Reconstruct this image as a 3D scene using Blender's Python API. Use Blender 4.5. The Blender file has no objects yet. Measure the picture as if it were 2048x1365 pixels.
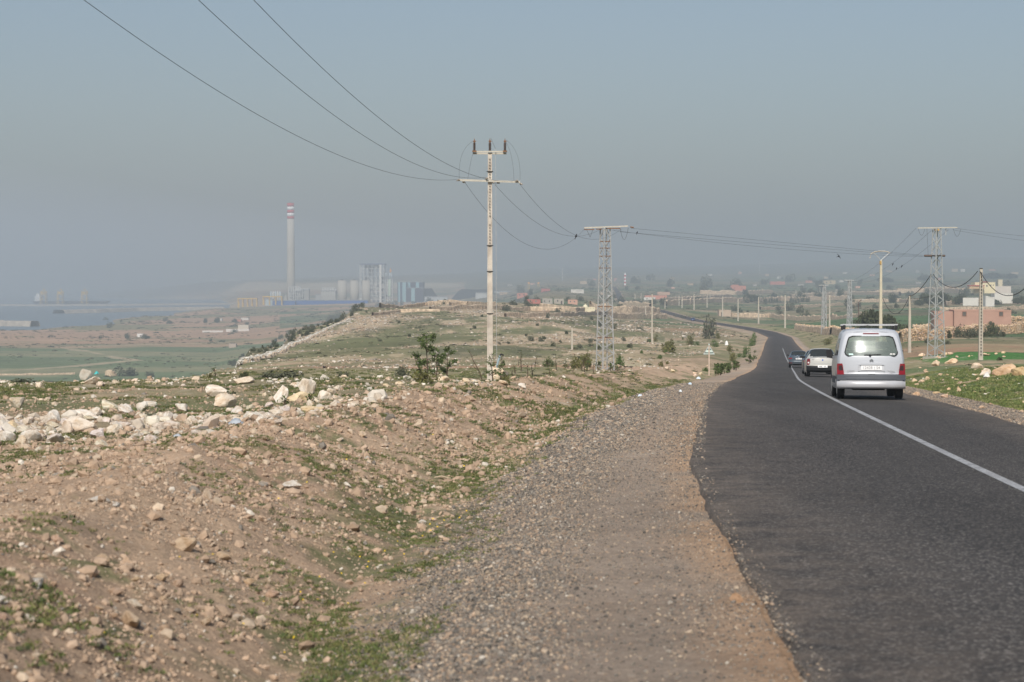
import bpy, bmesh, math, random
import numpy as np
from mathutils import Vector, Matrix
R = math.radians
SC = bpy.context.scene
COL = SC.collection

# ------------------------------------------------------------------ camera, sky, sun, exposure
F = 3982.0                      # focal length in photo pixels (70 mm)
PCX, PCY, HORIZ = 1024.0, 682.5, 560.0
PITCH = math.atan((PCY - HORIZ) / F)
cam_d = bpy.data.cameras.new('camera'); cam = bpy.data.objects.new('camera', cam_d); COL.objects.link(cam)
cam_d.sensor_width = 36.0; cam_d.lens = 70.0
cam.location = (0, 0, 0); cam.rotation_euler = (math.pi/2 - PITCH, 0, 0)
cam_d.clip_start = 0.1; cam_d.clip_end = 40000
cam_d.dof.use_dof = True; cam_d.dof.focus_distance = 105.0; cam_d.dof.aperture_fstop = 4.5
SC.camera = cam

SUN_EL, SUN_AZ = 44.0, -168.0    # azimuth from +Y (view direction), clockwise
world = bpy.data.worlds.new('World'); SC.world = world; world.use_nodes = True
nt = world.node_tree; nt.nodes.clear()
sky = nt.nodes.new('ShaderNodeTexSky'); sky.sky_type = 'NISHITA'; sky.sun_disc = False
sky.sun_elevation = R(SUN_EL); sky.sun_rotation = R(SUN_AZ)
sky.altitude = 0; sky.air_density = 1.0; sky.dust_density = 2.0; sky.ozone_density = 1.5
hs = nt.nodes.new('ShaderNodeHueSaturation'); hs.inputs['Saturation'].default_value = 0.95
bg = nt.nodes.new('ShaderNodeBackground'); bg.inputs['Strength'].default_value = 0.072
wo = nt.nodes.new('ShaderNodeOutputWorld')
nt.links.new(sky.outputs[0], hs.inputs['Color']); nt.links.new(hs.outputs[0], bg.inputs['Color']); nt.links.new(bg.outputs[0], wo.inputs['Surface'])
sun_d = bpy.data.lights.new('sun', 'SUN'); sun = bpy.data.objects.new('sun', sun_d); COL.objects.link(sun)
sun_d.energy = 3.4; sun_d.angle = R(0.6); sun_d.color = (1.0, 0.95, 0.88)
az, el = R(SUN_AZ), R(SUN_EL)
sdir = Vector((math.sin(az)*math.cos(el), math.cos(az)*math.cos(el), math.sin(el)))
sun.rotation_euler = (-sdir).to_track_quat('-Z', 'Y').to_euler()
SC.view_settings.view_transform = 'Standard'; SC.view_settings.look = 'None'
SC.view_settings.exposure = 0.45; SC.view_settings.gamma = 1.0; SC.view_settings.use_curve_mapping = False
cy = SC.cycles
cy.use_denoising = True; cy.volume_bounces = 1; cy.max_bounces = 8; cy.transparent_max_bounces = 24
cy.diffuse_bounces = 2; cy.glossy_bounces = 3; cy.caustics_reflective = False; cy.caustics_refractive = False
HAZE = 0.00034

# ------------------------------------------------------------------ helpers
rng = np.random.default_rng(7)
def srgb(r, g, b, k=1.0):
    f = lambda c: ((c/255.0)/12.92 if c <= 10 else (((c/255.0)+0.055)/1.055)**2.4)*k
    return (f(r), f(g), f(b), 1.0)

def tag(o, label=None, cat=None, group=None, kind=None):
    if label: o['label'] = label
    if cat: o['category'] = cat; kind = kind or 'thing'
    if group: o['group'] = group
    if kind: o['kind'] = kind
    return o

def empty(name, loc=(0, 0, 0), rz=0.0, rx=0.0):
    o = bpy.data.objects.new(name, None); COL.objects.link(o)
    o.empty_display_size = 0.2
    o.location = loc; o.rotation_euler = (rx, 0, rz); return o

def thing(name, label, cat, loc=(0, 0, 0), rz=0.0, group=None, rx=0.0):
    return tag(empty(name, loc, rz, rx), label, cat, group)

def clone(src, loc=None, rz=None, scale=None, label=None, group=None):
    c = src.copy(); COL.objects.link(c)
    if loc is not None: c.location = loc
    if rz is not None: c.rotation_euler = (c.rotation_euler[0], c.rotation_euler[1], rz)
    if scale is not None: c.scale = scale if hasattr(scale, '__len__') else (scale,)*3
    if label: c['label'] = label
    if group: c['group'] = group
    for ch in src.children:
        d = ch.copy(); COL.objects.link(d); d.parent = c
        for g in ch.children:
            e = g.copy(); COL.objects.link(e); e.parent = d
    return c

class MB:
    """collects simple shapes, then links them as one mesh object"""
    def __init__(s): s.v = []; s.f = []
    def add(s, vs, fs):
        n = len(s.v); s.v += [tuple(v) for v in vs]; s.f += [tuple(i+n for i in f) for f in fs]; return s
    def box(s, x0, x1, y0, y1, z0, z1):
        return s.add([(x0,y0,z0),(x1,y0,z0),(x1,y1,z0),(x0,y1,z0),(x0,y0,z1),(x1,y0,z1),(x1,y1,z1),(x0,y1,z1)],
                     [(0,3,2,1),(4,5,6,7),(0,1,5,4),(1,2,6,5),(2,3,7,6),(3,0,4,7)])
    def bar(s, a, b, w, h=None, up=(0, 0, 1)):
        h = h or w; a = Vector(a); b = Vector(b); d = (b-a).normalized()
        u = Vector(up)
        if abs(d.dot(u)) > 0.95: u = Vector((1, 0, 0))
        x = d.cross(u).normalized()*w/2; y = x.cross(d).normalized()*h/2
        return s.add([a-x-y, a+x-y, a+x+y, a-x+y, b-x-y, b+x-y, b+x+y, b-x+y],
                     [(0,1,2,3),(7,6,5,4),(0,4,5,1),(1,5,6,2),(2,6,7,3),(3,7,4,0)])
    def tube(s, pts, rad, n=8, cap=True):
        pts = [Vector(p) for p in pts]; N = len(pts)
        rads = rad if hasattr(rad, '__len__') else [rad]*N
        base = len(s.v); prev = None
        for i, p in enumerate(pts):
            d = (pts[min(i+1, N-1)] - pts[max(i-1, 0)]).normalized()
            u = Vector((0, 0, 1)) if abs(d.z) < 0.95 else Vector((1, 0, 0))
            x = d.cross(u).normalized()
            if prev is not None and x.dot(prev) < 0 and abs(d.z) >= .95: x = -x
            prev = x; y = x.cross(d).normalized()
            for k in range(n):
                a = 2*math.pi*k/n; s.v.append(tuple(p + (x*math.cos(a) + y*math.sin(a))*rads[i]))
        for i in range(N-1):
            for k in range(n):
                a = base+i*n+k; b = base+i*n+(k+1) % n
                s.f.append((a, b, b+n, a+n))
        if cap:
            s.f.append(tuple(base+k for k in range(n))[::-1]); s.f.append(tuple(base+(N-1)*n+k for k in range(n)))
        return s
    def lathe(s, prof, c=(0, 0, 0), n=16, axis='z', cap=True):
        base = len(s.v)
        for r, h in prof:
            for k in range(n):
                a = 2*math.pi*k/n; x, y = r*math.cos(a), r*math.sin(a)
                p = (x, y, h) if axis == 'z' else ((h, x, y) if axis == 'x' else (x, h, y))
                s.v.append((p[0]+c[0], p[1]+c[1], p[2]+c[2]))
        for i in range(len(prof)-1):
            for k in range(n):
                a = base+i*n+k; b = base+i*n+(k+1) % n; s.f.append((a, b, b+n, a+n))
        if cap:
            s.f.append(tuple(base+k for k in range(n))[::-1]); s.f.append(tuple(base+(len(prof)-1)*n+k for k in range(n)))
        return s
    def mesh(s, name, mat=None, smooth=False):
        m = bpy.data.meshes.new(name); m.from_pydata(s.v, [], s.f)
        if mat: m.materials.append(mat)
        if smooth: m.polygons.foreach_set('use_smooth', [True]*len(m.polygons))
        m.update(); return m
    def build(s, name, mat, parent=None, smooth=False, loc=(0, 0, 0)):
        o = bpy.data.objects.new(name, s.mesh(name, mat, smooth)); COL.objects.link(o); o.location = loc
        if parent is not None: o.parent = parent
        return o

def obj(name, mesh, parent=None, loc=(0, 0, 0)):
    o = bpy.data.objects.new(name, mesh); COL.objects.link(o); o.location = loc
    if parent is not None: o.parent = parent
    return o

def grid_mesh(name, P, mat=None, smooth=True):
    """P: (m, n, 3) array"""
    m_, n_ = P.shape[:2]
    me = bpy.data.meshes.new(name)
    idx = np.arange(m_*n_).reshape(m_, n_)
    q = np.stack([idx[:-1, :-1], idx[:-1, 1:], idx[1:, 1:], idx[1:, :-1]], -1).reshape(-1, 4)
    me.vertices.add(m_*n_); me.vertices.foreach_set('co', P.astype(np.float32).ravel())
    me.loops.add(q.size); me.loops.foreach_set('vertex_index', q.astype(np.int32).ravel())
    me.polygons.add(len(q)); me.polygons.foreach_set('loop_start', (np.arange(len(q))*4).astype(np.int32))
    me.update(calc_edges=True)
    if mat: me.materials.append(mat)
    me.polygons.foreach_set('use_smooth', np.full(len(q), smooth))
    me.validate(); return me

def set_col(me, name, arr):
    a = me.attributes.new(name, 'FLOAT_COLOR', 'POINT')
    if arr.shape[-1] == 3: arr = np.concatenate([arr, np.ones(arr.shape[:-1]+(1,))], -1)
    a.data.foreach_set('color', arr.astype(np.float32).ravel())

# ---- vectorised value noise
_perm = np.random.default_rng(3).integers(0, 1 << 30, 65536)
def _h(ix, iy):
    return (_perm[((ix*7919) ^ (iy*104729 + 31)) & 65535] & 0xffffff)/float(0xffffff)
def vn(x, y):
    x = np.asarray(x, float); y = np.asarray(y, float)
    ix = np.floor(x).astype(np.int64); iy = np.floor(y).astype(np.int64); fx = x-ix; fy = y-iy
    fx = fx*fx*(3-2*fx); fy = fy*fy*(3-2*fy)
    a = _h(ix, iy); b = _h(ix+1, iy); c = _h(ix, iy+1); d = _h(ix+1, iy+1)
    return (a*(1-fx)+b*fx)*(1-fy) + (c*(1-fx)+d*fx)*fy
def fbm(x, y, o=4, g=0.5, l=2.03):
    s = 0; a = 1; t = 0
    for k in range(o):
        s = s + a*vn(x+17.3*k, y-9.1*k); t += a; a *= g; x = x*l; y = y*l
    return s/t
def sm(a, b, x):
    t = np.clip((np.asarray(x, float)-a)/(b-a), 0, 1); return t*t*(3-2*t)
def mixc(c, d, w):
    return c*(1-w[..., None]) + np.asarray(d)[:3]*w[..., None]

# ---- materials
def nodes(m):
    m.use_nodes = True; return m.node_tree
def link(nt, a, b): nt.links.new(a, b)
MATS = {}
def mat(name, col, rough=0.8, var=0.15, scale=3.0, bump=0.0, metal=0.0, spec=0.3, detail=4, col2=None, coat=0.0, dirt=None, dirt_amt=0.4, wscale=None):
    if name in MATS: return MATS[name]
    m = bpy.data.materials.new(name); t = nodes(m); b = t.nodes['Principled BSDF']
    tc = t.nodes.new('ShaderNodeTexCoord'); n = t.nodes.new('ShaderNodeTexNoise')
    n.inputs['Scale'].default_value = scale; n.inputs['Detail'].default_value = detail
    link(t, tc.outputs['Object'], n.inputs['Vector'])
    r = t.nodes.new('ShaderNodeValToRGB'); c = Vector(col[:3])
    c2 = Vector((col if col2 is None else col2)[:3])
    r.color_ramp.elements[0].position = 0.3; r.color_ramp.elements[1].position = 0.7
    r.color_ramp.elements[0].color = (*(c*(1-var)), 1); r.color_ramp.elements[1].color = (*(c2*(1+var)), 1)
    link(t, n.outputs['Fac'], r.inputs[0]); out = r.outputs[0]
    if dirt is not None:
        n2 = t.nodes.new('ShaderNodeTexNoise'); n2.inputs['Scale'].default_value = wscale or scale*0.3; n2.inputs['Detail'].default_value = 6
        link(t, tc.outputs['Object'], n2.inputs['Vector'])
        mr = t.nodes.new('ShaderNodeMapRange'); mr.inputs[1].default_value = 0.48; mr.inputs[2].default_value = 0.7; mr.inputs[4].default_value = dirt_amt
        link(t, n2.outputs['Fac'], mr.inputs[0])
        mx = t.nodes.new('ShaderNodeMix'); mx.data_type = 'RGBA'; link(t, mr.outputs[0], mx.inputs[0])
        link(t, out, mx.inputs[6]); mx.inputs[7].default_value = (*dirt[:3], 1); out = mx.outputs[2]
    link(t, out, b.inputs['Base Color'])
    b.inputs['Roughness'].default_value = rough; b.inputs['Metallic'].default_value = metal
    b.inputs['Specular IOR Level'].default_value = spec
    if coat: b.inputs['Coat Weight'].default_value = coat; b.inputs['Coat Roughness'].default_value = 0.08
    if bump:
        bp = t.nodes.new('ShaderNodeBump'); bp.inputs['Strength'].default_value = bump; bp.inputs['Distance'].default_value = 0.05
        link(t, n.outputs['Fac'], bp.inputs['Height']); link(t, bp.outputs[0], b.inputs['Normal'])
    MATS[name] = m; return m

# ------------------------------------------------------------------ road line and terrain heights
def zp(py, Y): return (HORIZ-py)*Y/F
RZ_Y = np.array([-60, 0, 50.7, 108, 173, 285, 523, 870, 1200, 1800, 3135, 4200])
RZ_Z = np.array([-.1, -1.6, -3.02, -5.3, -7.73, -10.5, -15.1, -17.7, -18.3, -19.9, -11.8, -6.])
RX_Y = np.array([-60, 0, 9, 20.5, 28, 35.7, 42.7, 50.7, 65, 90, 125, 172, 232, 285, 400, 523, 600, 683, 779, 860, 1015, 1190, 1400, 1800, 2400, 3135, 4200])
RX_X = np.array([1.6, 3.55, 4.25, 5.2, 5.93, 6.65, 7.35, 8.15, 9.85, 13.0, 17.8, 24.2, 32.0, 39.0, 54.0, 70.5, 76.5, 78.8, 79.6, 80.2, 83.6, 88.5, 91., 99., 128., 161., 230.])
def smooth_tab(xs, ys, sig):
    g = np.arange(-60, 4200, 1.0); v = np.interp(g, xs, ys)
    k = np.exp(-0.5*(np.arange(-3*sig, 3*sig+1)/sig)**2); k /= k.sum()
    vp = np.concatenate([v[0]+(np.arange(-len(k)//2+1, 0))*(v[1]-v[0]), v, v[-1]+np.arange(1, len(k)//2+1)*(v[-1]-v[-2])])
    w = np.convolve(vp, k, 'valid')[:len(g)]
    return g[:len(w)], w
_g1, _z1 = smooth_tab(RZ_Y, RZ_Z, 12); _g2, _x2 = smooth_tab(RX_Y, RX_X, 7)
def road_z(Y): return np.interp(Y, _g1, _z1)
def road_x(Y): return np.interp(Y, _g2, _x2)
def road_h(Y): return (road_x(np.asarray(Y)+2.)-road_x(np.asarray(Y)-2.))/4.0
WL = lambda Y: np.interp(Y, [0, 9, 25, 60, 150], [2.75, 2.88, 3.3, 3.2, 3.1])   # asphalt half widths left / right of the painted line
WR = lambda Y: np.interp(Y, [0, 30, 60, 150], [2.7, 2.55, 2.6, 3.0])
def road_d(X, Y):
    """signed distance from the painted line, positive to the right"""
    h = road_h(Y); return (X-road_x(Y))/np.sqrt(1+h*h)

ZN = [(0.5, -1.7), (6, -1.9), (12, -2.15), (20, -2.42), (32, -2.75), (45, -3.1), (65, -3.72)]
def tab(*rows, near=ZN):
    return list(near) + [(Y, v if v < 250 else zp(v, Y)) for Y, v in rows]
ZR = [(0.5, -1.6), (20, -2.2), (35, -2.62), (50, -3.0), (70, -3.75)]
SEA = -60.0
COLS = [
 (-4200, tab((90,-4.6),(105,-6),(150,-14),(300,-32),(600,-46),(1000,757),(1400,702),(1900,672),(2300,658.5),(2440,-67),(20000,-70))),
 (0,     tab((90,-4.6),(105,-6),(150,-14),(300,-32),(600,-46),(1000,757),(1400,702),(1900,672),(2300,658.5),(2440,-67),(20000,-70))),
 (150,   tab((90,-4.6),(106,-6),(150,-14),(300,-32),(600,-46),(1000,757),(1400,702),(1900,674),(2400,656),(2520,648),(2620,-66),(20000,-70))),
 (290,   tab((90,-4.6),(110,-5.6),(170,-14),(300,-32),(600,-46),(1000,756),(1400,702),(2000,668),(2700,643),(3050,630),(3200,-66),(6000,-66),(6300,-62),(7000,582),(8500,577),(12000,-40))),
 (430,   tab((90,-4.55),(140,741),(200,739),(260,-14),(400,-30),(700,-46),(1100,738),(1400,705),(2000,668),(2700,640),(3400,619),(3700,615),(3850,-66),(6000,-66),(6300,-50),(7000,565),(9000,563),(12000,-20))),
 (500,   tab((90,-4.5),(140,738),(220,730),(300,716),(400,699),(480,-20),(700,-40),(1300,705),(2000,665),(2700,640),(3500,617),(4700,603.5),(5200,599),(6000,573),(6500,562),(9000,560),(12000,10))),
 (600,   tab((90,-4.5),(140,737),(220,725),(330,705),(450,682),(600,654),(700,-24),(1000,-42),(2100,652),(2700,634),(3500,614),(4500,603.5),(5200,597),(6000,572),(6500,561),(9000,557),(12000,10))),
 (720,   tab((90,-4.4),(140,737),(220,722),(350,695),(500,658),(620,632),(720,613),(900,-22),(1300,-40),(3000,-46),(4000,605),(5200,595),(6000,572),(6500,560),(9000,553),(12000,20))),
 (900,   tab((90,-4.5),(120,748),(180,728),(260,708),(350,688),(480,655),(620,630),(800,604),(1000,-16),(1500,-35),(3000,-44),(4000,604),(5200,592),(6000,570),(7000,556),(9000,549),(12000,30))),
 (1000,  tab((90,-4.6),(120,749),(180,727),(260,708),(350,688),(480,652),(620,630),(800,612),(1000,603),(1300,-17),(2000,-32),(3000,600),(4000,590),(5000,574),(6500,556),(9000,543),(12000,50))),
 (1100,  tab((90,-4.8),(120,747),(180,726),(260,706),(350,690),(480,655),(620,636),(800,618),(1000,609),(1400,598),(2000,590),(3000,578),(4500,564),(6500,550),(9500,537),(12000,62))),
 (1250,  tab((90,-4.9),(150,737),(200,722),(280,705),(380,690),(520,667),(700,648),(900,634),(1200,618),(1800,605),(2400,591),(3135,576),(4500,560),(6500,547),(9500,535),(12000,66))),
 (1400,  tab((90,-5.0),(160,735),(220,722),(300,705),(400,690),(520,674),(700,655),(870,642),(1200,622),(1800,603),(2400,590),(3200,574),(4500,560),(6500,546),(9500,532),(12000,76))),
 (1550,  tab((90,-4.6),(173,-7.6),(285,-10.4),(400,-12.9),(523,675),(700,659),(900,645),(1200,628),(1700,611),(2400,593),(3200,575),(4500,560),(6500,545),(9500,528),(12000,85), near=ZR)),
 (1750,  tab((90,-4.4),(175,728),(250,700),(320,682),(420,668),(600,648),(800,634),(1100,618),(1700,600),(2400,588),(3200,572),(4500,557),(6500,541),(9500,522),(12000,100), near=ZR)),
 (1950,  tab((90,-4.35),(165,722),(200,707),(250,690),(320,676),(450,658),(600,645),(800,630),(1100,612),(1700,592),(2400,578),(3200,564),(4500,550),(6500,534),(9500,515),(12000,115), near=ZR)),
 (2800,  tab((90,-4.35),(165,722),(200,707),(250,690),(320,676),(450,658),(600,645),(800,628),(1100,610),(1700,590),(2400,576),(3200,562),(4500,548),(6500,532),(9500,517),(12000,110), near=ZR)),
 (6000,  tab((90,-4.35),(165,722),(200,707),(250,690),(320,676),(450,658),(600,645),(800,628),(1100,610),(1700,590),(2400,576),(3200,562),(4500,548),(6500,532),(9500,520),(12000,110), near=ZR)),
]
LY = np.linspace(math.log(0.5), math.log(13000), 900)
CT = np.array([math.atan((c-PCX)/F) for c, _ in COLS])
CZ = []
for c, t in COLS:
    ys = np.log([a for a, _ in t]); zs = np.array([b for _, b in t])
    # interpolate the slope-like quantity z/Y for far rows (keeps sight lines), z itself near
    v = np.interp(LY, ys, zs)
    k = np.exp(-0.5*(np.arange(-8, 9)/2.6)**2); k /= k.sum()
    v = np.convolve(np.pad(v, 8, 'edge'), k, 'valid'); CZ.append(v)
CZ = np.array(CZ)
def table_z(th, r):
    th = np.asarray(th, float); ly = np.log(np.maximum(r*np.cos(th).clip(0.35), 0.5))
    fj = np.clip((ly-LY[0])/(LY[1]-LY[0]), 0, len(LY)-1.001); j = fj.astype(int); fj = fj-j
    thc = np.clip(th, CT[0], CT[-1]); i = np.clip(np.searchsorted(CT, thc)-1, 0, len(CT)-2)
    w = (thc-CT[i])/(CT[i+1]-CT[i]); w = w*0.5 + 0.5*(w*w*(3-2*w))
    z = lambda ii: CZ[ii, j]*(1-fj)+CZ[ii, j+1]*fj
    return z(i)*(1-w)+z(i+1)*w

def height(X, Y, fine=True):
    X = np.asarray(X, float); Y = np.asarray(Y, float)
    r = np.hypot(X, Y); th = np.arctan2(X, Y)
    z = table_z(th, r)
    # natural unevenness
    a = np.clip(r/120., 0.15, 1.0)
    far = sm(700, 2500, r)
    z = z + (fbm(X/14., Y/14., 4)-0.5)*1.0*a*(1-far) + (fbm(X/90.+5, Y/90., 4)-0.5)*3.0*sm(130, 500, r)*(1-0.75*far)
    z = z + (fbm(X/400.+5, Y/400., 4)-0.5)*14.0*sm(5500, 8500, r)*(z > SEA)
    # road cut: shoulder, ditch, berm on the left; shoulder and shallow ditch on the right
    d = road_d(X, Y); zr = road_z(Y); h = np.abs(d)
    dl = -d - WL(Y); dr = d - WR(Y)
    wl = 1-sm(70, 160, Y)
    n1 = (fbm(X/2.2, Y/2.2, 4)-0.5)
    dd = dl + (fbm(X/5.+3, Y/5., 3)-0.5)*0.9
    k = np.interp(Y, [5, 12, 30, 60], [0.62, 0.78, 1.0, 1.05])
    left = np.interp(dd/k, [0, 0.3, 1.9, 3.1, 3.8, 5.0, 6.1, 7.5, 9.5], [-.03, -.05, -.08, -.46, -.55, -.06, .30, .08, -.15])
    left = left*wl + (1-wl)*np.interp(dd, [0, 1.5, 3.0, 4.5, 6.5, 9], [-.05, -.15, -.5, -.35, 0.1, 0.0])
    left = left + n1*0.28*sm(2.6, 4.5, dd) + (fbm(X/.35, Y/.35, 3)-.5)*0.10*sm(1.6, 3.6, dd)*(r < 140)
    right = np.interp(dr, [0, 1.3, 2.4, 3.6, 6, 8], [-.04, -.08, -.30, -.36, .1, .3]) + n1*0.2*sm(1.5, 4, dr)
    zc = zr + np.where(d < 0, left, right)
    zc = np.where((dl < 0) & (dr < 0), zr-0.10, zc)
    zc = np.where((dl >= 0) & (dl < .06) | (dr >= 0) & (dr < .06), zr-0.05, zc)
    wcut = np.where(d < 0, sm(7.0, 13.0 , dl), sm(4.5, 14, dr))
    wcut = np.where((Y > 1235) & (Y < 1700), np.maximum(wcut, .75), wcut)
    wcut = np.where(Y < -40, 1, wcut)
    zz = zc*(1-wcut) + z*wcut
    if fine:
        lump = (fbm(X/.9, Y/.9, 4)-.5)*0.22*(r < 220)*sm(2, 5, dl*(d < 0)+dr*(d > 0))
        zz = zz + lump
    return zz

def proj(X, Y, Z):
    c, s = math.cos(PITCH), math.sin(PITCH)
    dep = Y*c - Z*s; up = Z*c + Y*s
    return PCX + F*X/dep, PCY - F*up/dep
def ray(px, py):
    c, s = math.cos(PITCH), math.sin(PITCH); u = (PCY-py)/F
    v = Vector(((px-PCX)/F, c+u*s*1.0, -s+u*c)); return v   # un-normalised, depth 1
def at(px, py, Y):
    v = ray(px, py); return v*(Y/v.y)
_rs = np.exp(np.linspace(math.log(5), math.log(11000), 2600))
def hit(px, py, y0=5, y1=11000):
    """where the sight line through a photo pixel meets the ground beyond distance y0"""
    v = ray(px, py); t = v.x/v.y
    Ys = _rs[(_rs >= y0) & (_rs <= y1)]
    Z = height(t*Ys, Ys, fine=False); zl = v.z/v.y*Ys
    b = np.nonzero(Z >= zl)[0]
    i = b[0] if len(b) else int(np.argmin(np.abs(Z-zl)/Ys))
    return Vector((t*Ys[i], Ys[i], Z[i]))
def ground(x, y): return float(height(np.array([x]), np.array([y]))[0])
# ------------------------------------------------------------------ ground sheet
def theta_list():
    fine = np.linspace(-0.30, 0.30, 760)
    co = np.concatenate([fine, np.linspace(0.30, math.pi, 46)[1:], ])
    le = -np.linspace(0.30, math.pi, 46)[1:][::-1]
    return np.concatenate([le, co])
TH = theta_list()
RR = np.concatenate([np.exp(np.linspace(math.log(0.6), math.log(7), 24))[:-1], np.exp(np.linspace(math.log(7), math.log(900), 640))[:-1],
                     np.exp(np.linspace(math.log(900), math.log(11800), 300))])
TG, RG = np.meshgrid(TH, RR)
GX = RG*np.sin(TG); GY = RG*np.cos(TG)
GZ = height(GX, GY)
# ---- colours (linear, real surface colours)
C = lambda r, g, b, k=0.88: np.array(srgb(r, g, b, k)[:3])
dirt = C(186, 160, 135, .91); dirt2 = C(176, 132, 104); red = C(176, 138, 114, .95); grassy = C(118, 120, 84, .92); olive = C(148, 138, 108, .95)
crop = C(84, 108, 72); lime = C(205, 188, 160); beige = C(196, 174, 146); gravel = C(160, 144, 128, .95); orange = C(194, 158, 124); dark = C(92, 94, 72)
def ground_colour(X, Y, Z):
    r = np.hypot(X, Y); th = np.arctan2(X, Y); px = PCX + F*np.tan(np.clip(th, -1.2, 1.2))
    d = road_d(X, Y); dl = -d-WL(Y); dr = d-WR(Y)
    nA = fbm(X/7., Y/7., 5); nB = fbm(X/1.3+40, Y/1.3, 4); nC = fbm(X/40.+9, Y/26., 5); nD = fbm(X/9.-40, Y/22., 5, .6); nE = fbm(X/.25, Y/.25+70, 3)
    c = np.broadcast_to(dirt, X.shape+(3,)).copy()
    # near fields: trampled dirt with thin green cover and pale stony patches
    c = mixc(c, olive, sm(.35, .6, nA)*.75)
    c = mixc(c, grassy, sm(.52, .62, nB*.5+nA*.5)*.7)
    c = mixc(c, lime, sm(.55, .72, fbm(X/3.+80, Y/3., 5, .65))*.35)
    # middle field, beyond 60 m
    f2 = sm(36, 52, r)*(1-sm(900, 1000, r))
    c2 = np.broadcast_to(olive*.86, c.shape).copy()
    c2 = mixc(c2, grassy, sm(.38, .62, nC)*.85)
    c2 = mixc(c2, dirt, sm(.56, .66, fbm(X/20., Y/7.+30, 5))*.7)
    c2 = mixc(c2, lime, sm(.58, .70, nD)*.5)
    c = c*(1-f2[..., None]) + c2*f2[..., None]
    # reddish bare strip across the field and the plough land behind it
    q = 150 + 14*np.sin(X/24.) - X*0.4
    w = (1-sm(0, 1, np.abs((Y-q-10)/16.)))*(X < 30)*sm(-75, -45, X)
    c = mixc(c, red, w*.85)
    c = mixc(c, grassy*.9, (1-sm(.6, 1, np.abs((Y-q+16)/18.)))*(X < 14)*.6)
    w = (1-sm(.7, 1., np.abs((Y-(690+X*.3))/110.)))*sm(-5, 20, X)*(X < 110)*(d < -5)
    c = mixc(c, red*.95, w*.9)
    # rocky hill: pale strata between scrub
    hill = sm(210, 260, r)*(1-sm(640, 820, r))*(px < 1330)
    st = fbm(X/13., Y/55.+2, 6, .62)
    c = mixc(c, beige*.95, hill*sm(.48, .56, st)*.75)
    c = mixc(c, beige*1.05, hill*sm(.55, .62, fbm(X/3.+11, Y/12., 5, .65))*.6)
    c = mixc(c, grassy*.85, hill*(1-sm(.38, .48, st))*.8)
    c = mixc(c, dark, hill*sm(.57, .68, fbm(X/9.+7, Y/36., 5, .6))*.65)
    gh = np.exp(-(((X+34)/26.)**2+((Y-395)/70.)**2)*1.3)
    c = mixc(c, grassy*.92, np.clip(gh*1.3, 0, .9))
    lh = sm(.0, 1., (-(X)-Y*.083-10)/12.)*sm(230, 270, Y)*(1-sm(700, 760, Y))      # scrubby seaward slope
    c = mixc(c, dark*.95, lh*sm(.38, .5, st)*.9)
    # ---- coastal plain, left
    pl = sm(780, 950, r)*(px < 930)
    c3 = np.broadcast_to(crop*.8+olive*.22, c.shape).copy()
    nP = fbm(X/160., Y/60., 5)
    c3 = mixc(c3, olive, sm(.48, .62, nP)*.55)
    c3 = mixc(c3, red*1.15, sm(1480, 1640, Y+(nP-.5)*500)*.75)
    c3 = mixc(c3, grassy, sm(.50, .56, fbm(X/90.+4, Y/160., 5))*sm(1500, 1700, Y)*.8)
    c3 = mixc(c3, crop, sm(.55, .58, fbm(X/300.+14, Y/150., 3))*sm(1600, 1900, Y)*(px > 560)*.8)
    c3 = mixc(c3, beige, sm(3600, 3800, Y)*(1-sm(5000, 5200, Y))*.5)
    c3 = mixc(c3, lime*1.05, sm(5150, 5500, Y)*sm(.42, .55, fbm(X/500., Z/22.+3, 4))*(1-sm(6200, 6700, Y))*.9)
    c3 = mixc(c3, dark, sm(6200, 6700, Y)*.8)
    # pale tracks through the plain
    for (a, b, wd) in (((-290, 1010), (-232, 1230), 4.), ((-232, 1230), (-340, 1500), 3.), ((-340, 1500), (-150, 1800), 6.), ((-330, 1760), (-560, 1650), 6.)):
        ax, ay = a; bx, by = b; L2 = (bx-ax)**2+(by-ay)**2
        t = np.clip(((X-ax)*(bx-ax)+(Y-ay)*(by-ay))/L2, 0, 1)
        dist = np.hypot(X-ax-t*(bx-ax), Y-ay-t*(by-ay)) + (nP-.5)*14
        c3 = mixc(c3, beige*.95, (1-sm(wd*.3, wd*1.8, dist))*.7)
    c = c*(1-pl[..., None]) + c3*pl[..., None]
    # ---- farmland of the plateau, right: strips of crop between walls
    fr = np.maximum(sm(560, 720, r)*(px >= 1100), sm(850, 1000, r)*(px > 930)) * 1.0
    fr = np.maximum(fr, sm(150, 165, Y)*(dr > 9))
    s = 1 + np.clip((r-500)/900., 0, 8)
    u = (X*.96+Y*.28+(fbm(X/200., Y/200., 2)-.5)*50); v = (Y*.96-X*.28+(fbm(X/260.+3, Y/260., 2)-.5)*60)
    lv = np.where(r < 480, 46., np.where(r < 1100, 90., np.where(r < 2600, 200., 420.)))
    iu = np.floor(u/(lv*1.9)+.37*np.floor(v/lv)); iv = np.floor(v/lv)
    hsh = _h(iu.astype(np.int64)+900, iv.astype(np.int64)+500)
    pc = np.zeros_like(c)
    pal = [crop, crop*.92, grassy*.9, olive*.8, grassy*.8, red*.9, dark, crop*1.05, olive*.75]
    for i, cc in enumerate(pal):
        pc += cc*((hsh >= i/len(pal)) & (hsh < (i+1)/len(pal)))[..., None]
    fv = v/lv-iv; fu = u/(lv*1.9)+.37*np.floor(v/lv)-iu
    edge = np.maximum(1-sm(.0, .10, np.minimum(fv, 1-fv)), (1-sm(.0, .05, np.minimum(fu, 1-fu))))
    pc = mixc(pc, beige*.85, edge*.7*sm(.42, .62, fbm(X/25., Y/50., 4)+.05))
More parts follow.
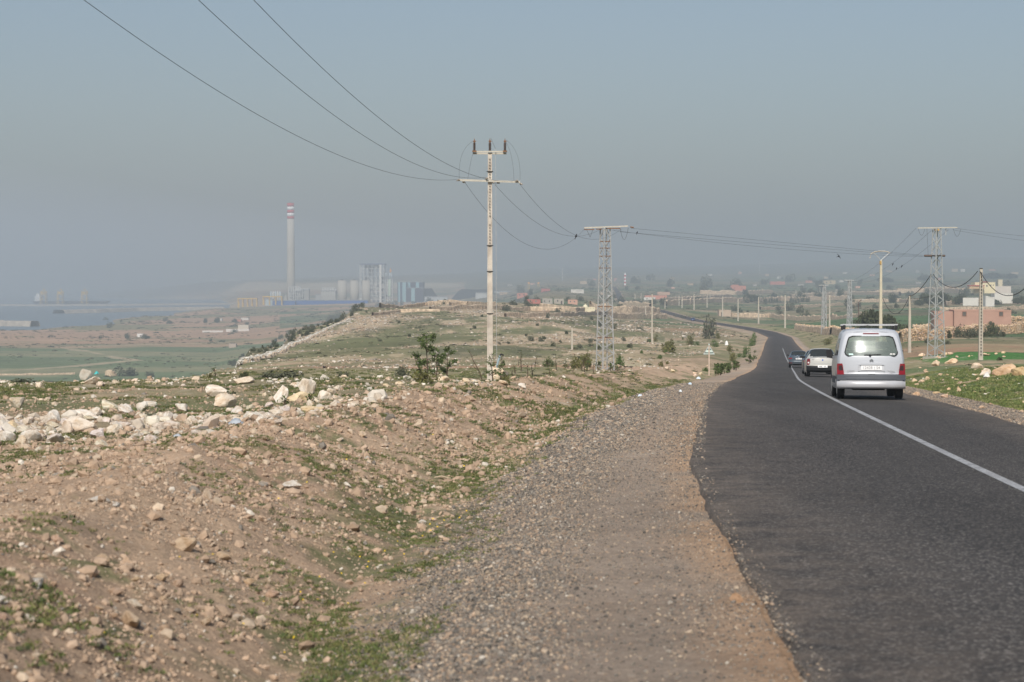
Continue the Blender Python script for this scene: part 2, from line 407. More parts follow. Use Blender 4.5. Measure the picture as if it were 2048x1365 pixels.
    pc = mixc(pc, grassy*.75, sm(.5, .6, fbm(X/45.+60, Y/24., 5, .65))*.6); pc = mixc(pc, beige*.9, sm(.58, .66, fbm(X/60.-60, Y/18., 5, .65))*.5)
    pc = mixc(pc, dark*.8, sm(.57, .64, fbm(X/60.+6, Y/40., 5, .62))*.8*sm(400, 800, r))
    pc = mixc(pc, olive*.7, sm(.2, .8, nC)*.35)
    # the bright crop strip and brown strip just right of the road
    g1 = sm(168, 172, Y+(nA-.5)*10)*(1-sm(204, 208, Y))*(dr > 9)
    b1 = sm(208, 212, Y)*(1-sm(250, 260, Y))*(dr > 9)
    g2 = sm(330, 345, Y)*(1-sm(760, 800, Y))*(px > 1560)
    pc = mixc(pc, crop*.95, g2*.85); pc = mixc(pc, C(76, 122, 60, .85), g1); pc = mixc(pc, red, b1*.75); pc = mixc(pc, olive, b1*sm(.4, .6, nA)*.6)
    g3 = sm(560, 580, Y)*(1-sm(700, 720, Y))*(px > 1420)*(dr > 5)
    pc = mixc(pc, crop, g3*.9)
    far = sm(4500, 7000, r); pc = mixc(pc, dark*1.0, far*.7)
    c = c*(1-fr[..., None]) + pc*fr[..., None]
    # right verge
    rv = sm(1.2, 1.9, dr+(nB-.5)*.8)*(1-sm(158, 170, Y))
    cv = np.broadcast_to(grassy*1.05, c.shape).copy(); cv = mixc(cv, crop*1.25, sm(.35, .6, nB)*.6); cv = mixc(cv, dirt, sm(.55, .66, nA)*.7)
    c = c*(1-rv[..., None]) + cv*rv[..., None]
    rv2 = sm(1.2, 3, dr)*(1-sm(6, 12, dr))*sm(160, 175, Y)*(1-sm(1200, 1250, Y))
    c = mixc(c, olive, rv2*.8); c = mixc(c, grassy, rv2*sm(.45, .55, nA)*.8)
    # ---- road sides
    nl = (1-sm(90, 200, Y))
    berm = sm(2.6, 3.4, dl+(nB-.5))*(1-sm(8.5, 11.5, dl+(nA-.5)*4))*(1-sm(180, 240, Y))
    c = mixc(c, dirt, berm*.9)
    c = mixc(c, red*1.05, berm*sm(.5, .7, nB)*.4)
    ditch = np.exp(-((dl/np.interp(Y, [5, 12, 30, 60], [.62, .78, 1., 1.05])-3.5)/.8)**2)*(1-sm(200, 260, Y))
    c = mixc(c, grassy*1.05, np.clip(ditch*sm(.40, .56, nB*.6+nE*.4)*1.2, 0, .8)*(dl > 2.2))
    c = mixc(c, grassy, berm*sm(.56, .66, nE*.45+nB*.55)*.85)
    gw = 1.9+(nB-.5)*1.6
    sh = (1-sm(gw, gw+1.3, dl))*(dl > -.5)*(d < 0)
    c = mixc(c, gravel, sh*np.interp(Y, [0, 150, 260], [1, .95, .75]))
    c = mixc(c, dirt*1.02, sh*sm(.42, .62, nA)*.4)
    c = mixc(c, orange, (1-sm(.10, .6+(nB-.5)*.8, dl))*(dl > -.5)*(d < 0)*.7*sm(.3, .55, nB))
    shr = (1-sm(1.0, 1.9, dr+(nB-.5)*.6))*(dr > -.5)*(d > 0)
    c = mixc(c, gravel*1.05, shr); c = mixc(c, orange, (1-sm(.1, .7, dr))*(dr > -.5)*(d > 0)*.5)
    hid = (Y > 1240)*(Y < 1700)
    return c
GC = ground_colour(GX, GY, GZ)
gm = bpy.data.materials.new('ground'); t = nodes(gm); b = t.nodes['Principled BSDF']; b.inputs['Roughness'].default_value = 0.95; b.inputs['Specular IOR Level'].default_value = 0.15
at_ = t.nodes.new('ShaderNodeAttribute'); at_.attribute_name = 'gcol'
tc = t.nodes.new('ShaderNodeTexCoord')
def noise(sc, det=6, rough=.6):
    n = t.nodes.new('ShaderNodeTexNoise'); n.inputs['Scale'].default_value = sc; n.inputs['Detail'].default_value = det; n.inputs['Roughness'].default_value = rough
    link(t, tc.outputs['Object'], n.inputs['Vector']); return n.outputs['Fac']
def rng_(s, a, b_, c_, d_):
    n = t.nodes.new('ShaderNodeMapRange'); link(t, s, n.inputs[0])
    for i, v in enumerate((a, b_, c_, d_)): n.inputs[i+1].default_value = v
    return n.outputs[0]
def mult(a, b_):
    n = t.nodes.new('ShaderNodeMath'); n.operation = 'MULTIPLY'; link(t, a, n.inputs[0]); link(t, b_, n.inputs[1]); return n.outputs[0]
m1 = rng_(noise(18, 8, .75), .25, .75, .6, 1.4); m2 = rng_(noise(1.1, 8, .7), .3, .7, .78, 1.22); m3 = rng_(noise(.06, 8, .7), .3, .7, .82, 1.18); m4 = rng_(noise(.008, 6, .7), .3, .7, .85, 1.15)
mm = mult(mult(m1, m2), mult(m3, m4))
vm = t.nodes.new('ShaderNodeVectorMath'); vm.operation = 'SCALE'; link(t, at_.outputs['Color'], vm.inputs[0]); link(t, mm, vm.inputs['Scale'])
# pale chips of limestone lying in the soil
vo = t.nodes.new('ShaderNodeTexVoronoi'); vo.inputs['Scale'].default_value = 9.0; link(t, tc.outputs['Object'], vo.inputs['Vector'])
chip = mult(rng_(vo.outputs['Distance'], .16, .22, 1, 0), rng_(noise(.35, 5, .6), .48, .62, 0, .55))
mx = t.nodes.new('ShaderNodeMix'); mx.data_type = 'RGBA'; link(t, chip, mx.inputs[0]); link(t, vm.outputs[0], mx.inputs[6]); mx.inputs[7].default_value = (.52, .44, .35, 1)
vo2 = t.nodes.new('ShaderNodeTexVoronoi'); vo2.inputs['Scale'].default_value = .9; link(t, tc.outputs['Object'], vo2.inputs['Vector'])
chip2 = mult(rng_(vo2.outputs['Distance'], .2, .3, 1, 0), rng_(noise(.03, 5, .6), .5, .62, 0, .5))
mx2 = t.nodes.new('ShaderNodeMix'); mx2.data_type = 'RGBA'; link(t, chip2, mx2.inputs[0]); link(t, mx.outputs[2], mx2.inputs[6]); mx2.inputs[7].default_value = (.46, .40, .32, 1)
link(t, mx2.outputs[2], b.inputs['Base Color'])
bp = t.nodes.new('ShaderNodeBump'); bp.inputs['Strength'].default_value = 1.; bp.inputs['Distance'].default_value = .035; link(t, noise(14, 8, .75), bp.inputs['Height'])
bp2 = t.nodes.new('ShaderNodeBump'); bp2.inputs['Strength'].default_value = .3; bp2.inputs['Distance'].default_value = .6; link(t, noise(.9, 8, .7), bp2.inputs['Height']); link(t, bp.outputs[0], bp2.inputs['Normal'])
link(t, bp2.outputs[0], b.inputs['Normal'])
me = grid_mesh('ground', np.stack([GX, GY, GZ], -1)[:, ::-1], gm); set_col(me, 'gcol', GC[:, ::-1].reshape(-1, 3))
g = obj('ground', me); tag(g, 'stony ground of dirt, sparse grass and fields stretching to the horizon', kind='structure')

# ------------------------------------------------------------------ sea
sm_ = bpy.data.materials.new('sea'); t = nodes(sm_); b = t.nodes['Principled BSDF']
b.inputs['Base Color'].default_value = (.12, .165, .195, 1); b.inputs['Roughness'].default_value = .35; b.inputs['Specular IOR Level'].default_value = .5
tc = t.nodes.new('ShaderNodeTexCoord'); n = t.nodes.new('ShaderNodeTexNoise'); n.inputs['Scale'].default_value = .12; n.inputs['Detail'].default_value = 8; link(t, tc.outputs['Object'], n.inputs['Vector'])
bp = t.nodes.new('ShaderNodeBump'); bp.inputs['Strength'].default_value = .6; bp.inputs['Distance'].default_value = .8; link(t, n.outputs['Fac'], bp.inputs['Height']); link(t, bp.outputs[0], b.inputs['Normal'])
xs = np.linspace(-11800, 900, 40); ys = np.linspace(1500, 11800, 40); XX, YY = np.meshgrid(xs, ys)
tag(obj('sea', grid_mesh('sea', np.stack([XX, YY, np.full_like(XX, SEA)], -1), sm_)), 'pale calm sea beyond the coastal plain', kind='structure')

# ------------------------------------------------------------------ road
am = bpy.data.materials.new('asphalt'); t = nodes(am); b = t.nodes['Principled BSDF']; b.inputs['Roughness'].default_value = .85; b.inputs['Specular IOR Level'].default_value = .25
tc = t.nodes.new('ShaderNodeTexCoord')
vo = t.nodes.new('ShaderNodeTexVoronoi'); vo.inputs['Scale'].default_value = 58; link(t, tc.outputs['Object'], vo.inputs['Vector'])
rmp = t.nodes.new('ShaderNodeValToRGB'); els = rmp.color_ramp.elements
els[0].position = 0; els[0].color = (.030, .029, .029, 1); els[1].position = .55; els[1].color = (.060, .056, .053, 1)
e = els.new(.86); e.color = (.10, .09, .08, 1); e = els.new(.94); e.color = (.24, .22, .20, 1)
sep = t.nodes.new('ShaderNodeSeparateColor'); link(t, vo.outputs['Color'], sep.inputs[0]); link(t, sep.outputs[0], rmp.inputs[0])
m2 = rng_(noise(.5, 6, .6), .3, .7, .94, 1.06); m3 = rng_(noise(30, 4, .7), .3, .7, .8, 1.2)
vm = t.nodes.new('ShaderNodeVectorMath'); vm.operation = 'SCALE'; link(t, rmp.outputs[0], vm.inputs[0]); link(t, mult(m2, m3), vm.inputs['Scale'])
ea = t.nodes.new('ShaderNodeAttribute'); ea.attribute_name = 'edge'
dn = rng_(noise(2.2, 7, .7), .38, .62, .15, 1.)
inv = t.nodes.new('ShaderNodeMath'); inv.operation = 'SUBTRACT'; inv.inputs[0].default_value = 1; link(t, ea.outputs['Fac'], inv.inputs[1])
dm = t.nodes.new('ShaderNodeMix'); dm.data_type = 'RGBA'; link(t, mult(mult(inv.outputs[0], dn), rng_(noise(22, 4, .7), .3, .6, .25, .75)), dm.inputs[0]); link(t, vm.outputs[0], dm.inputs[6]); dm.inputs[7].default_value = (.30, .24, .19, 1)
# worn paler bands and dusty stretches
wv = t.nodes.new('ShaderNodeMapping'); wv.inputs['Scale'].default_value = (1.1, .03, 1); link(t, tc.outputs['Object'], wv.inputs[0]); wn = t.nodes.new('ShaderNodeTexNoise'); wn.inputs['Scale'].default_value = 1.; wn.inputs['Detail'].default_value = 4; link(t, wv.outputs[0], wn.inputs['Vector'])
wk = t.nodes.new('ShaderNodeVectorMath'); wk.operation = 'SCALE'; link(t, dm.outputs[2], wk.inputs[0]); link(t, mult(rng_(wn.outputs['Fac'], .3, .7, .68, .94), rng_(noise(.12, 6, .6), .3, .7, .90, 1.06)), wk.inputs['Scale'])
link(t, wk.outputs[0], b.inputs['Base Color'])
bp = t.nodes.new('ShaderNodeBump'); bp.inputs['Strength'].default_value = .8; bp.inputs['Distance'].default_value = .012; link(t, vo.outputs['Distance'], bp.inputs['Height']); link(t, bp.outputs[0], b.inputs['Normal'])
def ribbon(name, Ys, offs, zoff, m, edge_noise=0.0):
    rows = []
    X0 = road_x(Ys); h = road_h(Ys); L = np.sqrt(1+h*h); Z0 = road_z(Ys)
    for k, o in enumerate(offs(Ys) if callable(offs) else offs):
        o = np.asarray(o)*np.ones_like(Ys)
        z = zoff[k]*np.ones_like(Ys)
        if edge_noise and k in (0, 1, len(zoff)-1, len(zoff)-2):
            s_ = -1 if k < 2 else 1
            o = o + s_*((fbm(Ys/1.7+s_*50, Ys*0, 5, .7)-.5)*edge_noise + (fbm(Ys/9.+s_*20, Ys*0, 2)-.5)*.16)*(Ys < 300)
        rows.append(np.stack([X0+o/L, Ys-o*h/L, Z0+z], -1))
    P = np.stack(rows, 1)
    return grid_mesh(name, P[:, ::-1], m)
Ya = np.concatenate([np.arange(-50, 120, .12), np.arange(120, 400, .6), np.arange(400, 1236, 3.)])
offs = lambda Y: [-WL(Y)-.03, -WL(Y), -WL(Y)+.3, -WL(Y)+.9, -WL(Y)*.45, 0*Y, WR(Y)*.5, WR(Y)-.4, WR(Y), WR(Y)+.03]
rm_ = ribbon('road', Ya, offs, [-.09, -.004, .004, .010, .02, .03, .02, .006, -.004, -.09], am, .13)
dust = np.array([0, 0, .35, .75, 1, 1, 1, .45, 0, 0.])[::-1]
set_col(rm_, 'edge', np.repeat(np.tile(dust, len(Ya))[:, None], 3, 1))
rd = tag(obj('road', rm_), 'grey asphalt road winding away downhill', kind='structure')
Yb = np.arange(1640, 3200, 8.)
rb = ribbon('road', Yb, offs, [-.05]+[.25]*8+[-.05], am); set_col(rb, 'edge', np.ones((10*len(Yb), 3)))
tag(obj('road', rb), 'far stretch of the asphalt road climbing towards the hills', kind='structure')
pm = bpy.data.materials.new('road_paint'); t = nodes(pm); b = t.nodes['Principled BSDF']; b.inputs['Roughness'].default_value = .8
tc = t.nodes.new('ShaderNodeTexCoord'); v1 = rng_(noise(40, 5, .7), .38, .60, 0, 1); v2 = rng_(noise(2.5, 5, .75), .36, .62, .15, 1.0)
mx = t.nodes.new('ShaderNodeMix'); mx.data_type = 'RGBA'; link(t, mult(v1, v2), mx.inputs[0]); mx.inputs[6].default_value = (.16, .16, .16, 1); mx.inputs[7].default_value = (.52, .53, .54, 1)
link(t, mx.outputs[2], b.inputs['Base Color'])
Yp = np.concatenate([np.arange(-50, 120, .25), np.arange(120, 330, 1.)])
P0 = ribbon('painted_line', Yp, [-.06+0*Yp, 0*Yp, .06+0*Yp], [.0345, .036, .0345], pm, 0)
tag(obj('painted_line', P0), 'worn solid white line painted along the road', kind='structure')

# ------------------------------------------------------------------ haze
hm = bpy.data.materials.new('haze'); t = nodes(hm); t.nodes.remove(t.nodes['Principled BSDF'])
pv = t.nodes.new('ShaderNodeVolumePrincipled'); pv.inputs['Density'].default_value = HAZE; pv.inputs['Color'].default_value = (.505, .575, .645, 1); pv.inputs['Anisotropy'].default_value = 0.0
link(t, pv.outputs[0], t.nodes['Material Output'].inputs['Volume'])
mb = MB().box(-12400, 12400, -12400, 12400, -73, 215)
hz_ = tag(mb.build('haze', hm), 'thin grey sea haze', kind='stuff')

# sea fog bank lying over the water and the low coast: slightly denser air
fgm = bpy.data.materials.new('sea_fog'); t = nodes(fgm); t.nodes.remove(t.nodes['Principled BSDF'])
pv = t.nodes.new('ShaderNodeVolumePrincipled'); pv.inputs['Density'].default_value = .00026; pv.inputs['Color'].default_value = (.80, .89, .95, 1)
link(t, pv.outputs[0], t.nodes['Material Output'].inputs['Volume'])
pg = [(-900, 3000), (-100, 12200), (-12200, 12200), (-12200, 1300), (-1500, 1500)]
tag(MB().add([(x, y, -72) for x, y in pg]+[(x, y, 205) for x, y in pg], [(4, 3, 2, 1, 0), (5, 6, 7, 8, 9)]+[(i, (i+1) % 5, (i+1) % 5+5, i+5) for i in range(5)]).build('sea_fog', fgm), 'pale fog bank over the sea and the low coast', kind='stuff')
# ------------------------------------------------------------------ stones, soil and grass
def rock_mesh(name, seed, sub=2, m=None, flat=0.75, cuts=9, smooth=False):
    r = np.random.default_rng(seed); bm = bmesh.new(); bmesh.ops.create_icosphere(bm, subdivisions=sub, radius=1)
    dirs = r.normal(size=(cuts, 3)); dirs /= np.linalg.norm(dirs, axis=1)[:, None]; lim = r.uniform(.52, .92, cuts)
    sc = np.array([1.0, r.uniform(.65, .95), r.uniform(.5, .85)*flat/.75])
    for v in bm.verts:
        p = np.array(v.co)
        for dd, l in zip(dirs, lim):
            q = p @ dd
            if q > l: p = p - dd*(q-l)*.92
        p = p*(1+.10*(r.random()-.5)*(2 if sub > 1 else 1)); p = p*sc
        v.co = p
    me = bpy.data.meshes.new(name); bm.to_mesh(me); bm.free()
    if m: me.materials.append(m)
    if smooth: me.polygons.foreach_set('use_smooth', [True]*len(me.polygons))
    return me

def inst_mat(name, rough=.95, var=.12, sc=12.):
    m = bpy.data.materials.new(name); t = nodes(m); b = t.nodes['Principled BSDF']; b.inputs['Roughness'].default_value = rough; b.inputs['Specular IOR Level'].default_value = .2
    a = t.nodes.new('ShaderNodeAttribute'); a.attribute_type = 'INSTANCER'; a.attribute_name = 'icol'
    tc = t.nodes.new('ShaderNodeTexCoord'); n = t.nodes.new('ShaderNodeTexNoise'); n.inputs['Scale'].default_value = sc*.2; n.inputs['Detail'].default_value = 5
    link(t, tc.outputs['Object'], n.inputs['Vector'])
    mr = t.nodes.new('ShaderNodeMapRange'); mr.inputs[1].default_value = .3; mr.inputs[2].default_value = .7; mr.inputs[3].default_value = 1-var; mr.inputs[4].default_value = 1+var; link(t, n.outputs['Fac'], mr.inputs[0])
    v = t.nodes.new('ShaderNodeVectorMath'); v.operation = 'SCALE'; link(t, a.outputs['Color'], v.inputs[0]); link(t, mr.outputs[0], v.inputs['Scale'])
    link(t, v.outputs[0], b.inputs['Base Color']); return m

def scatter(name, P, meshes, rot, scl, cols, label, kind='stuff'):
    """many small pieces nobody could count, one object: points that carry a mesh each"""
    n = len(P); pm_ = bpy.data.meshes.new(name); pm_.vertices.add(n); pm_.vertices.foreach_set('co', np.asarray(P, np.float32).ravel())
    def at_(nm, ty, key, arr):
        a = pm_.attributes.new(nm, ty, 'POINT'); a.data.foreach_set(key, np.asarray(arr, np.float32 if ty != 'INT' else np.int32).ravel())
    at_('irot', 'FLOAT_VECTOR', 'vector', rot); at_('iscl', 'FLOAT_VECTOR', 'vector', scl); at_('iidx', 'INT', 'value', rng.integers(0, len(meshes), n))
    at_('icol', 'FLOAT_COLOR', 'color', np.concatenate([cols, np.ones((n, 1))], 1))
    o = obj(name, pm_); cl = bpy.data.collections.new(name+'_pieces')
    for k, me in enumerate(meshes):
        cl.objects.link(bpy.data.objects.new('%s_piece_%02d' % (name, k), me))
    g = bpy.data.node_groups.new(name, 'GeometryNodeTree')
    g.interface.new_socket('Geometry', in_out='INPUT', socket_type='NodeSocketGeometry'); g.interface.new_socket('Geometry', in_out='OUTPUT', socket_type='NodeSocketGeometry')
    N = g.nodes.new; gi = N('NodeGroupInput'); go = N('NodeGroupOutput'); ip = N('GeometryNodeInstanceOnPoints'); ci = N('GeometryNodeCollectionInfo')
    ci.inputs['Collection'].default_value = cl; ci.inputs['Separate Children'].default_value = True; ci.inputs['Reset Children'].default_value = True
    def na(nm, ty):
        a = N('GeometryNodeInputNamedAttribute'); a.data_type = ty; a.inputs['Name'].default_value = nm
        return [s for s in a.outputs if s.enabled and s.name == 'Attribute'][0]
    L = g.links.new; L(gi.outputs[0], ip.inputs['Points']); L(ci.outputs[0], ip.inputs['Instance']); ip.inputs['Pick Instance'].default_value = True
    L(na('iidx', 'INT'), ip.inputs['Instance Index']); L(na('iscl', 'FLOAT_VECTOR'), ip.inputs['Scale'])
    er = N('FunctionNodeEulerToRotation'); L(na('irot', 'FLOAT_VECTOR'), er.inputs[0]); L(er.outputs[0], ip.inputs['Rotation'])
    L(ip.outputs[0], go.inputs[0])
    mo = o.modifiers.new('scatter', 'NODES'); mo.node_group = g
    return tag(o, label, kind=kind)

def rnd_pts(n, y0, y1, tx0=-.30, tx1=.30, p=1.0):
    """random ground points inside the view's wedge, denser near (p>1) or even per area (p=... )"""
    u = rng.random(n); Y = (y0**(2-p)+u*(y1**(2-p)-y0**(2-p)))**(1/(2-p)) if p != 2 else y0*(y1/y0)**u
    X = (tx0+rng.random(n)*(tx1-tx0))*Y
    return X, Y
def rots(n, tilt=.5): return np.stack([rng.normal(0, tilt, n), rng.normal(0, tilt, n), rng.random(n)*6.28], 1)
def shades(n, pal, w=None, var=.16):
    pal = np.array(pal); c = pal[rng.choice(len(pal), n, p=w)]; return np.clip(c*(1+rng.normal(0, var, (n, 1))), .01, .9)
K = .80
c_white = C(226, 216, 200, K); c_tan = C(204, 184, 160, K); c_pink = C(193, 168, 144, K); c_dark = C(112, 107, 100, K); c_grey = C(157, 148, 136, K); c_orange = C(205, 150, 104, K); c_brown = C(182, 157, 133, K)
im = inst_mat('loose_stone')
peb = [rock_mesh('pebble', 100+i, 1, im, .7, 6) for i in range(5)]
# gravel of the shoulders
n = 330000; u_ = rng.random(n); Y = 7.5*(90/7.5)**(u_**.9); ol = np.where(rng.random(n) < .86, rng.uniform(-.12, 3.3, n), -99.); ol_r = rng.uniform(.05, 1.6, n); h_ = np.sqrt(1+road_h(Y)**2); X = np.where(ol > -50, road_x(Y)-(WL(Y)+ol)*h_, road_x(Y)+(WR(Y)+ol_r)*h_); k = (np.abs(X/Y) < .31); X, Y = X[k], Y[k]; n = len(X)
d = road_d(X, Y); dl = -d-WL(Y); dr = d-WR(Y); lim = 3.0
pr = np.where(d < 0, (dl > -.10)*(1-sm(1.9, 3.2, dl))*(.45+.55*sm(.9, 1.4, dl))*(1-.45*np.exp(-((dl-.85)/.25)**2))*np.clip(Y/14., .62, 1), (dr > .05)*(dr < 1.5))
k = rng.random(n) < pr*(.6+.4*sm(.4, .6, fbm(X/1.2, Y/1.2, 3))); X, Y = X[k], Y[k]; n = len(X)
Z = height(X, Y); dl = -road_d(X, Y)-WL(Y); Z = np.where((dl < .06) & (road_d(X, Y) < 0), road_z(Y)+.0, Z); s = np.clip(rng.lognormal(-4.72, .40, n), .004, .03)*(.8+.35*sm(1., 1.8, dl))*np.clip(Y/22., .9, 1.6)
S = np.stack([s, s, s], 1)*rng.uniform(.7, 1.25, (n, 3))
scatter('gravel', np.stack([X, Y, Z+s*.25], 1), peb, rots(n, .4), S, shades(n, [c_grey*.78, c_dark*1.05, c_dark*.75, c_tan*.75, c_pink*.72, c_white*.7], [.28, .24, .13, .18, .14, .03]), 'loose gravel on the road shoulders')
# crumbs and clods of soil and small stones left of the shoulder
n = 330000; X, Y = rnd_pts(n, 7.5, 75, -.30, .06, 1.2)
d = road_d(X, Y); dl = -d-WL(Y)
k = (rng.random(n) < sm(2.4, 3.6, dl)*(1-.75*sm(8, 13, dl))*(.35+.65*sm(.42, .62, fbm(X/1.0+9, Y/1.0, 4)))); X, Y = X[k], Y[k]; n = len(X)
Z = height(X, Y); s = np.clip(rng.lognormal(-4.85, .75, n), .004, .10)*np.clip(Y/20., .8, 1.7)
S = np.stack([s]*3, 1)*rng.uniform(.7, 1.3, (n, 3))
scatter('soil_clods', np.stack([X, Y, Z+s*.2], 1), peb, rots(n, .5), S, shades(n, [c_brown, c_pink*.9, c_tan*.9, c_white*.85, c_grey*.8], [.50, .30, .13, .03, .04], .12), 'crumbs of brown soil and small stones on the roadside bank')
# stones strewn over the fields
rk = [rock_mesh('field_stone', 200+i, 2, im, .7, 8) for i in range(6)]
def field_prob(X, Y):
    return sm(.5, .66, fbm(X/6.+80, Y/6., 4, .6))*.9+.08
n = 90000; X, Y = rnd_pts(n, 18, 240, -.31, .31, .9)
d = road_d(X, Y); dl = -d-WL(Y); dr = d-WR(Y)
pr = np.where(d < 0, sm(4, 9, dl), sm(2, 4.5, dr)*.55)*field_prob(X, Y)
row = np.exp(-((Y-(42-(X+10)*.55))/5.6)**2)*sm(.30, .5, fbm(X/1.6+5, Y/2.5, 4))*(X < -1.5)*(X > -13); row2 = np.exp(-((Y-88-(X+8)*.3)/6)**2)*(X < -1)
pile = np.exp(-((X+1.5)/5.)**2-((Y-84)/9.)**2)
pr = np.clip(pr*np.where(Y > 58, .22, .5)+row*.9+row2*.5+pile*.8, 0, 1)*(dl > 6.2)*(d < 0)+pr*(d > 0)*(Y < 140)*.5
k = rng.random(n) < pr; X, Y, row = X[k], Y[k], row[k]; n = len(X); Z = height(X, Y)
s = (1+1.1*row)*np.clip(rng.lognormal(-3.3, .6, n), .012, .18)*np.clip(Y/60., .8, 1.3)
S = np.stack([s]*3, 1)*rng.uniform(.7, 1.3, (n, 3))
rc_ = shades(n, [c_white, c_tan, c_pink], [.45, .35, .2]); rw = (row > .35)[:, None]; rc_ = np.where(rw, rc_*.5+c_white*.42, rc_)
scatter('limestone_rubble', np.stack([X, Y, Z+s*.15], 1), peb, rots(n, .5), S, rc_, 'small pale limestone rubble strewn over the fields')
# outcrops on the far rocky hill and along the plateau
n = 110000; X, Y = rnd_pts(n, 150, 800, -.19, .12, .6)
st = fbm(X/13., Y/55.+2, 6, .62); k = (rng.random(n) < sm(.47, .57, st)*.55+.05)*(road_d(X, Y) < -12)
k &= ~((X > -60) & (X < -8) & (np.abs(Y-395) < 60) & (rng.random(n) < .85))
X, Y = X[k], Y[k]; n = len(X); Z = height(X, Y)
s = np.clip(rng.lognormal(-1.95, .5, n), .06, .6)*np.clip(Y/450., .6, 1.3)
S = np.stack([s*1.3, s, s*.75], 1)*rng.uniform(.7, 1.3, (n, 3))
scatter('hill_stones', np.stack([X, Y, Z+s*.1], 1), peb, rots(n, .3), S, shades(n, [c_white*.8, c_tan*.8, c_pink*.8, c_grey*.9]), 'pale stones breaking through the turf of the rocky hill', )
# big rocks of the far verge, right and of the wall foot are built one by one below

# grass: low tufts
def blades(name, seed, nb, h, spread, w, m, lean=.5):
    r = np.random.default_rng(seed); mb = MB()
    for i in range(nb):
        a = r.random()*6.28; rr = spread*math.sqrt(r.random()); x, y = rr*math.cos(a), rr*math.sin(a); hh = h*r.uniform(.5, 1.2)
        b_ = r.random()*6.28; lx, ly = math.cos(b_)*hh*lean*r.random(), math.sin(b_)*hh*lean*r.random(); c_ = r.random()*3.14; dx, dy = math.cos(c_)*w, math.sin(c_)*w
        mb.add([(x-dx, y-dy, 0), (x+dx, y+dy, 0), (x+dx*.8+lx*.5, y+dy*.8+ly*.5, hh*.6), (x-dx*.8+lx*.5, y-dy*.8+ly*.5, hh*.6), (x+lx*1.2, y+ly*1.2, hh)], [(0, 1, 2, 3), (3, 2, 4)])
    return mb.mesh(name, m)
gmt = inst_mat('grass_blade', .8, .1, 1)
tf = [blades('grass_tuft', 300+i, 26, .6, 1.0, .07, gmt, .9) for i in range(5)]
n = 300000; X, Y = rnd_pts(n, 8, 130, -.30, .31, 1.2)
d = road_d(X, Y); dl = -d-WL(Y); dr = d-WR(Y); kk = np.interp(Y, [5, 12, 30, 60], [.62, .78, 1., 1.05])
patch = sm(.485, .60, fbm(X/1.1+40, Y/1.1, 4)*.55+fbm(X/6., Y/6., 4)*.45)
dit = np.exp(-((dl/kk-3.5)/.75)**2)*sm(.40, .55, fbm(X/.8+7, Y/1.6, 4))*(dl > 2.0)
pr = np.where(d < 0, np.clip(dit*.9+patch*sm(2.7, 4.0, dl)*(.65+.6*sm(7, 10, dl)), 0, 1), sm(1.3, 2.1, dr)*sm(.36, .56, fbm(X/1.6, Y/1.6, 4))*.95)
pr = pr*(dl > 1.8)*(d < 0)*np.interp(Y, [45, 75, 130], [1, .35, .15])+pr*(d > 0)
k = rng.random(n) < pr; X, Y = X[k], Y[k]; n = len(X); Z = height(X, Y); dr = road_d(X, Y)
s = rng.uniform(.022, .07, n)*np.clip(Y/28., .8, 2.6); S = np.stack([s*1.25, s*1.25, s*.8], 1)
gc_ = shades(n, [C(108, 124, 70, .82), C(130, 136, 80, .82), C(96, 112, 70, .8), C(152, 148, 104, .82)], [.35, .3, .2, .15], .15); gc_[dr < 0] *= np.array([.86, .80, .86]); scatter('grass', np.stack([X, Y, Z], 1), tf, rots(n, .1), S, gc_, 'short green grass and weeds in the ditch and on the verges')

# low scrub and tufts of coarse plants, further off
sc_m = inst_mat('scrub_leaf', .85, .2, 2)
def scrub_mesh(name, seed, n=46, s=.16):
    r = np.random.default_rng(seed); vs = []; fs = []
    for i in range(n):
        d = r.normal(size=3); d /= np.linalg.norm(d); p = d*r.uniform(.5, 1)*np.array([1, 1, .55]); p[2] = abs(p[2]); a = r.normal(size=3); a /= np.linalg.norm(a); b = np.cross(a, d+.1); b /= np.linalg.norm(b)+1e-6; k = len(vs); q = s*r.uniform(.7, 1.5)
        vs += [tuple(p-a*q), tuple(p-b*q*.6), tuple(p+a*q), tuple(p+b*q*.6)]; fs.append((k, k+1, k+2, k+3))
    me = bpy.data.meshes.new(name); me.from_pydata(vs, [], fs); me.materials.append(sc_m); return me
sm_l = [scrub_mesh('scrub', 60+i) for i in range(5)]
X, Y = rnd_pts(26000, 90, 820, -.20, .30, .7); pr = sm(.46, .60, fbm(X/11.+33, Y/30., 5, .62))*(np.abs(road_d(X, Y)) > 7); pr = np.where((X > 0) & (road_d(X, Y) > 0), pr*.6, pr)
k = rng.random(len(X)) < pr; X, Y = X[k], Y[k]; X2, Y2 = rnd_pts(16000, 820, 3400, -.27, .30, .9); k = rng.random(len(X2)) < sm(.50, .60, fbm(X2/70.+6, Y2/50., 5, .62)); X2, Y2 = X2[k], Y2[k]
s = np.concatenate([rng.lognormal(-1.5, .45, len(X))*np.clip(Y/300., .6, 1.4), rng.lognormal(.25, .4, len(X2))*np.clip(Y2/1600., .7, 1.6)]); X = np.concatenate([X, X2]); Y = np.concatenate([Y, Y2]); n = len(X); Z = height(X, Y)
k = Z > -58; X, Y, Z, s = X[k], Y[k], Z[k], s[k]; n = len(X)
scatter('undergrowth', np.stack([X, Y, Z-.02], 1), sm_l, np.stack([np.zeros(n), np.zeros(n), rng.random(n)*6.28], 1), np.stack([s, s, s*rng.uniform(.5, .9, n)], 1), shades(n, [C(98, 102, 74, .62), C(122, 120, 88, .66), C(86, 92, 70, .6)], [.4, .3, .3], .18), 'low grey green scrub dotted over the hill and the far fields')
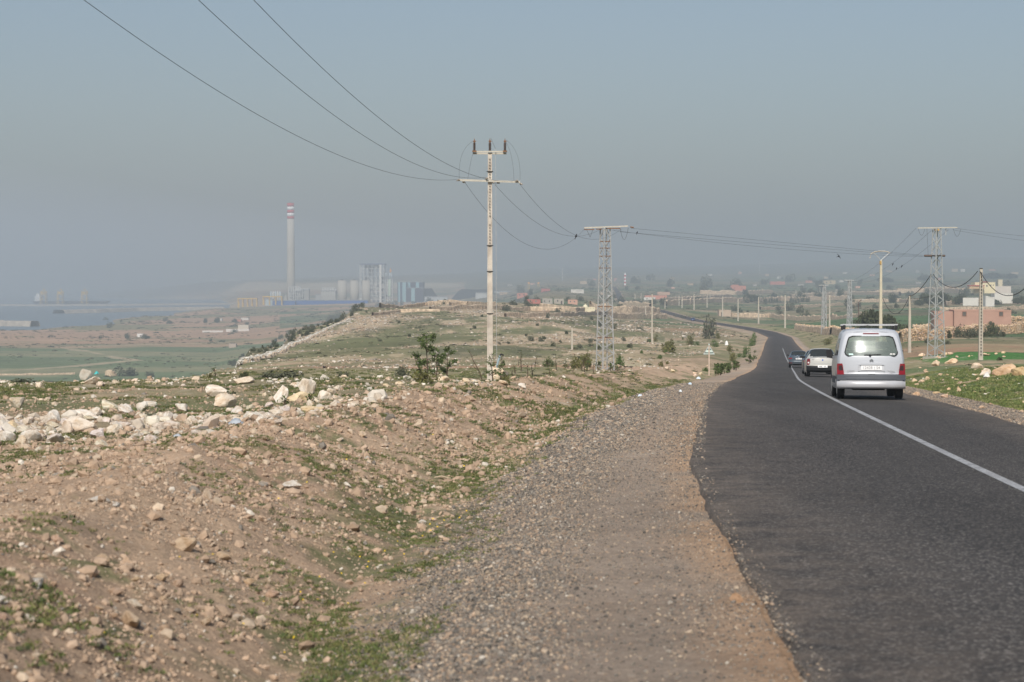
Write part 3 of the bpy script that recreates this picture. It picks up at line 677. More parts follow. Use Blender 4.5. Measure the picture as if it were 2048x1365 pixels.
# ------------------------------------------------------------------ power line
concrete = mat('weathered_concrete', C(214, 204, 190, .8), .9, .14, 3., .3, dirt=C(140, 120, 104, .8), dirt_amt=.55, wscale=1.2)
concrete2 = mat('pale_concrete', C(196, 188, 172, .8), .9, .12, 2., .2)
steel = mat('galvanised_steel', C(205, 206, 204, .8), .55, .12, 6., 0, .35)
rusty = mat('rusty_steel', C(150, 112, 84, .7), .8, .25, 9.)
porcelain = mat('brown_porcelain', C(104, 78, 62, .6), .35, .15, 5., 0, 0, .5)
cable_m = mat('dark_cable', C(100, 104, 108, .7), .6, .1, 2., 0, .3)
black_m = mat('black_rubber', (.02, .02, .02, 1), .8, .1, 4.)
galv_dark = mat('dark_fitting', C(90, 88, 84, .6), .6, .1, 5., 0, .4)

def ang(w): return w
def insulator_mesh(n_sheds, r, h):
    pr = [(r*.35, 0)]
    for i in range(n_sheds):
        z = h*(i+.2)/n_sheds; pr += [(r*.45, z), (r, z+h*.25/n_sheds), (r*.5, z+h*.6/n_sheds)]
    pr += [(r*.3, h)]
    return MB().lathe(pr, n=12)

# ---- concrete pole by the road
py_ = 104.0
base = hit(980, 745, 60, 130); base = at(980, 746, 104.0); base.z = ground(base.x, base.y)
PT = (at(980, 285, 104.0)).z
pole = thing('utility_pole', 'tall concrete pole with two crossarms and brown insulators beside the roadside rocks', 'utility pole', base)
H = at(980, 306, 104).z-base.z
px1 = 104/F                                   # metres per photo pixel
# pole shaft: I-section with recessed faces
def pole_shaft(h, w0, w1, dp0, dp1, notch=True):
    mb = MB()
    for sx in (-1, 1):
        mb.add([(sx*w0/2, -dp0/2, 0), (sx*w0/2, dp0/2, 0), (sx*w0*.27, dp0/2, 0), (sx*w0*.27, -dp0/2, 0),
                (sx*w1/2, -dp1/2, h), (sx*w1/2, dp1/2, h), (sx*w1*.27, dp1/2, h), (sx*w1*.27, -dp1/2, h)],
               [(0,1,2,3), (7,6,5,4), (0,4,5,1), (1,5,6,2), (2,6,7,3), (3,7,4,0)])
    mb.add([(-w0*.28, -dp0*.42, 0), (w0*.28, -dp0*.42, 0), (w0*.28, dp0*.42, 0), (-w0*.28, dp0*.42, 0),
            (-w1*.28, -dp1*.42, h-.002), (w1*.28, -dp1*.42, h-.002), (w1*.28, dp1*.42, h-.002), (-w1*.28, dp1*.42, h-.002)],
           [(0,3,2,1), (4,5,6,7), (0,1,5,4), (1,2,6,5), (2,3,7,6), (3,0,4,7)])
    return mb
sh = pole_shaft(H, .31, .21, .30, .20).build('shaft', concrete, pole)
hm_ = MB()
for i in range(46):
    z = H-.35-i*.155
    if z > H-5.4 and i not in (7, 8, 20, 21, 30, 31, 32, 33): hm_.box(-.022, .022, -.145, -.09, z-.03, z+.03)
hm_.build('bolt_hole', black_m, pole)['kind'] = 'stuff'
for z in (H-1.0, H-4.85, H*.48, H-8.4):
    MB().box(-.17, .17, -.16, .16, z, z+.045).build('clamp', galv_dark, pole)
zt = at(980, 304, 104).z-base.z; za = at(980, 361, 104).z-base.z
arm1 = MB().bar((-33*px1, -.16, zt), (33*px1, -.16, zt), .07, .07).bar((-34*px1, .14, zt-.08), (33*px1, .14, zt-.08), .07, .09).build('crossarm', mat('galv_arm', C(206, 200, 186, .8), .6, .1, 6, 0, .2), pole)
arm2 = MB().bar((-61*px1, -.19, za), (60*px1, -.19, za-.10), .09, .10).build('crossarm', MATS['galv_arm'], pole)
MB().box(-35*px1, -27*px1, -.25, .2, zt-.02, zt+.05).build('arm_plate', rusty, pole); MB().box(26*px1, 34*px1, -.25, .2, zt-.02, zt+.05).build('arm_plate', rusty, pole)
ins = insulator_mesh(7, .095, .42).mesh('insulator', porcelain, True)
for k, x in enumerate((-31, 0, 30)):
    o = obj('insulator', ins, pole, (x*px1, -.05, zt+.05))
    MB().lathe([(.03, 0), (.05, .03), (.05, .10), (.02, .14), (.012, .22)], n=8).box(-.07, .09, -.02, .02, .05, .09).build('terminal', rusty, o, loc=(0, 0, .42))
sins = MB().lathe([(.02, 0), (.055, .02), (.03, .05), (.06, .07), (.03, .10), (.06, .12), (.02, .16), (.02, .22)], n=10, axis='x').mesh('strain_insulator', mat('pale_glass', C(178, 170, 158, .8), .3, .1, 5), True)
for x, y, z, a in ((-60, -.35, za+.03, 2.6), (-55, .05, za-.06, -.6), (-4, -.35, za+.10, 2.4), (4, .1, za-.08, -.7), (56, -.35, za-.02, 2.5), (60, .05, za-.16, -.8)):
    o = obj('strain_insulator', sins, pole, (x*px1, y, z)); o.rotation_euler = (0, .35, a)
MB().box(.35, .52, -.1, .1, za-.17, za-.08).build('switch_box', galv_dark, pole)
MB().tube([(.29, -.05, zt+.15), (.31, -.05, za), (.33, -.05, H*.38), (.36, -.05, 1.0)], .012, 6).build('earth_rod', steel, pole)
MB().tube([(.29, -.05, zt+.15), (.05, -.12, zt+.7)], .008, 5).build('jumper_wire', cable_m, pole)
for z_ in (.75, 1.): MB().bar((.20, 0, z_), (.34, -.05, z_), .05).build('bracket', rusty, pole)
MB().tube([(.36, -.05, .72), (.40, -.06, .95), (.52, -.08, 1.35)], .055, 8).build('hand_lever', mat('pale_blue_steel', C(170, 190, 198, .8), .5, .1, 4), pole)
MB().tube([(.50, -.08, 1.33), (.58, -.08, 1.42), (.72, -.08, 1.36)], .045, 8).build('lever_grip', black_m, pole)
# droppers from the head to the arm
def curve(a, b, bow, n=14):
    a = Vector(a); b = Vector(b); bow = Vector(bow)
    return [a.lerp(b, i/n)+bow*(4*(i/n)*(1-i/n)) for i in range(n+1)]
for a, b, bw in (((-33, zt+.55), (-61, za+.08), (-.22, 0, .28)), ((-33, zt-.02), (-44, za+.02), (-.03, 0, 0)), ((32, zt+.6), (60, za+.02), (.22, 0, .25)), ((32, zt+.5), (48, za), (.08, 0, .2))):
    MB().tube(curve((a[0]*px1, -.1, a[1]), (b[0]*px1, -.2, b[1]), bw), .006, 5).build('jumper_wire', cable_m, pole)

def wire(label, pts, rad, group=None, cat='cable', m=None, n=6):
    o = MB().tube(pts, rad, n).build('cable', m or cable_m, None, True)
    return tag(o, label, cat, group)
def span(a, b, sag, n=40): return [a.lerp(b, i/n)-Vector((0, 0, 4*sag*(i/n)*(1-i/n))) for i in range(n+1)]
# overhead lines arriving from behind the camera
for (px, py, lab, X45, bend) in ((919, 359, 'lowest of the three dark wires crossing the sky to the concrete pole', -9.4, 0.00137), (973, 355, 'middle of the three dark wires crossing the sky to the concrete pole', -7.0, .00139), (1036, 361, 'uppermost of the three dark wires crossing the sky to the concrete pole', -5.6, .00137)):
    e = at(px, py, 104.); Y0 = 80.; pts = []
    zc = e.z-bend*(104-Y0)**2
    for i in range(61):
        Y = 104.-i*112/60.; x = e.x+(X45-e.x)*(104-Y)/59.
        pts.append(Vector((x, Y, zc+bend*(Y-Y0)**2)))
    wire(lab, pts, .0075, 'wires over the field')
# ---- lattice towers
def lattice(name, label, base, h, wb, wt, arms, mat_=steel, panels=22, group=None, wleg=.07, foot=False, rz=0.35):
    t_ = thing(name, label, 'pylon', base, rz, group)
    cor = [(-1, -1), (1, -1), (1, 1), (-1, 1)]
    P = lambda c, z: Vector((c[0]*(wb+(wt-wb)*z/h)/2, c[1]*(wb+(wt-wb)*z/h)/2, z))
    for c in cor: MB().bar(P(c, 0), P(c, h), wleg).build('leg', mat_, t_)
    mb = MB(); zs = [h*(1-(1-i/panels)**.85) for i in range(panels+1)]
    for i in range(panels):
        for f in range(4):
            a, b_ = cor[f], cor[(f+1) % 4]
            if (i+f) % 2: a, b_ = b_, a
            mb.bar(P(a, zs[i]), P(b_, zs[i+1]), wleg*.55)
    mb.build('bracing', mat_, t_)
    for za_ in arms.get('ring', []):
        mb = MB()
        for f in range(4): mb.bar(P(cor[f], za_), P(cor[(f+1) % 4], za_), wleg*.7)
        mb.build('ring', rusty, t_)
    if foot: MB().box(-wb*.75, wb*.75, -wb*.75, wb*.75, -.4, .14).build('footing', concrete2, t_)
    return t_
b1 = at(1210, 737, 150.); b1.z = ground(b1.x, b1.y)-.02
tw1 = lattice('lattice_pylon', 'grey lattice steel pylon left of the road behind the concrete pole', b1, at(1210, 456, 150).z-b1.z, 26*150/F, 14*150/F, {'ring': [h_ for h_ in (2.45, 4.8, 7.7, 8.6, 9.2, 9.7)]}, rz=.5)
m1 = 150/F; h1 = at(1210, 455, 150).z-b1.z
armo = empty('arm_mount', (0, 0, 0)); armo.parent = tw1; armo.rotation_euler = (0, 0, -.5); armo.name = 'crossarm_frame'
MB().bar((-42*m1, -.25, h1-.05), (45*m1, -.25, h1+.08), .11, .10).bar((-42*m1, .25, h1-.05), (45*m1, .25, h1+.08), .11, .08).build('beam', MATS['galv_arm'], armo)
MB().box(-42*m1, -22*m1, -.3, .3, h1-.2, h1-.14).box(-18*m1, -6*m1, -.3, .3, h1-.17, h1-.11).box(4*m1, 30*m1, -.3, .3, h1-.12, h1-.06).build('plate', rusty, armo)
MB().tube([(10*m1, 0, h1-.1), (10*m1, 0, h1-.75)], .03, 6).build('hanger', steel, armo)
MB().tube([(50*m1, 0, h1+.02), (57*m1, 0, h1-.02)], .05, 8).build('strain_insulator', rusty, armo)
for a, b_, bw in (((30*m1, -.1), (46*m1, -.05), -.85), ((-24*m1, -.1), (-30*m1, -.75), 0), ((-38*m1, -.1), (-30*m1, -.75), 0)):
    MB().tube(curve((a[0], 0, h1+a[1]), (b_[0], 0, h1+b_[1]), (0, 0, bw)), .012, 5).build('jumper_wire', cable_m, armo)
def pxspan(lab, A, B, mids, rad, grp=None, n=50, m=None):
    """A, B = (px, py, depth); mids = (fraction, py) gives the sag by the middle point"""
    a = at(*A); b_ = at(*B); f, pym = mids; p = a.lerp(b_, f); want = at(PCX, pym, p.y).z
    sag = (p.z-want)/(4*f*(1-f)); return wire(lab, span(a, b_, sag, n), rad, grp, m=m)
pxspan('sagging wire from the left end of the pole arm to the lattice pylon', (931, 367, 104), (1170, 457, 150), (.65, 498), .008, 'wires between pole and pylon')
pxspan('sagging wire from the middle of the pole arm to the lattice pylon', (990, 370, 104), (1207, 455, 150), (.66, 473), .008, 'wires between pole and pylon')
pxspan('sagging wire from the right end of the pole arm to the lattice pylon', (1040, 369, 104), (1243, 458, 150), (.62, 479), .008, 'wires between pole and pylon')
# pylon right of the road
b2 = at(1872, 712, 185.); b2.z = ground(b2.x, b2.y)
h2 = at(1870, 456, 185).z-b2.z; m2_ = 185/F
tw2 = lattice('lattice_pylon', 'grey lattice steel pylon on a concrete footing right of the road', b2, h2, 25*m2_, 11*m2_, {'ring': []}, foot=True, rz=.45)
armo = empty('crossarm_frame'); armo.parent = tw2; armo.rotation_euler = (0, 0, -.45)
MB().bar((-38*m2_, -.2, h2-.03), (40*m2_, -.2, h2+.02), .11, .10).bar((-38*m2_, .2, h2-.03), (40*m2_, .2, h2+.02), .11, .08).build('beam', MATS['galv_arm'], armo)
zl = at(1870, 512, 185).z-b2.z
MB().box(-8*m2_, 8*m2_, -.4, .4, zl-.06, zl+.06).build('bracket', galv_dark, armo)
for x in (-22, -17, -12, 14): MB().lathe([(.03, -.16), (.1, -.12), (.1, .12), (.03, .16)], (x*m2_, 0, zl), 8, 'x').build('strain_insulator', porcelain, armo)
MB().tube([(18*m2_, 0, h2-.05), (18*m2_, 0, h2-.7)], .04, 6).build('hanger', steel, armo)
MB().box(-4*m2_, 4*m2_, -.25, .25, h2-.28, h2-.1).build('cap_plate', mat('ochre_paint', C(196, 160, 96, .8), .7), armo)
for a, b_, bw in (((-37*m2_, h2-.1), (-24*m2_, h2-.1), -.6), ((-20*m2_, h2-.05), (-17*m2_, zl), 0), ((33*m2_, h2-.1), (48*m2_, h2-.1), -.7)):
    MB().tube(curve((a[0], 0, a[1]), (b_[0], 0, b_[1]), (0, 0, bw)), .012, 5).build('jumper_wire', cable_m, armo)
for lab, A, B, md in (('upper wire crossing above the road between the two lattice pylons', (1262, 457, 150), (1845, 511, 185), (.5, 487)),
                      ('lower wire crossing above the road between the two lattice pylons', (1225, 461, 150), (1845, 514, 185), (.5, 498)),
                      ('middle wire crossing above the road between the two lattice pylons', (1240, 464, 150), (1848, 513, 184), (.5, 492))):
    pxspan(lab, A, B, md, .009, 'wires between the lattice pylons')
for lab, A, B, md in (('upper wire leaving the right pylon for the edge of view', (1910, 457, 185), (2600, 480, 150), (.4, 480)), ('lower wire leaving the right pylon for the edge of view', (1905, 460, 185), (2600, 500, 150), (.4, 492))):
    pxspan(lab, A, B, md, .009)
bl = at(1699, 563, 470)
for lab, A, B, md in (('left of three wires dipping from the right pylon towards the far pylon', (1832, 457, 185), (1690, 563, 470), (.5, 548)), ('middle of three wires dipping from the right pylon towards the far pylon', (1862, 462, 185), (1699, 563, 470), (.5, 552)), ('right of three wires dipping from the right pylon towards the far pylon', (1897, 460, 185), (1708, 563, 470), (.5, 556))):
    pxspan(lab, A, B, md, .010, 'wires from the right pylon to the far one')
bundle = mat('black_bundle', (.03, .03, .032, 1), .6)
pxspan('thick black cable rising from the short pole to the right pylon', (1821, 593, 235), (1862, 549, 185), (.5, 580), .035, m=bundle)
pxspan('thick black cable looping between the right pylon and the tall pale pole', (1866, 549, 185), (1955, 543, 165), (.45, 575), .03, m=bundle)
pxspan('thick black cable looping from the tall pale pole out of view', (1960, 543, 165), (2100, 500, 150), (.35, 590), .03, m=bundle)
pxspan('thin black cable from the short pole behind the bushes', (1765, 596, 240), (1818, 594, 235), (.5, 628), .03, m=bundle)
pxspan('black cable strung low from the short pole to the right pylon', (1821, 597, 235), (1863, 592, 185), (.5, 597), .025, m=bundle)

# ---- concrete poles
def cpole(label, px, pyt, pyb, Y, w=.22, crown=None, group='concrete poles along the fields', m=None, holes=True):
    if Y > 260: Y2_ = hit(px, pyb, 260).y; w *= Y2_/Y; Y = Y2_
    b_ = at(px, pyb, Y); g_ = ground(b_.x, b_.y); b_.z = g_
    h = at(px, pyt, Y).z-b_.z
    t_ = thing('utility_pole', label, 'utility pole', b_, 0, group)
    m = m or concrete2
    pole_shaft(h, w*1.35, w*.8, w*1.2, w*.75).build('shaft', m, t_)
    if crown == 'arch':
        a = MB(); pts = [(-21, -14), (-19, -5), (-12, -1.5), (-4, 0), (8, 0), (15, -1.5), (19, -3)]
        a.tube([((x-1)*Y/F, 0, h+(18+y)*Y/F) for x, y in pts], .07, 8); a.build('bow_arm', concrete2, t_)
        a = MB(); a.tube([(0, 0, h), (-16*Y/F, 0, h+16*Y/F)], .04, 6).tube([(0, 0, h), (17*Y/F, 0, h+15*Y/F)], .04, 6); a.build('strut', steel, t_)
        MB().box(-.18, .02, -.18, .0, h-.5, h-.1).build('lamp_box', MATS['ochre_paint'], t_)
    elif crown == 'T':
        MB().bar((-5*Y/F, 0, h-.1), (5*Y/F, 0, h-.1), .12).build('crossarm', steel, t_)
    else:
        MB().box(-w*.45, w*.45, -w*.45, w*.45, h, h+.06).build('cap', galv_dark, t_)
    return t_
p = cpole('tall pale perforated concrete pole beside the verge at far right', 1961, 538, 722, 165, .26, group=None)
mb = MB(); hp = at(1961, 538, 165).z-ground(at(1961, 722, 165).x, 165)
for i in range(26): mb.box(-.05, .05, -.19, -.15, .4+i*.27, .52+i*.27)
mb.build('climbing_hole', mat('hole_shade', (.12, .11, .10, 1), .9), p)['kind'] = 'stuff'
cpole('tall pale pole with a bowed double arm behind the white van', 1761, 521, 690, 240, .30, 'arch', None, mat('cream_concrete', C(210, 202, 178, .8), .9, .08, 2))
cpole('short concrete pole left of the right pylon by the stone wall', 1819, 592, 689, 235, .26, None, None)
far_poles = [(1304, 588, 688, 430, .26), (1144, 655, 700, 330, .26), (1388, 588, 620, 1050, .5), (1364, 591, 617, 1250, .5), (1358, 591, 612, 1400, .5), (1414, 590, 616, 1200, .5), (1420, 584, 604, 1800, .6),
             (1445, 593, 634, 850, .42), (1476, 598, 643, 700, .36), (1517, 594, 648, 600, .34), (1570, 590, 657, 470, .30), (1493, 590, 600, 2000, .6), (1592, 580, 596, 1700, .6), (1659, 590, 656, 450, .30), (1672, 578, 592, 1900, .7),
             (1640, 575, 588, 2200, .7), (1270, 588, 602, 1500, .55), (1282, 586, 604, 1450, .5), (1330, 600, 618, 1000, .4), (1291, 612, 632, 800, .35)]
names = ['on the rocky field left of the road', 'among the bushes on the stony slope', 'beside the green strip before the far wall', 'near the pink shed roof', 'behind the pole near the pink shed roof', 'standing over the dark hedge', 'far off above the pale track', 'left of the ruined wall',
         'in front of the long grey wall', 'at the grey wall, on green crop', 'where the road meets the tan stone wall', 'far off in the pale terraces', 'far off by the salmon house', 'paired with the small lattice mast', 'thin one beyond the small pylon',
         'far off left of the red house', 'short one left of the far road', 'right beside the far road', 'on the low tan walls', 'behind the pole on the rocky field']
for (px, a, b_, Y, w), nm in zip(far_poles, names):
    cpole('concrete pole ' + nm, px, a, b_, Y, w)
for px, a, b_, Y, lab in ((1699, 561, 656, 470, 'small lattice pylon above the stone wall, left of the bowed pole'), (1648, 571, 655, 520, 'narrow lattice mast beside a concrete pole over the green field')):
    bb = at(px, b_, Y); bb.z = ground(bb.x, bb.y); hh = at(px, a, Y).z-bb.z
    tt = lattice('lattice_pylon', lab, bb, hh, 8*Y/F, 4*Y/F, {'ring': []}, panels=12, wleg=.16)
    MB().bar((-12*Y/F, 0, hh), (9*Y/F, 0, hh), .25).build('crossarm', steel, tt)
# street lamp by the hedge
bb = at(1717, 638, 520); bb.z = ground(bb.x, bb.y); hh = at(1717, 606, 520).z-bb.z
sl = thing('street_lamp', 'single street lamp left of the dark spreading tree', 'street lamp', bb)
MB().tube([(0, 0, 0), (0, 0, hh), (.25, 0, hh+.45), (.9, 0, hh+.75)], .10, 8).build('post', mat('brown_post', C(120, 100, 92, .7), .7), sl)
MB().box(.8, 1.5, -.15, .15, hh+.65, hh+.85).build('lamp_head', steel, sl)

# ---- birds on and near the wires
def bird(label, p, s=.22, flying=False, rz=0, roll=0):
    t_ = thing('bird', label, 'bird', p, rz)
    dk = mat('black_feathers', (.025, .025, .03, 1), .7)
    MB().lathe([(.02, -.5), (.10, -.42), (.30, -.15), (.34, .1), (.24, .34), (.10, .45), (.20, .52), (.17, .66), (.05, .76), (.0, .82)], n=10, axis='z').build('body', dk, t_, True)
    MB().add([(-.08, -.9, 0), (.08, -.9, 0), (.1, -.3, 0), (-.1, -.3, 0), (-.08, -.9, .03), (.08, -.9, .03), (.1, -.3, .05), (-.1, -.3, .05)], [(0,3,2,1), (4,5,6,7), (0,1,5,4), (1,2,6,5), (2,3,7,6), (3,0,4,7)]).build('tail', dk, t_)
    for c in t_.children:
        if c.name.startswith('tail'): c.rotation_euler = (1.3, 0, 0); c.location = (0, 0, -.2)
    if flying:
        for s_ in (-1, 1):
            o = MB().add([(0, -.25, 0), (0, .25, 0), (s_*.9, .25, .35), (s_*.9, -.15, .35), (s_*1.7, -.15, .2), (0, 0, .06), (s_*.9, .05, .40)], [(0, 1, 5), (1, 2, 6, 5), (2, 4, 6), (4, 3, 6), (3, 0, 5, 6), (0, 3, 2, 1), (3, 4, 2)]).build('wing', dk, t_)
        t_.rotation_euler = (1.2, roll, rz)
    else:
        MB().tube([(.08, 0, -.45), (.08, 0, -.62)], .02, 5).tube([(-.08, 0, -.45), (-.08, 0, -.62)], .02, 5).build('leg', dk, t_)
        t_.rotation_euler = (.0, .35, rz)
    t_.scale = (s, s, s); return t_
bird('small black bird perched on the wires between pole and lattice pylon', at(1152, 473, 138), .22)
bird('small black bird perched on the upper wire right of the left pylon', at(1274, 466, 153), .16)
bird('black bird flying above the road', at(1677, 513, 120), .13, True, .4, .9)
bird('black bird perched on a wire, uppermost of the three left of the right pylon', at(1785.5, 529, 215), .2)
bird('black bird perched on a wire, nearest of the three to the right pylon', at(1803.5, 533, 215), .2)
bird('black bird perched on a wire, lowest of the three left of the right pylon', at(1793, 537.5, 215), .18)
bird('dark bird flying low over the field left of the sapling', at(648, 735, 85), .12, True, 1.2, .2)
# ------------------------------------------------------------------ cars
def paint(name, col, metal=.0, rough=.35, dirty=.3):
    if name in MATS: return MATS[name]
    m = bpy.data.materials.new(name); t = nodes(m); b = t.nodes['Principled BSDF']
    tc = t.nodes.new('ShaderNodeTexCoord'); n = t.nodes.new('ShaderNodeTexNoise'); n.inputs['Scale'].default_value = 2.5; n.inputs['Detail'].default_value = 7; link(t, tc.outputs['Object'], n.inputs['Vector'])
    sp = t.nodes.new('ShaderNodeSeparateXYZ'); link(t, tc.outputs['Object'], sp.inputs[0])
    mr = t.nodes.new('ShaderNodeMapRange'); mr.inputs[1].default_value = 1.0; mr.inputs[2].default_value = .25; mr.inputs[3].default_value = 0; mr.inputs[4].default_value = dirty; link(t, sp.outputs[2], mr.inputs[0])
    ml = t.nodes.new('ShaderNodeMath'); ml.operation = 'MULTIPLY'; link(t, mr.outputs[0], ml.inputs[0]); link(t, n.outputs['Fac'], ml.inputs[1])
    mx = t.nodes.new('ShaderNodeMix'); mx.data_type = 'RGBA'; link(t, ml.outputs[0], mx.inputs[0]); mx.inputs[6].default_value = col; mx.inputs[7].default_value = (.22, .17, .13, 1)
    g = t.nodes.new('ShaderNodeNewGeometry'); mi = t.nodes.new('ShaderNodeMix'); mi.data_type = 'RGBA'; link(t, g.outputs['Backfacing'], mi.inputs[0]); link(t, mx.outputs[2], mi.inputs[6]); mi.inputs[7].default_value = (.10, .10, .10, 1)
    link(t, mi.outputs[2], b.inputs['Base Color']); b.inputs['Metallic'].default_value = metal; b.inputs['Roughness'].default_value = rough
    b.inputs['Coat Weight'].default_value = .25; b.inputs['Coat Roughness'].default_value = .12
    MATS[name] = m; return m
def glass(name, tint, alpha, rough=.03, dust=(.16, .18, .17, 1)):
    if name in MATS: return MATS[name]
    m = bpy.data.materials.new(name); t = nodes(m); t.nodes.remove(t.nodes['Principled BSDF'])
    tr = t.nodes.new('ShaderNodeBsdfTransparent'); tr.inputs[0].default_value = tint
    gl = t.nodes.new('ShaderNodeBsdfGlossy'); gl.inputs['Roughness'].default_value = rough; gl.inputs[0].default_value = (.9, .95, .95, 1)
    df = t.nodes.new('ShaderNodeBsdfDiffuse'); df.inputs[0].default_value = dust
    fr = t.nodes.new('ShaderNodeFresnel'); fr.inputs[0].default_value = 1.45
    m0 = t.nodes.new('ShaderNodeMixShader'); m0.inputs[0].default_value = alpha; link(t, tr.outputs[0], m0.inputs[1]); link(t, df.outputs[0], m0.inputs[2])
    m1 = t.nodes.new('ShaderNodeMixShader'); link(t, fr.outputs[0], m1.inputs[0]); link(t, m0.outputs[0], m1.inputs[1]); link(t, gl.outputs[0], m1.inputs[2])
    link(t, m1.outputs[0], t.nodes['Material Output'].inputs['Surface']); MATS[name] = m; return m
tyre_m = mat('tyre_rubber', (.025, .024, .023, 1), .85, .2, 8.)
rim_m = mat('wheel_rim', (.42, .42, .42, 1), .4, .1, 6, 0, .6)
plastic = mat('grey_plastic', C(96, 100, 106, .7), .6, .08, 3.)
blackp = mat('black_plastic', C(44, 44, 46, .7), .65, .1, 3.)
redl = mat('red_lens', (.22, .006, .010, 1), .2, .05, 3., 0, 0, .6, coat=.4)
redd = mat('dark_red_lens', (.16, .012, .014, 1), .2, .05, 3., 0, 0, .6)
smoke = mat('smoked_lens', (.045, .02, .02, 1), .2, .05, 3., 0, 0, .6)
clearl = mat('clear_lens', (.72, .70, .68, 1), .2, .03, 3., 0, 0, .6)
platem = mat('number_plate_white', (.78, .78, .77, 1), .5, .03, 2.)
inkm = mat('plate_ink', (.30, .30, .31, 1), .6); inkd = mat('dark_ink', (.08, .08, .09, 1), .6)
chrome = mat('dull_chrome', (.55, .56, .57, 1), .25, .05, 3., 0, .8)
seatm = mat('seat_cloth', (.09, .10, .11, 1), .9)
darkin = mat('underbody', (.018, .017, .016, 1), .9)

class Hull:
    """a car body as a tube of cross-sections with closed ends; y runs from the tail (0) to the nose (length)"""
    def __init__(s, L, prof, W, yr, yf, wheels, rw, nv=90, ns=30):
        s.L, s.W, s.yr, s.yf = L, W, yr, yf
        pv, zb, zbelt, zt, wbelt, wroof = [np.array(a, float) for a in zip(*prof)]
        V = np.unique(np.concatenate([np.linspace(0, 1, nv), [.004, .01, .02, .98, .99, .996]]))
        g = lambda a: np.convolve(np.pad(np.interp(np.linspace(0, 1, 401), pv, a), 5, 'edge'), np.ones(11)/11, 'valid')
        G = np.linspace(0, 1, 401); A = [np.interp(V, G, g(a)) for a in (zb, zbelt, zt, wbelt, wroof)]
        s.V = V; rows = []
        for i, v in enumerate(V):
            b, be, tp, wb, wr = [a[i] for a in A]
            e = min(v, 1-v); sq = .93+.07*min(1, (e/.035))**.5
            wb, wr = wb*sq, wr*sq
            y = v*L; ar = 0
            for wy in wheels:
                q = rw**2-(y-wy)**2
                if q > 0: ar = max(ar, .30+math.sqrt(q)*.98)
            bs = max(b, ar)                     # side bottom edge, raised over the wheels
            kp = [(0, b+.02), (wb*.78, b+.02), (wb*.80, bs if ar else b+.01), (wb*.955, bs), (wb*.995, max(bs, b)+.06), (wb*1.0, (bs+be)/2+.02), (wb*.985, be), ]
            hgt = tp-be
            kp += [(wb*.985+(wr-wb*.985)*.5, be+hgt*.5), (wr, be+hgt*.86), (wr*.90, be+hgt*.965), (wr*.6, tp+.008), (0, tp+.02)]
            kp = np.array(kp); t_ = np.linspace(0, len(kp)-1, ns*2+1)
            rows.append(np.stack([np.interp(t_, range(len(kp)), kp[:, 0]), np.interp(t_, range(len(kp)), kp[:, 1])], 1))
        s.S = np.array(rows)                    # (nv, ns, 2)
    def yy(s, v, z, x=0):
        w = np.abs(x)/s.W
        yr = np.interp(z, *zip(*s.yr))+.10*w**3.0*2; yf = np.interp(z, *zip(*s.yf))-.16*w**2.5*2
        return yr+(yf-yr)*v
    def build(s, classify, mats, root):
        """classify(region, x, y, z, v) -> part name"""
        nv, ns = s.S.shape[:2]; verts = []; faces = []; lab = []
        x = s.S[:, :, 0]; z = s.S[:, :, 1]; v = s.V[:, None]*np.ones_like(x)
        X = np.concatenate([x, -x[:, ::-1][:, 1:]], 1); Z = np.concatenate([z, z[:, ::-1][:, 1:]], 1); Vv = np.concatenate([v, v[:, 1:]], 1)
        Y = s.yy(Vv, Z, X); P = np.stack([X, Y, Z], -1); n2 = X.shape[1]
        verts = list(map(tuple, P.reshape(-1, 3)))
        for i in range(nv-1):
            for j in range(n2-1):
                q = (i*n2+j, (i+1)*n2+j, (i+1)*n2+j+1, i*n2+j+1); c = P.reshape(-1, 3)[list(q)].mean(0)
                faces.append(q); lab.append(classify('side', c[0], c[1], c[2], (s.V[i]+s.V[i+1])/2, min(j, n2-2-j)/(ns-1)))
        # ends
        for vi, reg in ((0, 'rear'), (nv-1, 'front')):
            h_ = s.S[vi]; k = np.argsort(h_[:, 1], kind='stable'); zz = np.linspace(h_[:, 1].min(), h_[:, 1].max(), 64)
            # outline half width per height
            ww = []
            for z_ in zz:
                xs = [h_[i, 0]+(h_[i+1, 0]-h_[i, 0])*(z_-h_[i, 1])/(h_[i+1, 1]-h_[i, 1]) for i in range(ns*2) if i+1 < len(h_) and (h_[i, 1]-z_)*(h_[i+1, 1]-z_) <= 0 and h_[i, 1] != h_[i+1, 1]]
                ww.append(max(xs) if xs else 0)
            nx = 60; base = len(verts); U = np.linspace(-1, 1, nx+1)
            for z_, w_ in zip(zz, ww):
                for u in U:
                    xx = u*w_; verts.append((xx, float(s.yy(0. if reg == 'rear' else 1., z_, xx)), z_))
            for i in range(63):
                for j in range(nx):
                    q = [base+i*(nx+1)+j, base+i*(nx+1)+j+1, base+(i+1)*(nx+1)+j+1, base+(i+1)*(nx+1)+j]
                    c = np.mean([verts[a] for a in q], 0)
                    faces.append(tuple(q) if reg == 'rear' else tuple(q[::-1])); lab.append(classify(reg, c[0], c[1], c[2], 0 if reg == 'rear' else 1, 0))
        for part in sorted(set(lab)):
            if part is None: continue
            fs = [f for f, l in zip(faces, lab) if l == part]; used = sorted({i for f in fs for i in f}); mp = {a: b for b, a in enumerate(used)}
            me = bpy.data.meshes.new(part); me.from_pydata([verts[i] for i in used], [], [tuple(mp[i] for i in f) for f in fs])
            me.materials.append(mats[part]); me.polygons.foreach_set('use_smooth', [True]*len(me.polygons)); me.update()
            obj(part, me, root)
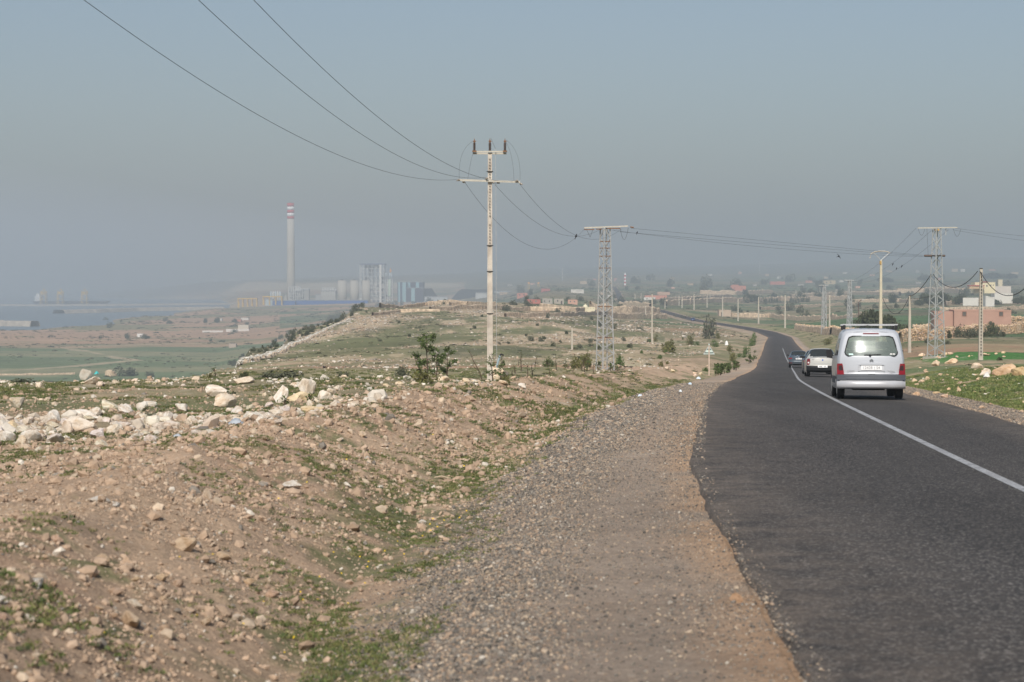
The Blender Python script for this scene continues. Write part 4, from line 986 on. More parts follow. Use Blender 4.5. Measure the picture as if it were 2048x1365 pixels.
    def patch(s, name, outline, m, root, off=-.012, dep=.03, v=0., n=10):
        """a raised piece on the tail; outline = [(z, xl, xr), ...] bottom to top"""
        vs = []; fs = []; nr = len(outline)
        for z_, a, b in outline:
            for j in range(n+1):
                xx = a+(b-a)*j/n; vs.append((xx, float(s.yy(v, z_, xx))+off, z_))
        for i in range(nr-1):
            for j in range(n):
                p = i*(n+1)+j; fs.append((p, p+1, p+n+2, p+n+1))
        k = len(vs); vs += [(x_, y_+dep, z_) for x_, y_, z_ in vs]
        ring = [j for j in range(n+1)]+[i*(n+1)+n for i in range(1, nr)]+[(nr-1)*(n+1)+j for j in range(n-1, -1, -1)]+[i*(n+1) for i in range(nr-2, 0, -1)]
        for i in range(len(ring)):
            a, b = ring[i], ring[(i+1) % len(ring)]; fs.append((b, a, a+k, b+k))
        me = bpy.data.meshes.new(name); me.from_pydata(vs, [], fs); me.materials.append(m); me.update()
        return obj(name, me, root)

def wheel(root, x, y, r, w):
    s_ = 1 if x > 0 else -1
    pr = [(r*.60, -w/2), (r*.93, -w/2), (r, -w*.36), (r*1.0, -w*.1), (r*.985, -w*.08), (r*.985, w*.08), (r, w*.1), (r, w*.36), (r*.93, w/2), (r*.60, w/2)]
    t_ = MB().lathe(pr, (0, 0, 0), 26, 'x').build('wheel', tyre_m, root, loc=(x, y, r))
    mb = MB().lathe([(r*.62, 0), (r*.60, s_*.02), (r*.2, s_*.03), (0.03, s_*.035)], (s_*w*.42, 0, 0), 20, 'x')
    mb.build('rim', rim_m, t_)
def text_mesh(s, size, m, name, root, loc, rot, ext=.002):
    c = bpy.data.curves.new(name, 'FONT'); c.body = s; c.size = size; c.extrude = ext; c.align_x = 'CENTER'; c.align_y = 'CENTER'
    o = bpy.data.objects.new(name, c); COL.objects.link(o)
    dg = bpy.context.evaluated_depsgraph_get(); me = bpy.data.meshes.new_from_object(o.evaluated_get(dg)); bpy.data.objects.remove(o)
    me.materials.clear(); me.materials.append(m); o = obj(name, me, root, loc); o.rotation_euler = rot; return o
def place(px, Y, yaw=None):
    v = at(px, 600, Y); x = v.x; z = float(road_z(Y))+.03
    sl_ = (float(road_z(Y+4))-float(road_z(Y)))/4.
    return Vector((x, Y, z)), (math.atan(float(road_h(Y+3))) if yaw is None else yaw), math.atan(sl_)

def make_car(name, label, px, Y, spec, yaw=None):
    loc, yw, pitch = place(px, Y, yaw)
    root = thing(name, label, 'van' if 'van' in name else 'car', loc); root.rotation_euler = (pitch, 0, -yw)
    spec(root); return root

silver = paint('silver_white_paint', (.50, .52, .55, 1), .12, .34, .6)
vglass = glass('clear_green_glass', (.80, .90, .84, 1), .40, .22, (.28, .34, .31, 1))
def van_spec(root):
    W = .86
    prof = [  # v, z bottom, z belt, z top, half width at belt, half width at roof
        (0, .27, 1.02, 1.70, .855, .70), (.03, .27, 1.02, 1.775, .86, .715), (.10, .30, 1.02, 1.80, .86, .72), (.35, .26, 1.02, 1.81, .86, .72), (.60, .26, 1.02, 1.76, .86, .70), (.68, .26, 1.02, 1.66, .86, .68),
        (.80, .26, 1.00, 1.16, .85, .74), (.86, .26, .96, 1.04, .84, .78), (.96, .30, .80, .88, .80, .74), (1, .34, .70, .78, .74, .66)]
    H_ = Hull(4.11, prof, W, [(.2, .05), (.36, .02), (.42, -.04), (.60, -.05), (.66, .02), (1.0, .04), (1.08, .05), (1.2, .085), (1.35, .14), (1.5, .205), (1.6, .255), (1.8, .38)], [(.2, 4.02), (.5, 4.11), (.8, 4.02), (1.2, 3.9), (1.8, 3.9)], (.72, 3.25), .34)
    def cl(reg, x, y, z, v, s_):
        ax = abs(x)
        if reg == 'rear':
            # rear window
            hw = np.interp(z, [1.10, 1.14, 1.20, 1.50, 1.58, 1.61], [.58, .645, .665, .585, .55, .46])
            if 1.10 < z < 1.61 and ax < hw: return 'rear_window'
            if z < .30: return 'bumper_underside'
            if z < .48: return 'bumper'
            if z < .63: return 'lower_trim' if ax < .80 else 'lower_trim'
            return 'tailgate' if ax < .70+.05*(z < 1) and z < 1.68 else 'body'
        if reg == 'side':
            if ax < .82*.98*.86 and z < .45: return 'underside'
            if .69 < v < .79 and ax < .60 and z > 1.12: return 'windscreen'
            if v > .06 and v < .23 and 1.13 < z < 1.56: return 'side_window'
            if v > .26 and v < .45 and 1.11 < z < 1.58: return 'side_window'
            if v > .48 and v < .68 and 1.08 < z < 1.57-(max(0, v-.60)*3.6) and ax > .5: return 'side_window'
            if z < .48 and (v < .06 or v > .90): return 'bumper'
            if .42 < z < .58 or (v < .04 and .48 < z < .64): return 'lower_trim'
        return 'body'
    H_.build(cl, dict(rear_window=vglass, bumper=silver, bumper_underside=blackp, lower_trim=plastic, tailgate=silver, body=silver, underside=darkin, windscreen=vglass, side_window=glass('dark_side_glass', (.35, .4, .4, 1), .2, .05)), root)
    # window seal
    def ring(zs, hw, rad, nm, m):
        L_ = [(z, float(hw(z))) for z in zs]; pts = [(x, float(H_.yy(0, z, x))-.012, z) for z, x in L_]+[(-x, float(H_.yy(0, z, x))-.012, z) for z, x in L_[::-1]]
        pts.append(pts[0]); return MB().tube(pts, rad, 6, cap=False).build(nm, m, root, True)
    hwf = lambda z: np.interp(z, [1.10, 1.14, 1.20, 1.50, 1.58, 1.61], [.58, .645, .665, .585, .55, .46])
    ring([1.10, 1.115, 1.13, 1.15, 1.2, 1.35, 1.5, 1.55, 1.58, 1.60, 1.61], hwf, .014, 'window_seal', blackp)
    # bumper: bulging volume
    mb = MB(); rows = []
    for z, o_ in ((.27, .0), (.29, -.05), (.33, -.075), (.43, -.07), (.47, -.03), (.49, .0)):
        rows.append([(x, float(H_.yy(0, .5, x))+o_+.02+.05*(abs(x)/.86)**6, z) for x in np.linspace(-.865, .865, 25)])
    vs = [p for r_ in rows for p in r_]; fs = [(i*25+j, i*25+j+1, (i+1)*25+j+1, (i+1)*25+j) for i in range(5) for j in range(24)]
    me = bpy.data.meshes.new('bumper_bar'); me.from_pydata(vs, [], fs); me.materials.append(silver); me.polygons.foreach_set('use_smooth', [True]*len(me.polygons)); obj('bumper_bar', me, root)
    # lights
    for s_ in (-1, 1):
        X = lambda a, b: (min(s_*a, s_*b), max(s_*a, s_*b))
        l = H_.patch('tail_light', [(.63, *X(.685, .858)), (.75, *X(.70, .860)), (.88, *X(.72, .856)), (.91, *X(.73, .85))], redl, root, -.022, .05)
        H_.patch('lens', [(.69, *X(.71, .80)), (.76, *X(.715, .82)), (.83, *X(.73, .82)), (.86, *X(.74, .81))], smoke, root, -.027, .01).name = 'lens'
        H_.patch('lens', [(.645, *X(.68, .77)), (.675, *X(.685, .78))], clearl, root, -.027, .01)
        H_.patch('corner_trim', [(.49, *X(.62, .868)), (.625, *X(.655, .868))], plastic, root, -.016, .04)
    H_.patch('lower_trim_panel', [(.49, -.60, .60), (.53, -.635, .635), (.625, -.655, .655)], plastic, root, -.012, .03, n=24)
    H_.patch('number_plate', [(.745, -.26, .26), (.86, -.26, .26)], platem, root, -.030, .02)
    for a, b, c_, d_ in ((-.33, .33, .875, .898), (-.33, -.31, .72, .875), (.31, .33, .72, .875), (-.27, .27, .885, .935)):
        H_.patch('plate_surround', [(c_, a, b), (d_, a*.98, b*.98)], silver, root, -.04, .05)
    H_.patch('plate_recess', [(.725, -.31, .31), (.875, -.31, .31)], mat('grey_shade_paint', (.5, .51, .53, 1), .4), root, -.014, .01)
    H_.patch('handle', [(.65, -.085, .085), (.69, -.085, .085)], silver, root, -.035, .03)
    H_.patch('handle_recess', [(.66, -.06, .06), (.675, -.06, .06)], blackp, root, -.037, .002)
    H_.patch('brake_light', [(1.665, -.20, .20), (1.69, -.195, .195)], redd, root, -.014, .02)
    # plate writing, badges
    def on(z, x, off): return (x, float(H_.yy(0, z, x))+off, z)
    text_mesh('12428', .10, inkm, 'plate_writing', root, on(.802, -.10, -.033), (R(90), 0, 0))
    text_mesh('|', .10, inkm, 'plate_writing', root, on(.802, .075, -.033), (R(90), 0, 0)); text_mesh('54', .10, inkm, 'plate_writing', root, on(.802, .165, -.033), (R(90), 0, 0))
    text_mesh('CITROEN', .052, inkm, 'badge', root, on(.72, -.50, -.014), (R(90), 0, 0)); text_mesh('Berlingo', .06, inkm, 'badge', root, on(.72, .49, -.014), (R(90), 0, 0)); text_mesh('HDi', .04, inkm, 'badge', root, on(.675, .49, -.014), (R(90), 0, 0))
    for dz in (0, .035):
        y0_ = float(H_.yy(0, .985, 0))-.018
        MB().bar((-.045, y0_, .96+dz), (0, y0_, .99+dz), .013, .012, (0, 1, 0)).bar((.045, y0_, .96+dz), (0, y0_, .99+dz), .013, .012, (0, 1, 0)).build('chevron_emblem', chrome, root)
    # wiper, stickers
    MB().bar(on(1.13, -.18, -.02), on(1.145, .24, -.02), .02, .015).bar(on(1.105, -.02, -.03), on(1.14, -.05, -.03), .05, .03).build('wiper', blackp, root)
    H_.patch('sticker', [(1.125, -.56, -.45), (1.165, -.57, -.46)], mat('sticker', (.55, .75, .70, 1), .5), root, -.004, .002)
    H_.patch('sticker', [(1.14, .47, .53), (1.17, .47, .53)], clearl, root, -.004, .002); H_.patch('sticker', [(1.14, .545, .60), (1.17, .54, .595)], clearl, root, -.004, .002)
    # roof rack
    alu = mat('aluminium_bar', (.62, .62, .63, 1), .35, .05, 4, 0, .6)
    for y in (.55, 1.6):
        MB().box(-.70, .70, y-.035, y+.035, 1.895, 1.925).build('roof_bar', alu, root)
        for s_ in (-1, 1): MB().box(s_*.66-.03, s_*.66+.03, y-.03, y+.03, 1.78, 1.90).build('rack_foot', blackp, root)
    MB().box(-.02, .02, .55, 1.6, 1.90, 1.93).build('rack_rail', blackp, root)
    MB().tube([(.15, 1.9, 1.81), (.17, 1.7, 2.02)], .005, 5).build('aerial', blackp, root)
    # inside
    for x in (-.38, .38):
        for y in (1.15, 2.25):
            MB().lathe([(.0, 0), (.24, .02), (.26, .3), (.22, .52), (.10, .58), (0, .59)], n=12).build('seat_back', seatm, root, True, (x, y, .68)).scale = (1, .42, 1)
            MB().lathe([(.0, 0), (.10, .01), (.135, .08), (.12, .17), (.05, .20), (0, .20)], n=12).build('headrest', seatm, root, True, (x, y, 1.28)).scale = (1, .6, 1)
    MB().box(-.75, .75, 3.0, 3.3, .7, 1.1).build('dashboard', blackp, root)
    for s_ in (-1, 1):
        MB().add([(s_*.84, 2.62, 1.02), (s_*1.0, 2.60, 1.05), (s_*1.02, 2.60, 1.26), (s_*.88, 2.62, 1.28), (s_*.84, 2.76, 1.04), (s_*.97, 2.76, 1.08), (s_*.98, 2.76, 1.22), (s_*.88, 2.76, 1.25)], [(0,1,2,3), (7,6,5,4), (0,4,5,1), (1,5,6,2), (2,6,7,3), (3,7,4,0)]).build('mirror', blackp, root)
    for x, y in ((-.74, .72), (.74, .72), (-.74, 3.25), (.74, 3.25)): wheel(root, x, y, .31, .185)
    MB().tube([(-.75, .72, .30), (.75, .72, .30)], .05, 8).box(-.45, .35, .2, .9, .23, .36).build('axle', darkin, root)
    MB().tube([(.35, .02, .34), (.35, .5, .34)], .03, 8).build('exhaust', chrome, root)
make_car('white_van', 'silver white passenger van with roof bars driving away in the right lane', 1744, 50.6, van_spec, R(6.2))

def sedan(col, low=None, W=.87, H=1.5, L=4.25, dark_bumper=False, lamps='tall', trunk=1.02, plate_z=.55, blue_badge=False, far=False):
    def f(root):
        prof = [(0, .34, .80, trunk-.02, W, .74), (.03, .28, .86, trunk+.0, W, .75), (.15, .24, .92, trunk+.03, W, .72), (.17, .24, .93, trunk+.06, W, .70), (.31, .22, .95, H-.06, W, .60), (.36, .22, .95, H, W, .60), (.55, .22, .93, H, W, .60), (.60, .22, .93, H-.04, W, .60),
                (.74, .22, .90, 1.0, W, .72), (.80, .24, .86, .94, W, .76), (.94, .28, .70, .80, W*.94, .72), (1, .34, .60, .68, W*.84, .6)]
        H_ = Hull(L, prof, W, [(.2, .08), (.34, .02), (.5, -.03), (.62, .0), (.85, .02), (1.1, .06)], [(.2, L-.05), (.5, L), (.8, L-.1), (1.4, L-.1)], (.75, L-.85), .33, 80, 24)
        p = paint('paint_'+str(col[3]), col[:3]+(1,), .2, .3, .3)
        def cl(reg, x, y, z, v, s_):
            ax = abs(x)
            if reg == 'rear':
                if z < .60 and dark_bumper: return 'bumper'
                if z < .40: return 'bumper'
                return 'boot_lid' if ax < W*.74 else 'body'
            if reg == 'side':
                if ax < .70 and z < .40: return 'underside'
                if .17 < v < .325 and z > trunk+.07 and ax < .66-.18*(z-1.05): return 'rear_window'
                if .605 < v < .735 and z > 1.03 and ax < .62: return 'windscreen'
                if .24 < v < .66 and .99 < z < H-.09 and ax > .52 and not .43 < v < .45 and z < .99+min(v-.20, .70-v)*6: return 'side_window'
                if dark_bumper and z < .60 and (v < .05 or v > .93): return 'bumper'
            return 'body'
        dg = glass('dark_car_glass', (.25, .30, .32, 1), .18, .04)
        H_.build(cl, dict(body=p, boot_lid=p, bumper=(blackp if dark_bumper else plastic), underside=darkin, rear_window=dg, windscreen=dg, side_window=dg), root)
        for s_ in (-1, 1):
            X = lambda a, b: (min(s_*a, s_*b), max(s_*a, s_*b))
            if lamps == 'tall':
                H_.patch('tail_light', [(.64, *X(.72, .845)), (.78, *X(.67, .85)), (.92, *X(.665, .835)), (.98, *X(.70, .80))], redd, root, -.02, .05); H_.patch('lens', [(.72, *X(.72, .80)), (.80, *X(.71, .80))], clearl, root, -.024, .01)
            else:
                H_.patch('tail_light', [(.76, *X(.62, .845)), (.82, *X(.54, .85)), (.86, *X(.56, .84))], redl, root, -.02, .05)
                H_.patch('reflector', [(.40, *X(.55, .82)), (.44, *X(.55, .82))], redl, root, -.02, .04)
            MB().add([(s_*.84, 2.3, .98), (s_*1.0, 2.28, 1.0), (s_*1.01, 2.28, 1.12), (s_*.86, 2.3, 1.13), (s_*.84, 2.42, 1.0), (s_*.97, 2.42, 1.02), (s_*.97, 2.42, 1.1), (s_*.86, 2.42, 1.11)], [(0,1,2,3), (7,6,5,4), (0,4,5,1), (1,5,6,2), (2,6,7,3), (3,7,4,0)]).build('mirror', blackp, root)
            for y in (.75, L-.85): wheel(root, s_*.74, y, .30, .185)
        H_.patch('number_plate', [(plate_z-.055, -.26, .26), (plate_z+.055, -.26, .26)], platem, root, -.03, .02)
        H_.patch('plate_writing', [(plate_z-.03, -.20, -.02), (plate_z+.03, -.20, -.02)], inkm, root, -.032, .001); H_.patch('plate_writing', [(plate_z-.03, .08, .17), (plate_z+.03, .08, .17)], inkm, root, -.032, .001)
        if blue_badge:
            H_.patch('emblem', [(.87, -.03, .03), (.90, -.04, .04), (.94, -.03, .03)], mat('blue_emblem', (.03, .10, .45, 1), .3), root, -.02, .02)
            text_mesh('DACIA', .06, inkd, 'badge', root, (-.48, float(H_.yy(0, .92, -.48))-.006, .92), (R(90), 0, 0))
            H_.patch('boot_crease', [(.685, -.5, .5), (.695, -.5, .5)], chrome, root, -.008, .02)
        else:
            H_.patch('emblem', [(.885, -.04, .04), (.93, -.04, .04)], chrome, root, -.02, .02)
        for x in (-.37, .37):
            for y in (1.35, 2.2): MB().lathe([(.0, 0), (.24, .02), (.25, .3), (.20, .50), (.11, .56), (.13, .64), (.12, .74), (0, .78)], n=10).build('seat_back', seatm, root, True, (x, y, .52)).scale = (1, .45, 1)
        MB().tube([(-.7, .75, .30), (.7, .75, .30)], .05, 6).box(-.5, .5, .15, 1.2, .22, .34).build('axle', darkin, root)
    return f
make_car('white_saloon_car', 'white saloon car with black bumper driving ahead of the van', 1646, 108., sedan((.52, .51, .47, 2), dark_bumper=True, blue_badge=True, H=1.53), R(6.0))
make_car('dark_blue_car', 'dark blue car almost hidden behind the white saloon', 1636, 122., sedan((.02, .04, .09, 3), lamps='wide', H=1.47), R(6.5))
make_car('grey_blue_car', 'metallic grey blue saloon car, first in the row of cars', 1598, 172., sedan((.05, .075, .10, 4), lamps='wide', H=1.45, plate_z=.78), R(7.5))
make_car('blue_oncoming_car', 'small dark blue car far away on the bend of the road', 1387, 850., sedan((.03, .06, .16, 5), lamps='wide', H=1.45, far=True), R(190))
# ------------------------------------------------------------------ houses and walls
def hm(name, rgb, k=.85, var=.06, **kw): return mat(name, C(*rgb, k), .9, var, .6, .1, **kw)
winm = mat('dark_window', (.04, .045, .05, 1), .3, .1, 1.); shut = mat('blue_shutter', (.03, .12, .42, 1), .6)
framem = mat('window_frame', C(190, 180, 165, .8), .8)
def house(name, label, x0, x1, yt, yb, Y=None, ymin=600, depth=8., rgb=(200, 190, 175), wins=(), parapet=.35, rz=0., group=None, cat='house', extra=None, mname=None, wm=None, doors=()):
    if Y is None: Y = hit((x0+x1)/2, yb, ymin).y
    m = Y/F; b = at((x0+x1)/2, yb, Y); w = (x1-x0)*m; h = (yb-yt)*m
    t_ = thing(name, label, cat, b, rz, group)
    mm = hm(mname or 'wall_%d_%d_%d' % rgb, rgb)
    MB().box(-w/2, w/2, 0, depth, -3.0, h-parapet).build('wall', mm, t_)
    if parapet:
        p = .25
        MB().box(-w/2-.04, w/2+.04, -.04, p, h-parapet, h).box(-w/2-.04, w/2+.04, depth-p, depth+.04, h-parapet, h).box(-w/2-.04, -w/2+p, p, depth-p, h-parapet, h).box(w/2-p, w/2+.04, p, depth-p, h-parapet, h).build('parapet', mm, t_)
        MB().box(-w/2+p, w/2-p, p, depth-p, h-parapet, h-parapet+.05).build('roof', mat('roof_screed', C(170, 160, 150, .8), .9), t_)
    for (u0, u1, v0, v1) in wins:
        X0, X1, Z0, Z1 = -w/2+u0*w, -w/2+u1*w, v0*h, v1*h; f = min(.12, (X1-X0)*.15)
        o = MB().box(X0, X1, -.07, 0, Z0, Z0+f).box(X0, X1, -.07, 0, Z1-f, Z1).box(X0, X0+f, -.07, 0, Z0+f, Z1-f).box(X1-f, X1, -.07, 0, Z0+f, Z1-f).build('window', framem, t_)
        MB().box(X0+f, X1-f, -.03, .0, Z0+f, Z1-f).build('pane', wm or winm, o)
    for (u0, u1, v1) in doors: MB().box(-w/2+u0*w, -w/2+u1*w, -.06, 0, -.2, v1*h).build('door', mat('door_paint', C(90, 80, 78, .7), .7), t_)
    if extra: extra(t_, w, h, m)
    return t_
W3 = [(.12, .22, .45, .78), (.42, .52, .45, .78), (.72, .82, .45, .78)]; W2 = [(.2, .33, .45, .78), (.6, .73, .45, .78)]
pink = (226, 180, 158); salmon = (206, 138, 118); grey = (176, 170, 160); white = (226, 222, 212); redb = (186, 118, 108); tan = (206, 184, 156)
house('farm_house', 'long pink house with blue shuttered windows left and right of the concrete pole', 943, 994, 607.5, 615, 860, depth=7, rgb=pink, wins=[(.22, .29, .1, .72), (.43, .51, .1, .72), (.83, .90, .1, .72)], wm=shut)
house('farm_house', 'small salmon house on the slope right of the concrete pole', 1034, 1055, 586.6, 595.5, ymin=1200, rgb=salmon, wins=W2)
house('farm_house', 'low brick red house right of the concrete pole, below the salmon one', 1054, 1081, 599.6, 608, ymin=900, rgb=redb, wins=W2, depth=10)
house('farm_house', 'left of two grey unfinished blockwork houses', 1085, 1105, 597.5, 608.5, ymin=900, rgb=grey, wins=[(.15, .28, .3, .7), (.62, .76, .3, .7)])
house('farm_house', 'right of two grey unfinished blockwork houses', 1108, 1127.6, 598, 608.5, ymin=900, rgb=(182, 174, 162), wins=[(.3, .44, .4, .8)], doors=[(.7, .85, .6)])
house('farm_house', 'pale pink house just left of the dark hedge and lattice pylon', 1136, 1155, 600, 609, ymin=900, rgb=(214, 168, 146), wins=W2)
def dome(t_, w, h, m):
    MB().lathe([(5.5*m, h), (5*m, h+2.2*m), (3*m, h+4.3*m), (1*m, h+5.4*m), (.3*m, h+6.6*m), (0, h+7*m)], (.08*w+.04*w, 3, 0), 14).build('dome', hm('cream_dome', (232, 222, 190)), t_)
    for i in range(9): MB().box(-w/2+i*w/9+.3, -w/2+(i+.5)*w/9, -.06, .0, .55*h, .8*h).build('niche', hm('cream_dark', (200, 186, 150)), t_)
house('shrine', 'long cream walled shrine with a small dome left of the lattice pylon', 1141, 1190, 615, 621.5, 820, depth=8, rgb=(232, 222, 190), extra=dome, cat='shrine')
house('farm_house', 'white house with small dark windows above the grey houses', 1142, 1167.6, 579.5, 586.5, ymin=1500, rgb=white, wins=[(.45, .50, .5, .8), (.60, .65, .5, .8), (.75, .80, .5, .8)])
house('farm_house', 'dull red house on the skyline of the slope left of the white house', 1082.5, 1100, 577.8, 583.6, ymin=1900, rgb=(178, 110, 106), wins=())
house('farm_house', 'beige house high on the slope left of the pylon', 1160.5, 1174, 563, 568.5, ymin=3500, rgb=tan, depth=20)
house('farm_house', 'salmon two level house beside the round dark tree', 1462, 1492, 572, 583, ymin=1800, rgb=salmon, wins=[(.2, .26, .5, .7), (.7, .76, .5, .7)], depth=14, extra=lambda t_, w, h, m: MB().box(-w*.47, w*.03, 1, 10, h, h+2*m).build('upper_storey', hm('wall_206_138_118', salmon), t_))
house('farm_house', 'salmon red house far right of the two level one', 1541, 1570, 563.5, 570, ymin=2500, rgb=(204, 128, 112), depth=16)
house('farm_shed', 'long low shed with a pink roof edge left of the far road', 1290, 1334, 591.5, 599.5, ymin=1300, rgb=(214, 150, 132), depth=12, cat='shed')
house('farm_shed', 'short white shed before the pink roofed one', 1288, 1311, 595, 600.5, ymin=1200, rgb=white, depth=6, cat='shed', wins=[(.2, .3, .2, .7)])
house('farm_house', 'beige flat house behind the pink roofed shed', 1315, 1340, 584.5, 590.5, ymin=1700, rgb=(206, 170, 146), depth=10)
# salmon building by the stone wall
def sb(t_, w, h, m): pass
Yb = 420.
bm_ = Yb/F; cb = at(1908, 657, Yb); sbm = hm('salmon_render', (198, 158, 140), .76)
t_ = thing('farm_building', 'large salmon flat roofed building behind the dark hedge', 'building', cb, R(-6))
w_ = 112*bm_; h_ = at(1908, 620.5, Yb).z-cb.z
MB().box(0, w_, 0, 9.5, -2, h_-.3).build('wall', sbm, t_)
MB().box(-.03, w_+.03, -.03, .25, h_-.3, h_).box(-.03, w_+.03, 9.25, 9.53, h_-.3, h_).box(-.03, .25, .25, 9.25, h_-.3, h_).box(w_-.25, w_+.03, .25, 9.25, h_-.3, h_).build('parapet', sbm, t_)
MB().box(.25, w_-.25, .25, 9.25, h_-.3, h_-.25).build('roof', MATS['roof_screed'], t_)
for a, b_ in ((15.5, 24.5), (87.5, 96.5)):
    o = MB().box(a*bm_, b_*bm_, -.07, 0, h_-12.5*bm_, h_-11.7*bm_).box(a*bm_, b_*bm_, -.07, 0, h_-3.3*bm_, h_-2.5*bm_).box(a*bm_, (a+.8)*bm_, -.07, 0, h_-11.7*bm_, h_-3.3*bm_).box((b_-.8)*bm_, b_*bm_, -.07, 0, h_-11.7*bm_, h_-3.3*bm_).build('window', hm('brown_frame', (168, 120, 100)), t_)
    MB().box((a+.8)*bm_, (b_-.8)*bm_, -.03, 0, h_-11.7*bm_, h_-3.3*bm_).build('pane', mat('dusty_pane', C(120, 112, 104, .6), .5), o)
o = MB().box(-.07, 0, 2.5, 4.2, h_-1.5, h_-.5).build('window', framem, t_)
# left wing stepping back
MB().box(-3.9, 0, 2.2, 9.2, -2, h_-.35).build('side_wing', sbm, t_)
# villa on the right
def villa(t_, w, h, m):
    MB().box(-w*.5-14*m, -w*.1, -4, 2, 0, h*.33).build('porch_wall', hm('ochre_wall', (206, 176, 140)), t_)
    MB().box(-w*.5-14.5*m, -w*.1, -4.3, 2, h*.42, h*.55).build('porch_roof', hm('red_tiles', (176, 80, 70)), t_)
    for i in range(5): MB().box(-w*.5-13*m+i*4*m, -w*.5-12*m+i*4*m, -4, -3.3, h*.33, h*.42).build('porch_pillar', hm('ochre_wall', (206, 176, 140)), t_)
    MB().box(-w*.15, w*.12, -.5, 5, h, h+1.4*m).build('roof_trim', hm('red_tiles', (176, 80, 70)), t_)
house('villa', 'cream villa with red roof trim and a porch on the right hillside', 1950, 1990.5, 565, 578, 1300, depth=12, rgb=(236, 224, 186), wins=[(.55, .62, .3, .6), (.75, .81, .45, .65), (.88, .93, .45, .65)], extra=villa, cat='villa')
house('water_tower', 'beige windowless block tower right of the cream villa', 1996.5, 2005, 559.5, 573, 1350, depth=3, rgb=(214, 204, 178), cat='tower')
house('farm_shed', 'long white low shed below the villa at the right edge', 1989, 2025.5, 587, 597, 1150, depth=8, rgb=white, cat='shed', wins=[(.75, .79, .5, .75), (.88, .92, .5, .75)])
house('farm_shed', 'white shed with a lean-to roof under the cream villa', 1971, 1989, 595, 604, 1080, depth=8, rgb=white, cat='shed', extra=lambda t_, w, h, m: MB().add([(-w/2, -.1, h), (w/2, -.1, h*.8), (w/2, 8, h*.8), (-w/2, 8, h)]+[(-w/2, -.1, h+3*m), (w/2, -.1, h*.8+.2), (w/2, 8, h*.8+.2), (-w/2, 8, h+3*m)], [(0,3,2,1), (4,5,6,7), (0,1,5,4), (1,2,6,5), (2,3,7,6), (3,0,4,7)]).build('roof', hm('wall_226_222_212', white), t_))
house('garden_wall', 'white garden wall left of the white shed below the villa', 1926, 1957, 596, 601, 1100, depth=.6, rgb=white, cat='wall', parapet=0)
house('boundary_wall', 'long white boundary wall below the villa', 1990, 2022, 573, 578, 1320, depth=.6, rgb=(214, 206, 196), cat='wall', parapet=0)
house('farm_house', 'beige row of rooms left of the bowed pole, among the fields', 1647, 1671, 561.5, 569, ymin=2500, rgb=(206, 186, 150), depth=10, wins=[(.2, .3, .3, .7), (.55, .65, .3, .7)])
house('farm_house', 'pale far house under the haze at upper right, left one', 1904, 1916, 538, 544, ymin=3500, rgb=tan, depth=12)
house('farm_house', 'pale far house under the haze at upper right, right one', 1922, 1930, 538.5, 544, ymin=3500, rgb=white, depth=12)
# scattered far homesteads, one box each with a window
r_ = np.random.default_rng(11); far_spots = [(1205, 590), (1219, 594), (1346, 578), (1381, 571), (1602, 572), (1618, 566), (1655, 558), (1683, 565), (1716, 577), (1802, 582), (1837, 568), (1879, 560), (1896, 576), (1690, 548), (1745, 553), (1779, 545), (1835, 546), (1985, 542), (2030, 549), (1420, 552), (1480, 549), (1534, 553), (1510, 573), (1231, 561), (1271, 566), (1298, 560), (1065, 570), (1007, 590), (1020, 573), (1189, 561), (1345, 560), (1560, 558)]
words_ = ['low beige', 'small white', 'pale pink', 'flat roofed tan', 'squat grey', 'dusty salmon']
cols_ = [tan, white, pink, (196, 170, 140), grey, (206, 150, 130)]
for i, (x, y) in enumerate(far_spots):
    k = i % 6; w = r_.uniform(6, 15); hh = r_.uniform(3, 5)
    p = hit(x, y, 1200)
    house('far_house', words_[k]+' house scattered far off on the hazy plateau', x-w/2, x+w/2, y-hh, y, p.y, depth=9*r_.uniform(.8, 2), rgb=cols_[k], wins=[(.3, .4, .4, .7)], group=words_[k]+' houses scattered on the hazy plateau')

# dry stone walls
stone_face = mat('dry_stone', C(198, 174, 148, .72), .95, .34, 1.1, .5, col2=C(214, 192, 164, .78))
wall_stone = [rock_mesh('wall_stone', 500+i, 1, stone_face, .8, 7) for i in range(6)]
for w_s in wall_stone: w_s.materials.clear(); w_s.materials.append(im)
def stone_wall(label, pts, h, thick=.7, ymin=200, big=False, group=None, ys=None, hv=.25):
    """pts: photo pixels along the foot of the wall"""
    Q = [hit(x, y, ymin) if ys is None else at(x, y, ys[i]) for i, (x, y) in enumerate(pts)]
    P = []
    for a, b in zip(Q[:-1], Q[1:]):
        n = max(2, int((b-a).length/(1.5 if big else 4.)))
        for i in range(n): P.append(a.lerp(b, i/n))
    P.append(Q[-1]); P = np.array([(p.x, p.y) for p in P]); Z = height(P[:, 0], P[:, 1])
    T = np.gradient(P, axis=0); T /= np.linalg.norm(T, axis=1)[:, None]+1e-9; Nn = np.stack([-T[:, 1], T[:, 0]], 1)
    hh = h*(1+(fbm(P[:, 0]/3.+3, P[:, 1]/3., 3)-.5)*2*hv)
    prof = [(-.5, -.6), (-.48, .1), (-.36, .85), (-.15, 1.0), (.15, .97), (.36, .82), (.48, .1), (.5, -.6)]
    G = np.array([[(P[i, 0]+Nn[i, 0]*a*thick, P[i, 1]+Nn[i, 1]*a*thick, Z[i]+hh[i]*b) for a, b in prof] for i in range(len(P))])
    G[:, 1:-1] += rng.normal(0, .05*thick, G[:, 1:-1].shape)
    t_ = thing('stone_wall', label, 'stone wall', tuple(G[0, 0]), 0, group)
    G -= G[0, 0].copy()
    obj('wall_core', grid_mesh('wall_core', G, stone_face, False), t_)
    return t_, P, Z, hh, Nn, G
